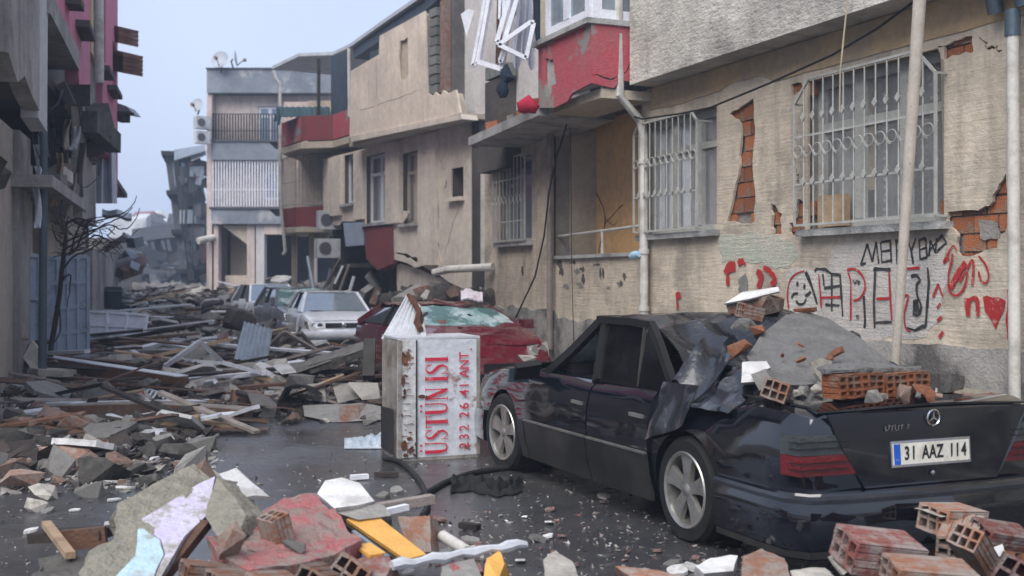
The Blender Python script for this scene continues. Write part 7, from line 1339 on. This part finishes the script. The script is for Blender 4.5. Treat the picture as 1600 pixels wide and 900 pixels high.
for k, (c4, d, w_, lab) in enumerate((([(204, 548), (258, 576), (300, 545), (252, 536)], 18.5, .07, 'white window frame folded into a triangle in the rubble'), ([(312, 534), (258, 572), (262, 577), (348, 566)], 17.5, .07, 'white window frame standing like a roof in the middle of the rubble'), ([(340, 592), (418, 584), (420, 592), (352, 603)], 15.5, .06, 'flat white window frame right of the middle of the rubble'), ([(322, 598), (336, 596), (338, 622), (322, 622)], 14.5, .05, 'small square white frame near the front of the rubble'), ([(414, 548), (444, 518), (508, 556), (470, 566)], 18.5, .06, 'brown window frame leaning by the corrugated sheet'), ([(430, 535), (470, 520), (492, 545), (440, 560)], 19.0, .05, 'second brown slatted frame behind the leaning one'))): 
    t = thing('window_frame', lab, 'window frame', P(*c4[2], d)); frame_quad('frame', c4, d, w_, 'pvc_white' if k < 4 else 'wood_grey', t, (0, -.3, .2, .4))
    if k > 3:
        for q in range(4): a = P(*c4[0], d).lerp(P(*c4[3], d + .4), (q + .5) / 4); c_ = P(*c4[1], d - .3).lerp(P(*c4[2], d + .2), (q + .5) / 4); b = MB(); b.bar(a, c_, .05, .03); b.build('slat', 'wood_grey', t)
b = MB(); b.tube([P(455, 525, 21), P(575, 524, 20)], .075, 12); b.build('fallen_pipe', 'pvc_white', None, 40, 'long white pipe lying level in front of the white saloon', 'pipe'); inst(CH['brick_pink'][2], 'maroon_lump', P(570, 524, 19.6), (.3, .2, 1), (.32, .3, .26), label='dark red lump at the right end of the white pipe', cat='rubble')
long_beam('steel_post', 'steel_dark', (578, 532, 13.6), (576, 590, 13.4), .14, .14, 'dark upright post between the concrete beam and the tank', 'post')
for x, y, d, s_, m_, lab in ((135, 732, 10.0, .40, 'concrete', 'squarish concrete block on the wet road at left'), (214, 742, 9.8, .30, 'concrete', 'broken concrete block right of the squarish one on the road'), (40, 748, 9.6, .42, 'brick_dusty', 'long brownish brick lump at the left edge of the road'), (70, 712, 10.4, .4, 'concrete_dark', 'dark wet lump of concrete behind the blocks at left'), (20, 700, 10.6, .5, 'concrete_dark', 'large dark lump at the left edge'), (375, 500, 24, .55, 'concrete_dark', 'dark cube-shaped block far back in the rubble left of the cars'), (470, 600, 14.4, .3, 'concrete', 'grey lump left of the cream tiles'), (385, 625, 13.2, .3, 'wood_brown', 'brown block beside the cream tile')): 
    if m_ not in CH: CH[m_] = [chunk_mesh('chunk', m_, 1, .8, .6)]
    inst(chunk_mesh('block', m_, 1.2, .8, .8, 26, .92), 'concrete_block', P(x, y, d), (.1, .15, .4), (s_, s_, s_), label=lab, cat='block')
piece('white_slab_top', 'plaster_flake', [(117, 708, 10.4), (150, 703, 10.6), (168, 706, 10.5), (162, 722, 10.1), (120, 722, 10.1)], V((0, .1, -.03)), 'white plaster crust on top of the squarish block', 'plaster', .006, 2)
for k in range(26):
    x, y = rk.uniform(0, 330), rk.uniform(690, 800)
    if x > 150 and y > 770: continue
    m_ = rk.choice(['concrete', 'concrete_dark', 'concrete_pale', 'brick_dusty']); s_ = rk.uniform(.07, .28); inst(rk.choice(CH[m_]), 'broken_lump', G(x, y) + Z * s_ * .2, rot3(), (s_, s_, s_), label={'concrete': 'grey lump on the wet road at left', 'concrete_dark': 'dark lump on the wet road at left', 'concrete_pale': 'pale lump on the wet road at left', 'brick_dusty': 'brick lump on the wet road at left'}[m_], cat='rubble', group='lumps on the road at left')
for k in range(22): x, y = rk.uniform(0, 330), rk.uniform(740, 840); s_ = rk.uniform(.06, .2); m_ = rk.choice(['plaster_flake', 'concrete']); inst(rk.choice(FK[m_]), 'loose_flake', G(x, y) + Z * .015, (rk.uniform(-.2, .2), rk.uniform(-.2, .2), rk.uniform(0, 6)), (s_, s_ * .6, s_ * 1.5), label={'plaster_flake': 'white plaster flake on the wet road at left', 'concrete': 'grey cement flake on the wet road at left'}[m_], cat='flake', group='flakes on the road at left')
# --- rubble on the black car
cs_ = thing('broken_plate', 'large grey concrete slab lying tilted on the crushed roof of the black car', 'slab', P(1290, 600, 6.6)); sl = PP([(1166, 556, 7.0), (1190, 522, 7.3), (1228, 492, 7.6), (1262, 487, 7.75), (1296, 498, 7.7), (1350, 532, 7.4), (1404, 578, 7.05), (1330, 592, 6.7), (1255, 602, 6.5), (1206, 600, 6.5), (1180, 582, 6.75)])
rough_solid(sl, V((.03, .06, -.05)), .006, 4, 2, 7).build('slab', 'slab_grey', cs_)
for k, (x, y, d, s_) in enumerate(((1250, 541, 7.05, .07), (1222, 557, 6.9, .06), (1250, 565, 6.85, .07), (1303, 553, 6.9, .15), (1296, 560, 6.86, .10))): inst(CH['brick'][k % 7], 'brick_splinter', P(x, y, d) + V((0, -.02, .01)), (.6, .4, .5 + k), (s_, s_ * .5, s_ * .4), label='orange brick splinter lying on the grey slab on the black car', cat='brick', group='brick splinters on the slab')
inst(FK['concrete_pale'][1], 'cream_flake', P(1285, 580, 6.55), (1.2, .3, .4), (.22, .22, .3), label='cream plaster flake standing at the foot of the slab on the black car', cat='flake')
hbw = thing('brick_wall_piece', 'row of hollow orange bricks with mortar lying on the boot of the black car', 'masonry', P(1380, 615, 6.15)); pA, pB = P(1296, 606, 6.0), P(1440, 601, 6.35); dv = (pB - pA).normalized(); az_ = math.atan2(dv.y, dv.x); LL = (pB - pA).length
hbm = hollow_brick_mesh('brick', .12, LL / 2 * .97, .125, 6, 3)
for k in range(2): o_ = inst(hbm, 'hollow_brick', pA.lerp(pB, .25 + .5 * k) + Z * .012, (.02, .0, az_ - math.pi / 2), (1, 1, 1), hbw)
rough_solid([pA + Z * .078 + V((-.02, 0, 0)), pA.lerp(pB, .3) + Z * .08 + V((0, -.02, 0)), pA.lerp(pB, .7) + Z * .078 + V((0, .02, 0)), pB + Z * .078, pB + Z * .078 + V((-.03, .10, .0)), pA.lerp(pB, .55) + Z * .09 + V((-.05, .22, .02)), pA + Z * .078 + V((-.05, .10, .01))], V((0, 0, .016)), .022, 4, 4, 9).build('mortar_bed', 'slab_grey', hbw); rough_solid([pB + V((.015, -.05, -.05)), P(1505, 608, 6.45), P(1506, 588, 6.5), pB + V((.015, -.04, .075))], V((-.06, .22, 0)), .014, 3, 9).build('cement_end', 'concrete_dark', hbw)
inst(HBD, 'hollow_brick', P(1214, 612, 6.1), (.3, .2, 1.2), (.5, .7, .8), label='hollow brick lying at the left end of the brick row on the boot', cat='brick'); piece('white_plaster', 'plaster_flake', [(1160, 566, 6.6), (1198, 564, 6.7), (1204, 574, 6.6), (1192, 580, 6.5), (1190, 596, 6.4), (1158, 598, 6.35)], V((.02, .08, -.02)), 'bright white plaster piece on the crushed rear pillar', 'plaster', .005, 2); piece('grey_cement', 'concrete', [(1172, 584, 6.35), (1196, 576, 6.4), (1214, 606, 6.2), (1186, 610, 6.1)], V((.05, .1, -.02)), 'grey cement lump in front of the bright white plaster piece', 'cement', .008, 3)
hr = thing('masonry_block', 'brick block with a white plaster face lying on top of the crushed roof', 'masonry', P(1180, 488, 8.0)); rough_solid(PP([(1134, 474, 7.9), (1200, 462, 7.7), (1218, 468, 7.8), (1216, 486, 7.8), (1180, 496, 7.75), (1138, 488, 7.9)]), V((.1, .28, .0)), .012, 3, 4).build('brickwork', 'brick_dusty', hr); b = MB(); b.prism(PP([(1132, 474, 7.86), (1160, 456, 8.1), (1216, 448, 8.1), (1218, 455, 7.75), (1170, 467, 7.7)]), V((0, .02, -.012))); b.build('white_face', 'plaster_flake', hr)
inst(HBD, 'loose_brick', P(1172, 487, 7.55), (.1, .2, .3), (.5, .6, .7), label='dusty pinkish brick in front of the white-faced block on the roof', cat='brick'); inst(CH['concrete'][3], 'broken_lump', P(1160, 505, 7.4), rot3(), (.2, .16, .1), label='grey lump below the white-faced block on the crushed roof', cat='rubble'); inst(CH['brick'][4], 'loose_brick', P(1186, 518, 7.3), rot3(), (.16, .12, .12), label='orange brick lump left of the slab top on the black car', cat='brick'); inst(CH['brick'][5], 'loose_brick', P(1156, 545, 7.0), rot3(), (.18, .14, .12), label='orange brick lump left of the slab middle on the black car', cat='brick'); inst(CH['brick'][6], 'loose_brick', P(1258, 484, 7.7), (0, 0, .3), (.2, .06, .05), label='flat red brick piece on the top edge of the slab', cat='brick')
for k in range(26):
    u_ = k / 25; m_ = rk.choice(['brick_dusty', 'concrete_pale', 'concrete', 'brick', 'concrete']); p = P(1240 + 240 * u_ + rk.uniform(-15, 15), rk.uniform(604, 612), rk.uniform(5.9, 6.5)); s_ = rk.uniform(.04, .12); inst(rk.choice(CH[m_]), 'loose_chunk', (p.x, p.y, .915 + s_ * .2), rot3(), (s_, s_, s_), label={'brick_dusty': 'small dusty brick lump on the boot lid of the black car', 'concrete_pale': 'small cream lump on the boot lid of the black car', 'concrete': 'small grey lump on the boot lid of the black car', 'brick': 'small orange brick lump on the boot lid of the black car'}[m_], cat='rubble', group='small rubble on the boot lid')
# --- on and around the red car
for k, (x, y, d, s_, m_, lab) in enumerate(((690, 503, 15.1, .16, 'brick_pink', 'pinkish brick on the windscreen base of the red car'), (734, 492, 15.3, .12, 'brick_pink', 'small pink brick piece in the middle of the shattered windscreen'), (720, 512, 14.9, .10, 'brick_pink', 'small reddish chip below the shattered windscreen'), (822, 560, 10.9, .2, 'concrete_pale', 'pale plaster strip on the far edge of the black bonnet'), (665, 461, 16.8, .3, 'concrete_pale', 'pale rubble lump on the roof of the red car'))): inst(CH[m_][k], 'loose_chunk', P(x, y, d), rot3(), (s_, s_ * .7, s_ * .5), label=lab, cat='rubble')
b = MB(); b.sheet(lambda u, v: P(720 + 34 * u, 470 - 14 * v - 3 * math.sin(u * 5), 16.0 + .3 * v) + Z * .03 * nz((u * 6, v * 6, 1)), 16, 8, .02); b.build('crumpled_cloth', 'cloth_white', None, 60, 'crumpled pink and white cloth on the roof of the red car', 'cloth')
for k in range(14): x = 630 + 150 * rk.random(); inst(rk.choice(CH[rk.choice(['concrete_dark', 'concrete', 'brick_dusty'])]), 'broken_lump', P(x, rk.uniform(440, 456), 19.5 + rk.uniform(-.8, 1.2)) - Z * .15, rot3(), [rk.uniform(.3, .7)] * 3, label='dark lump of rubble heaped behind the red car against the beige building', cat='rubble', group='rubble heaped behind the red car')
rm = thing('masonry_heap', 'heap of broken masonry filling the crushed ground floor behind the red car', 'rubble heap', P(690, 500, 19.8)); rough_solid([P(600, 520, 20.5), P(640, 505, 19.6), P(770, 505, 18.7), P(775, 520, 19.4), P(640, 520, 21.5)], V((0, .3, .55)), .2, 4, 5, 2.2).build('heap', 'concrete_dark', rm)
# ---------------------------------------------------------------- hazy air
hm = bpy.data.materials.new('haze_air'); hm.use_nodes = True; t = hm.node_tree; t.nodes.clear()
ho = t.nodes.new('ShaderNodeOutputMaterial'); hv = t.nodes.new('ShaderNodeVolumePrincipled'); hv.inputs['Color'].default_value = (.68, .80, 1.0, 1); hv.inputs['Density'].default_value = .0030; hv.inputs['Anisotropy'].default_value = .2
t.links.new(hv.outputs[0], ho.inputs['Volume']); M['haze'] = hm
b = MB(); b.box((0, 80, 6.6), (224, 224, 15.2)); b.build('haze', 'haze', kind='stuff')
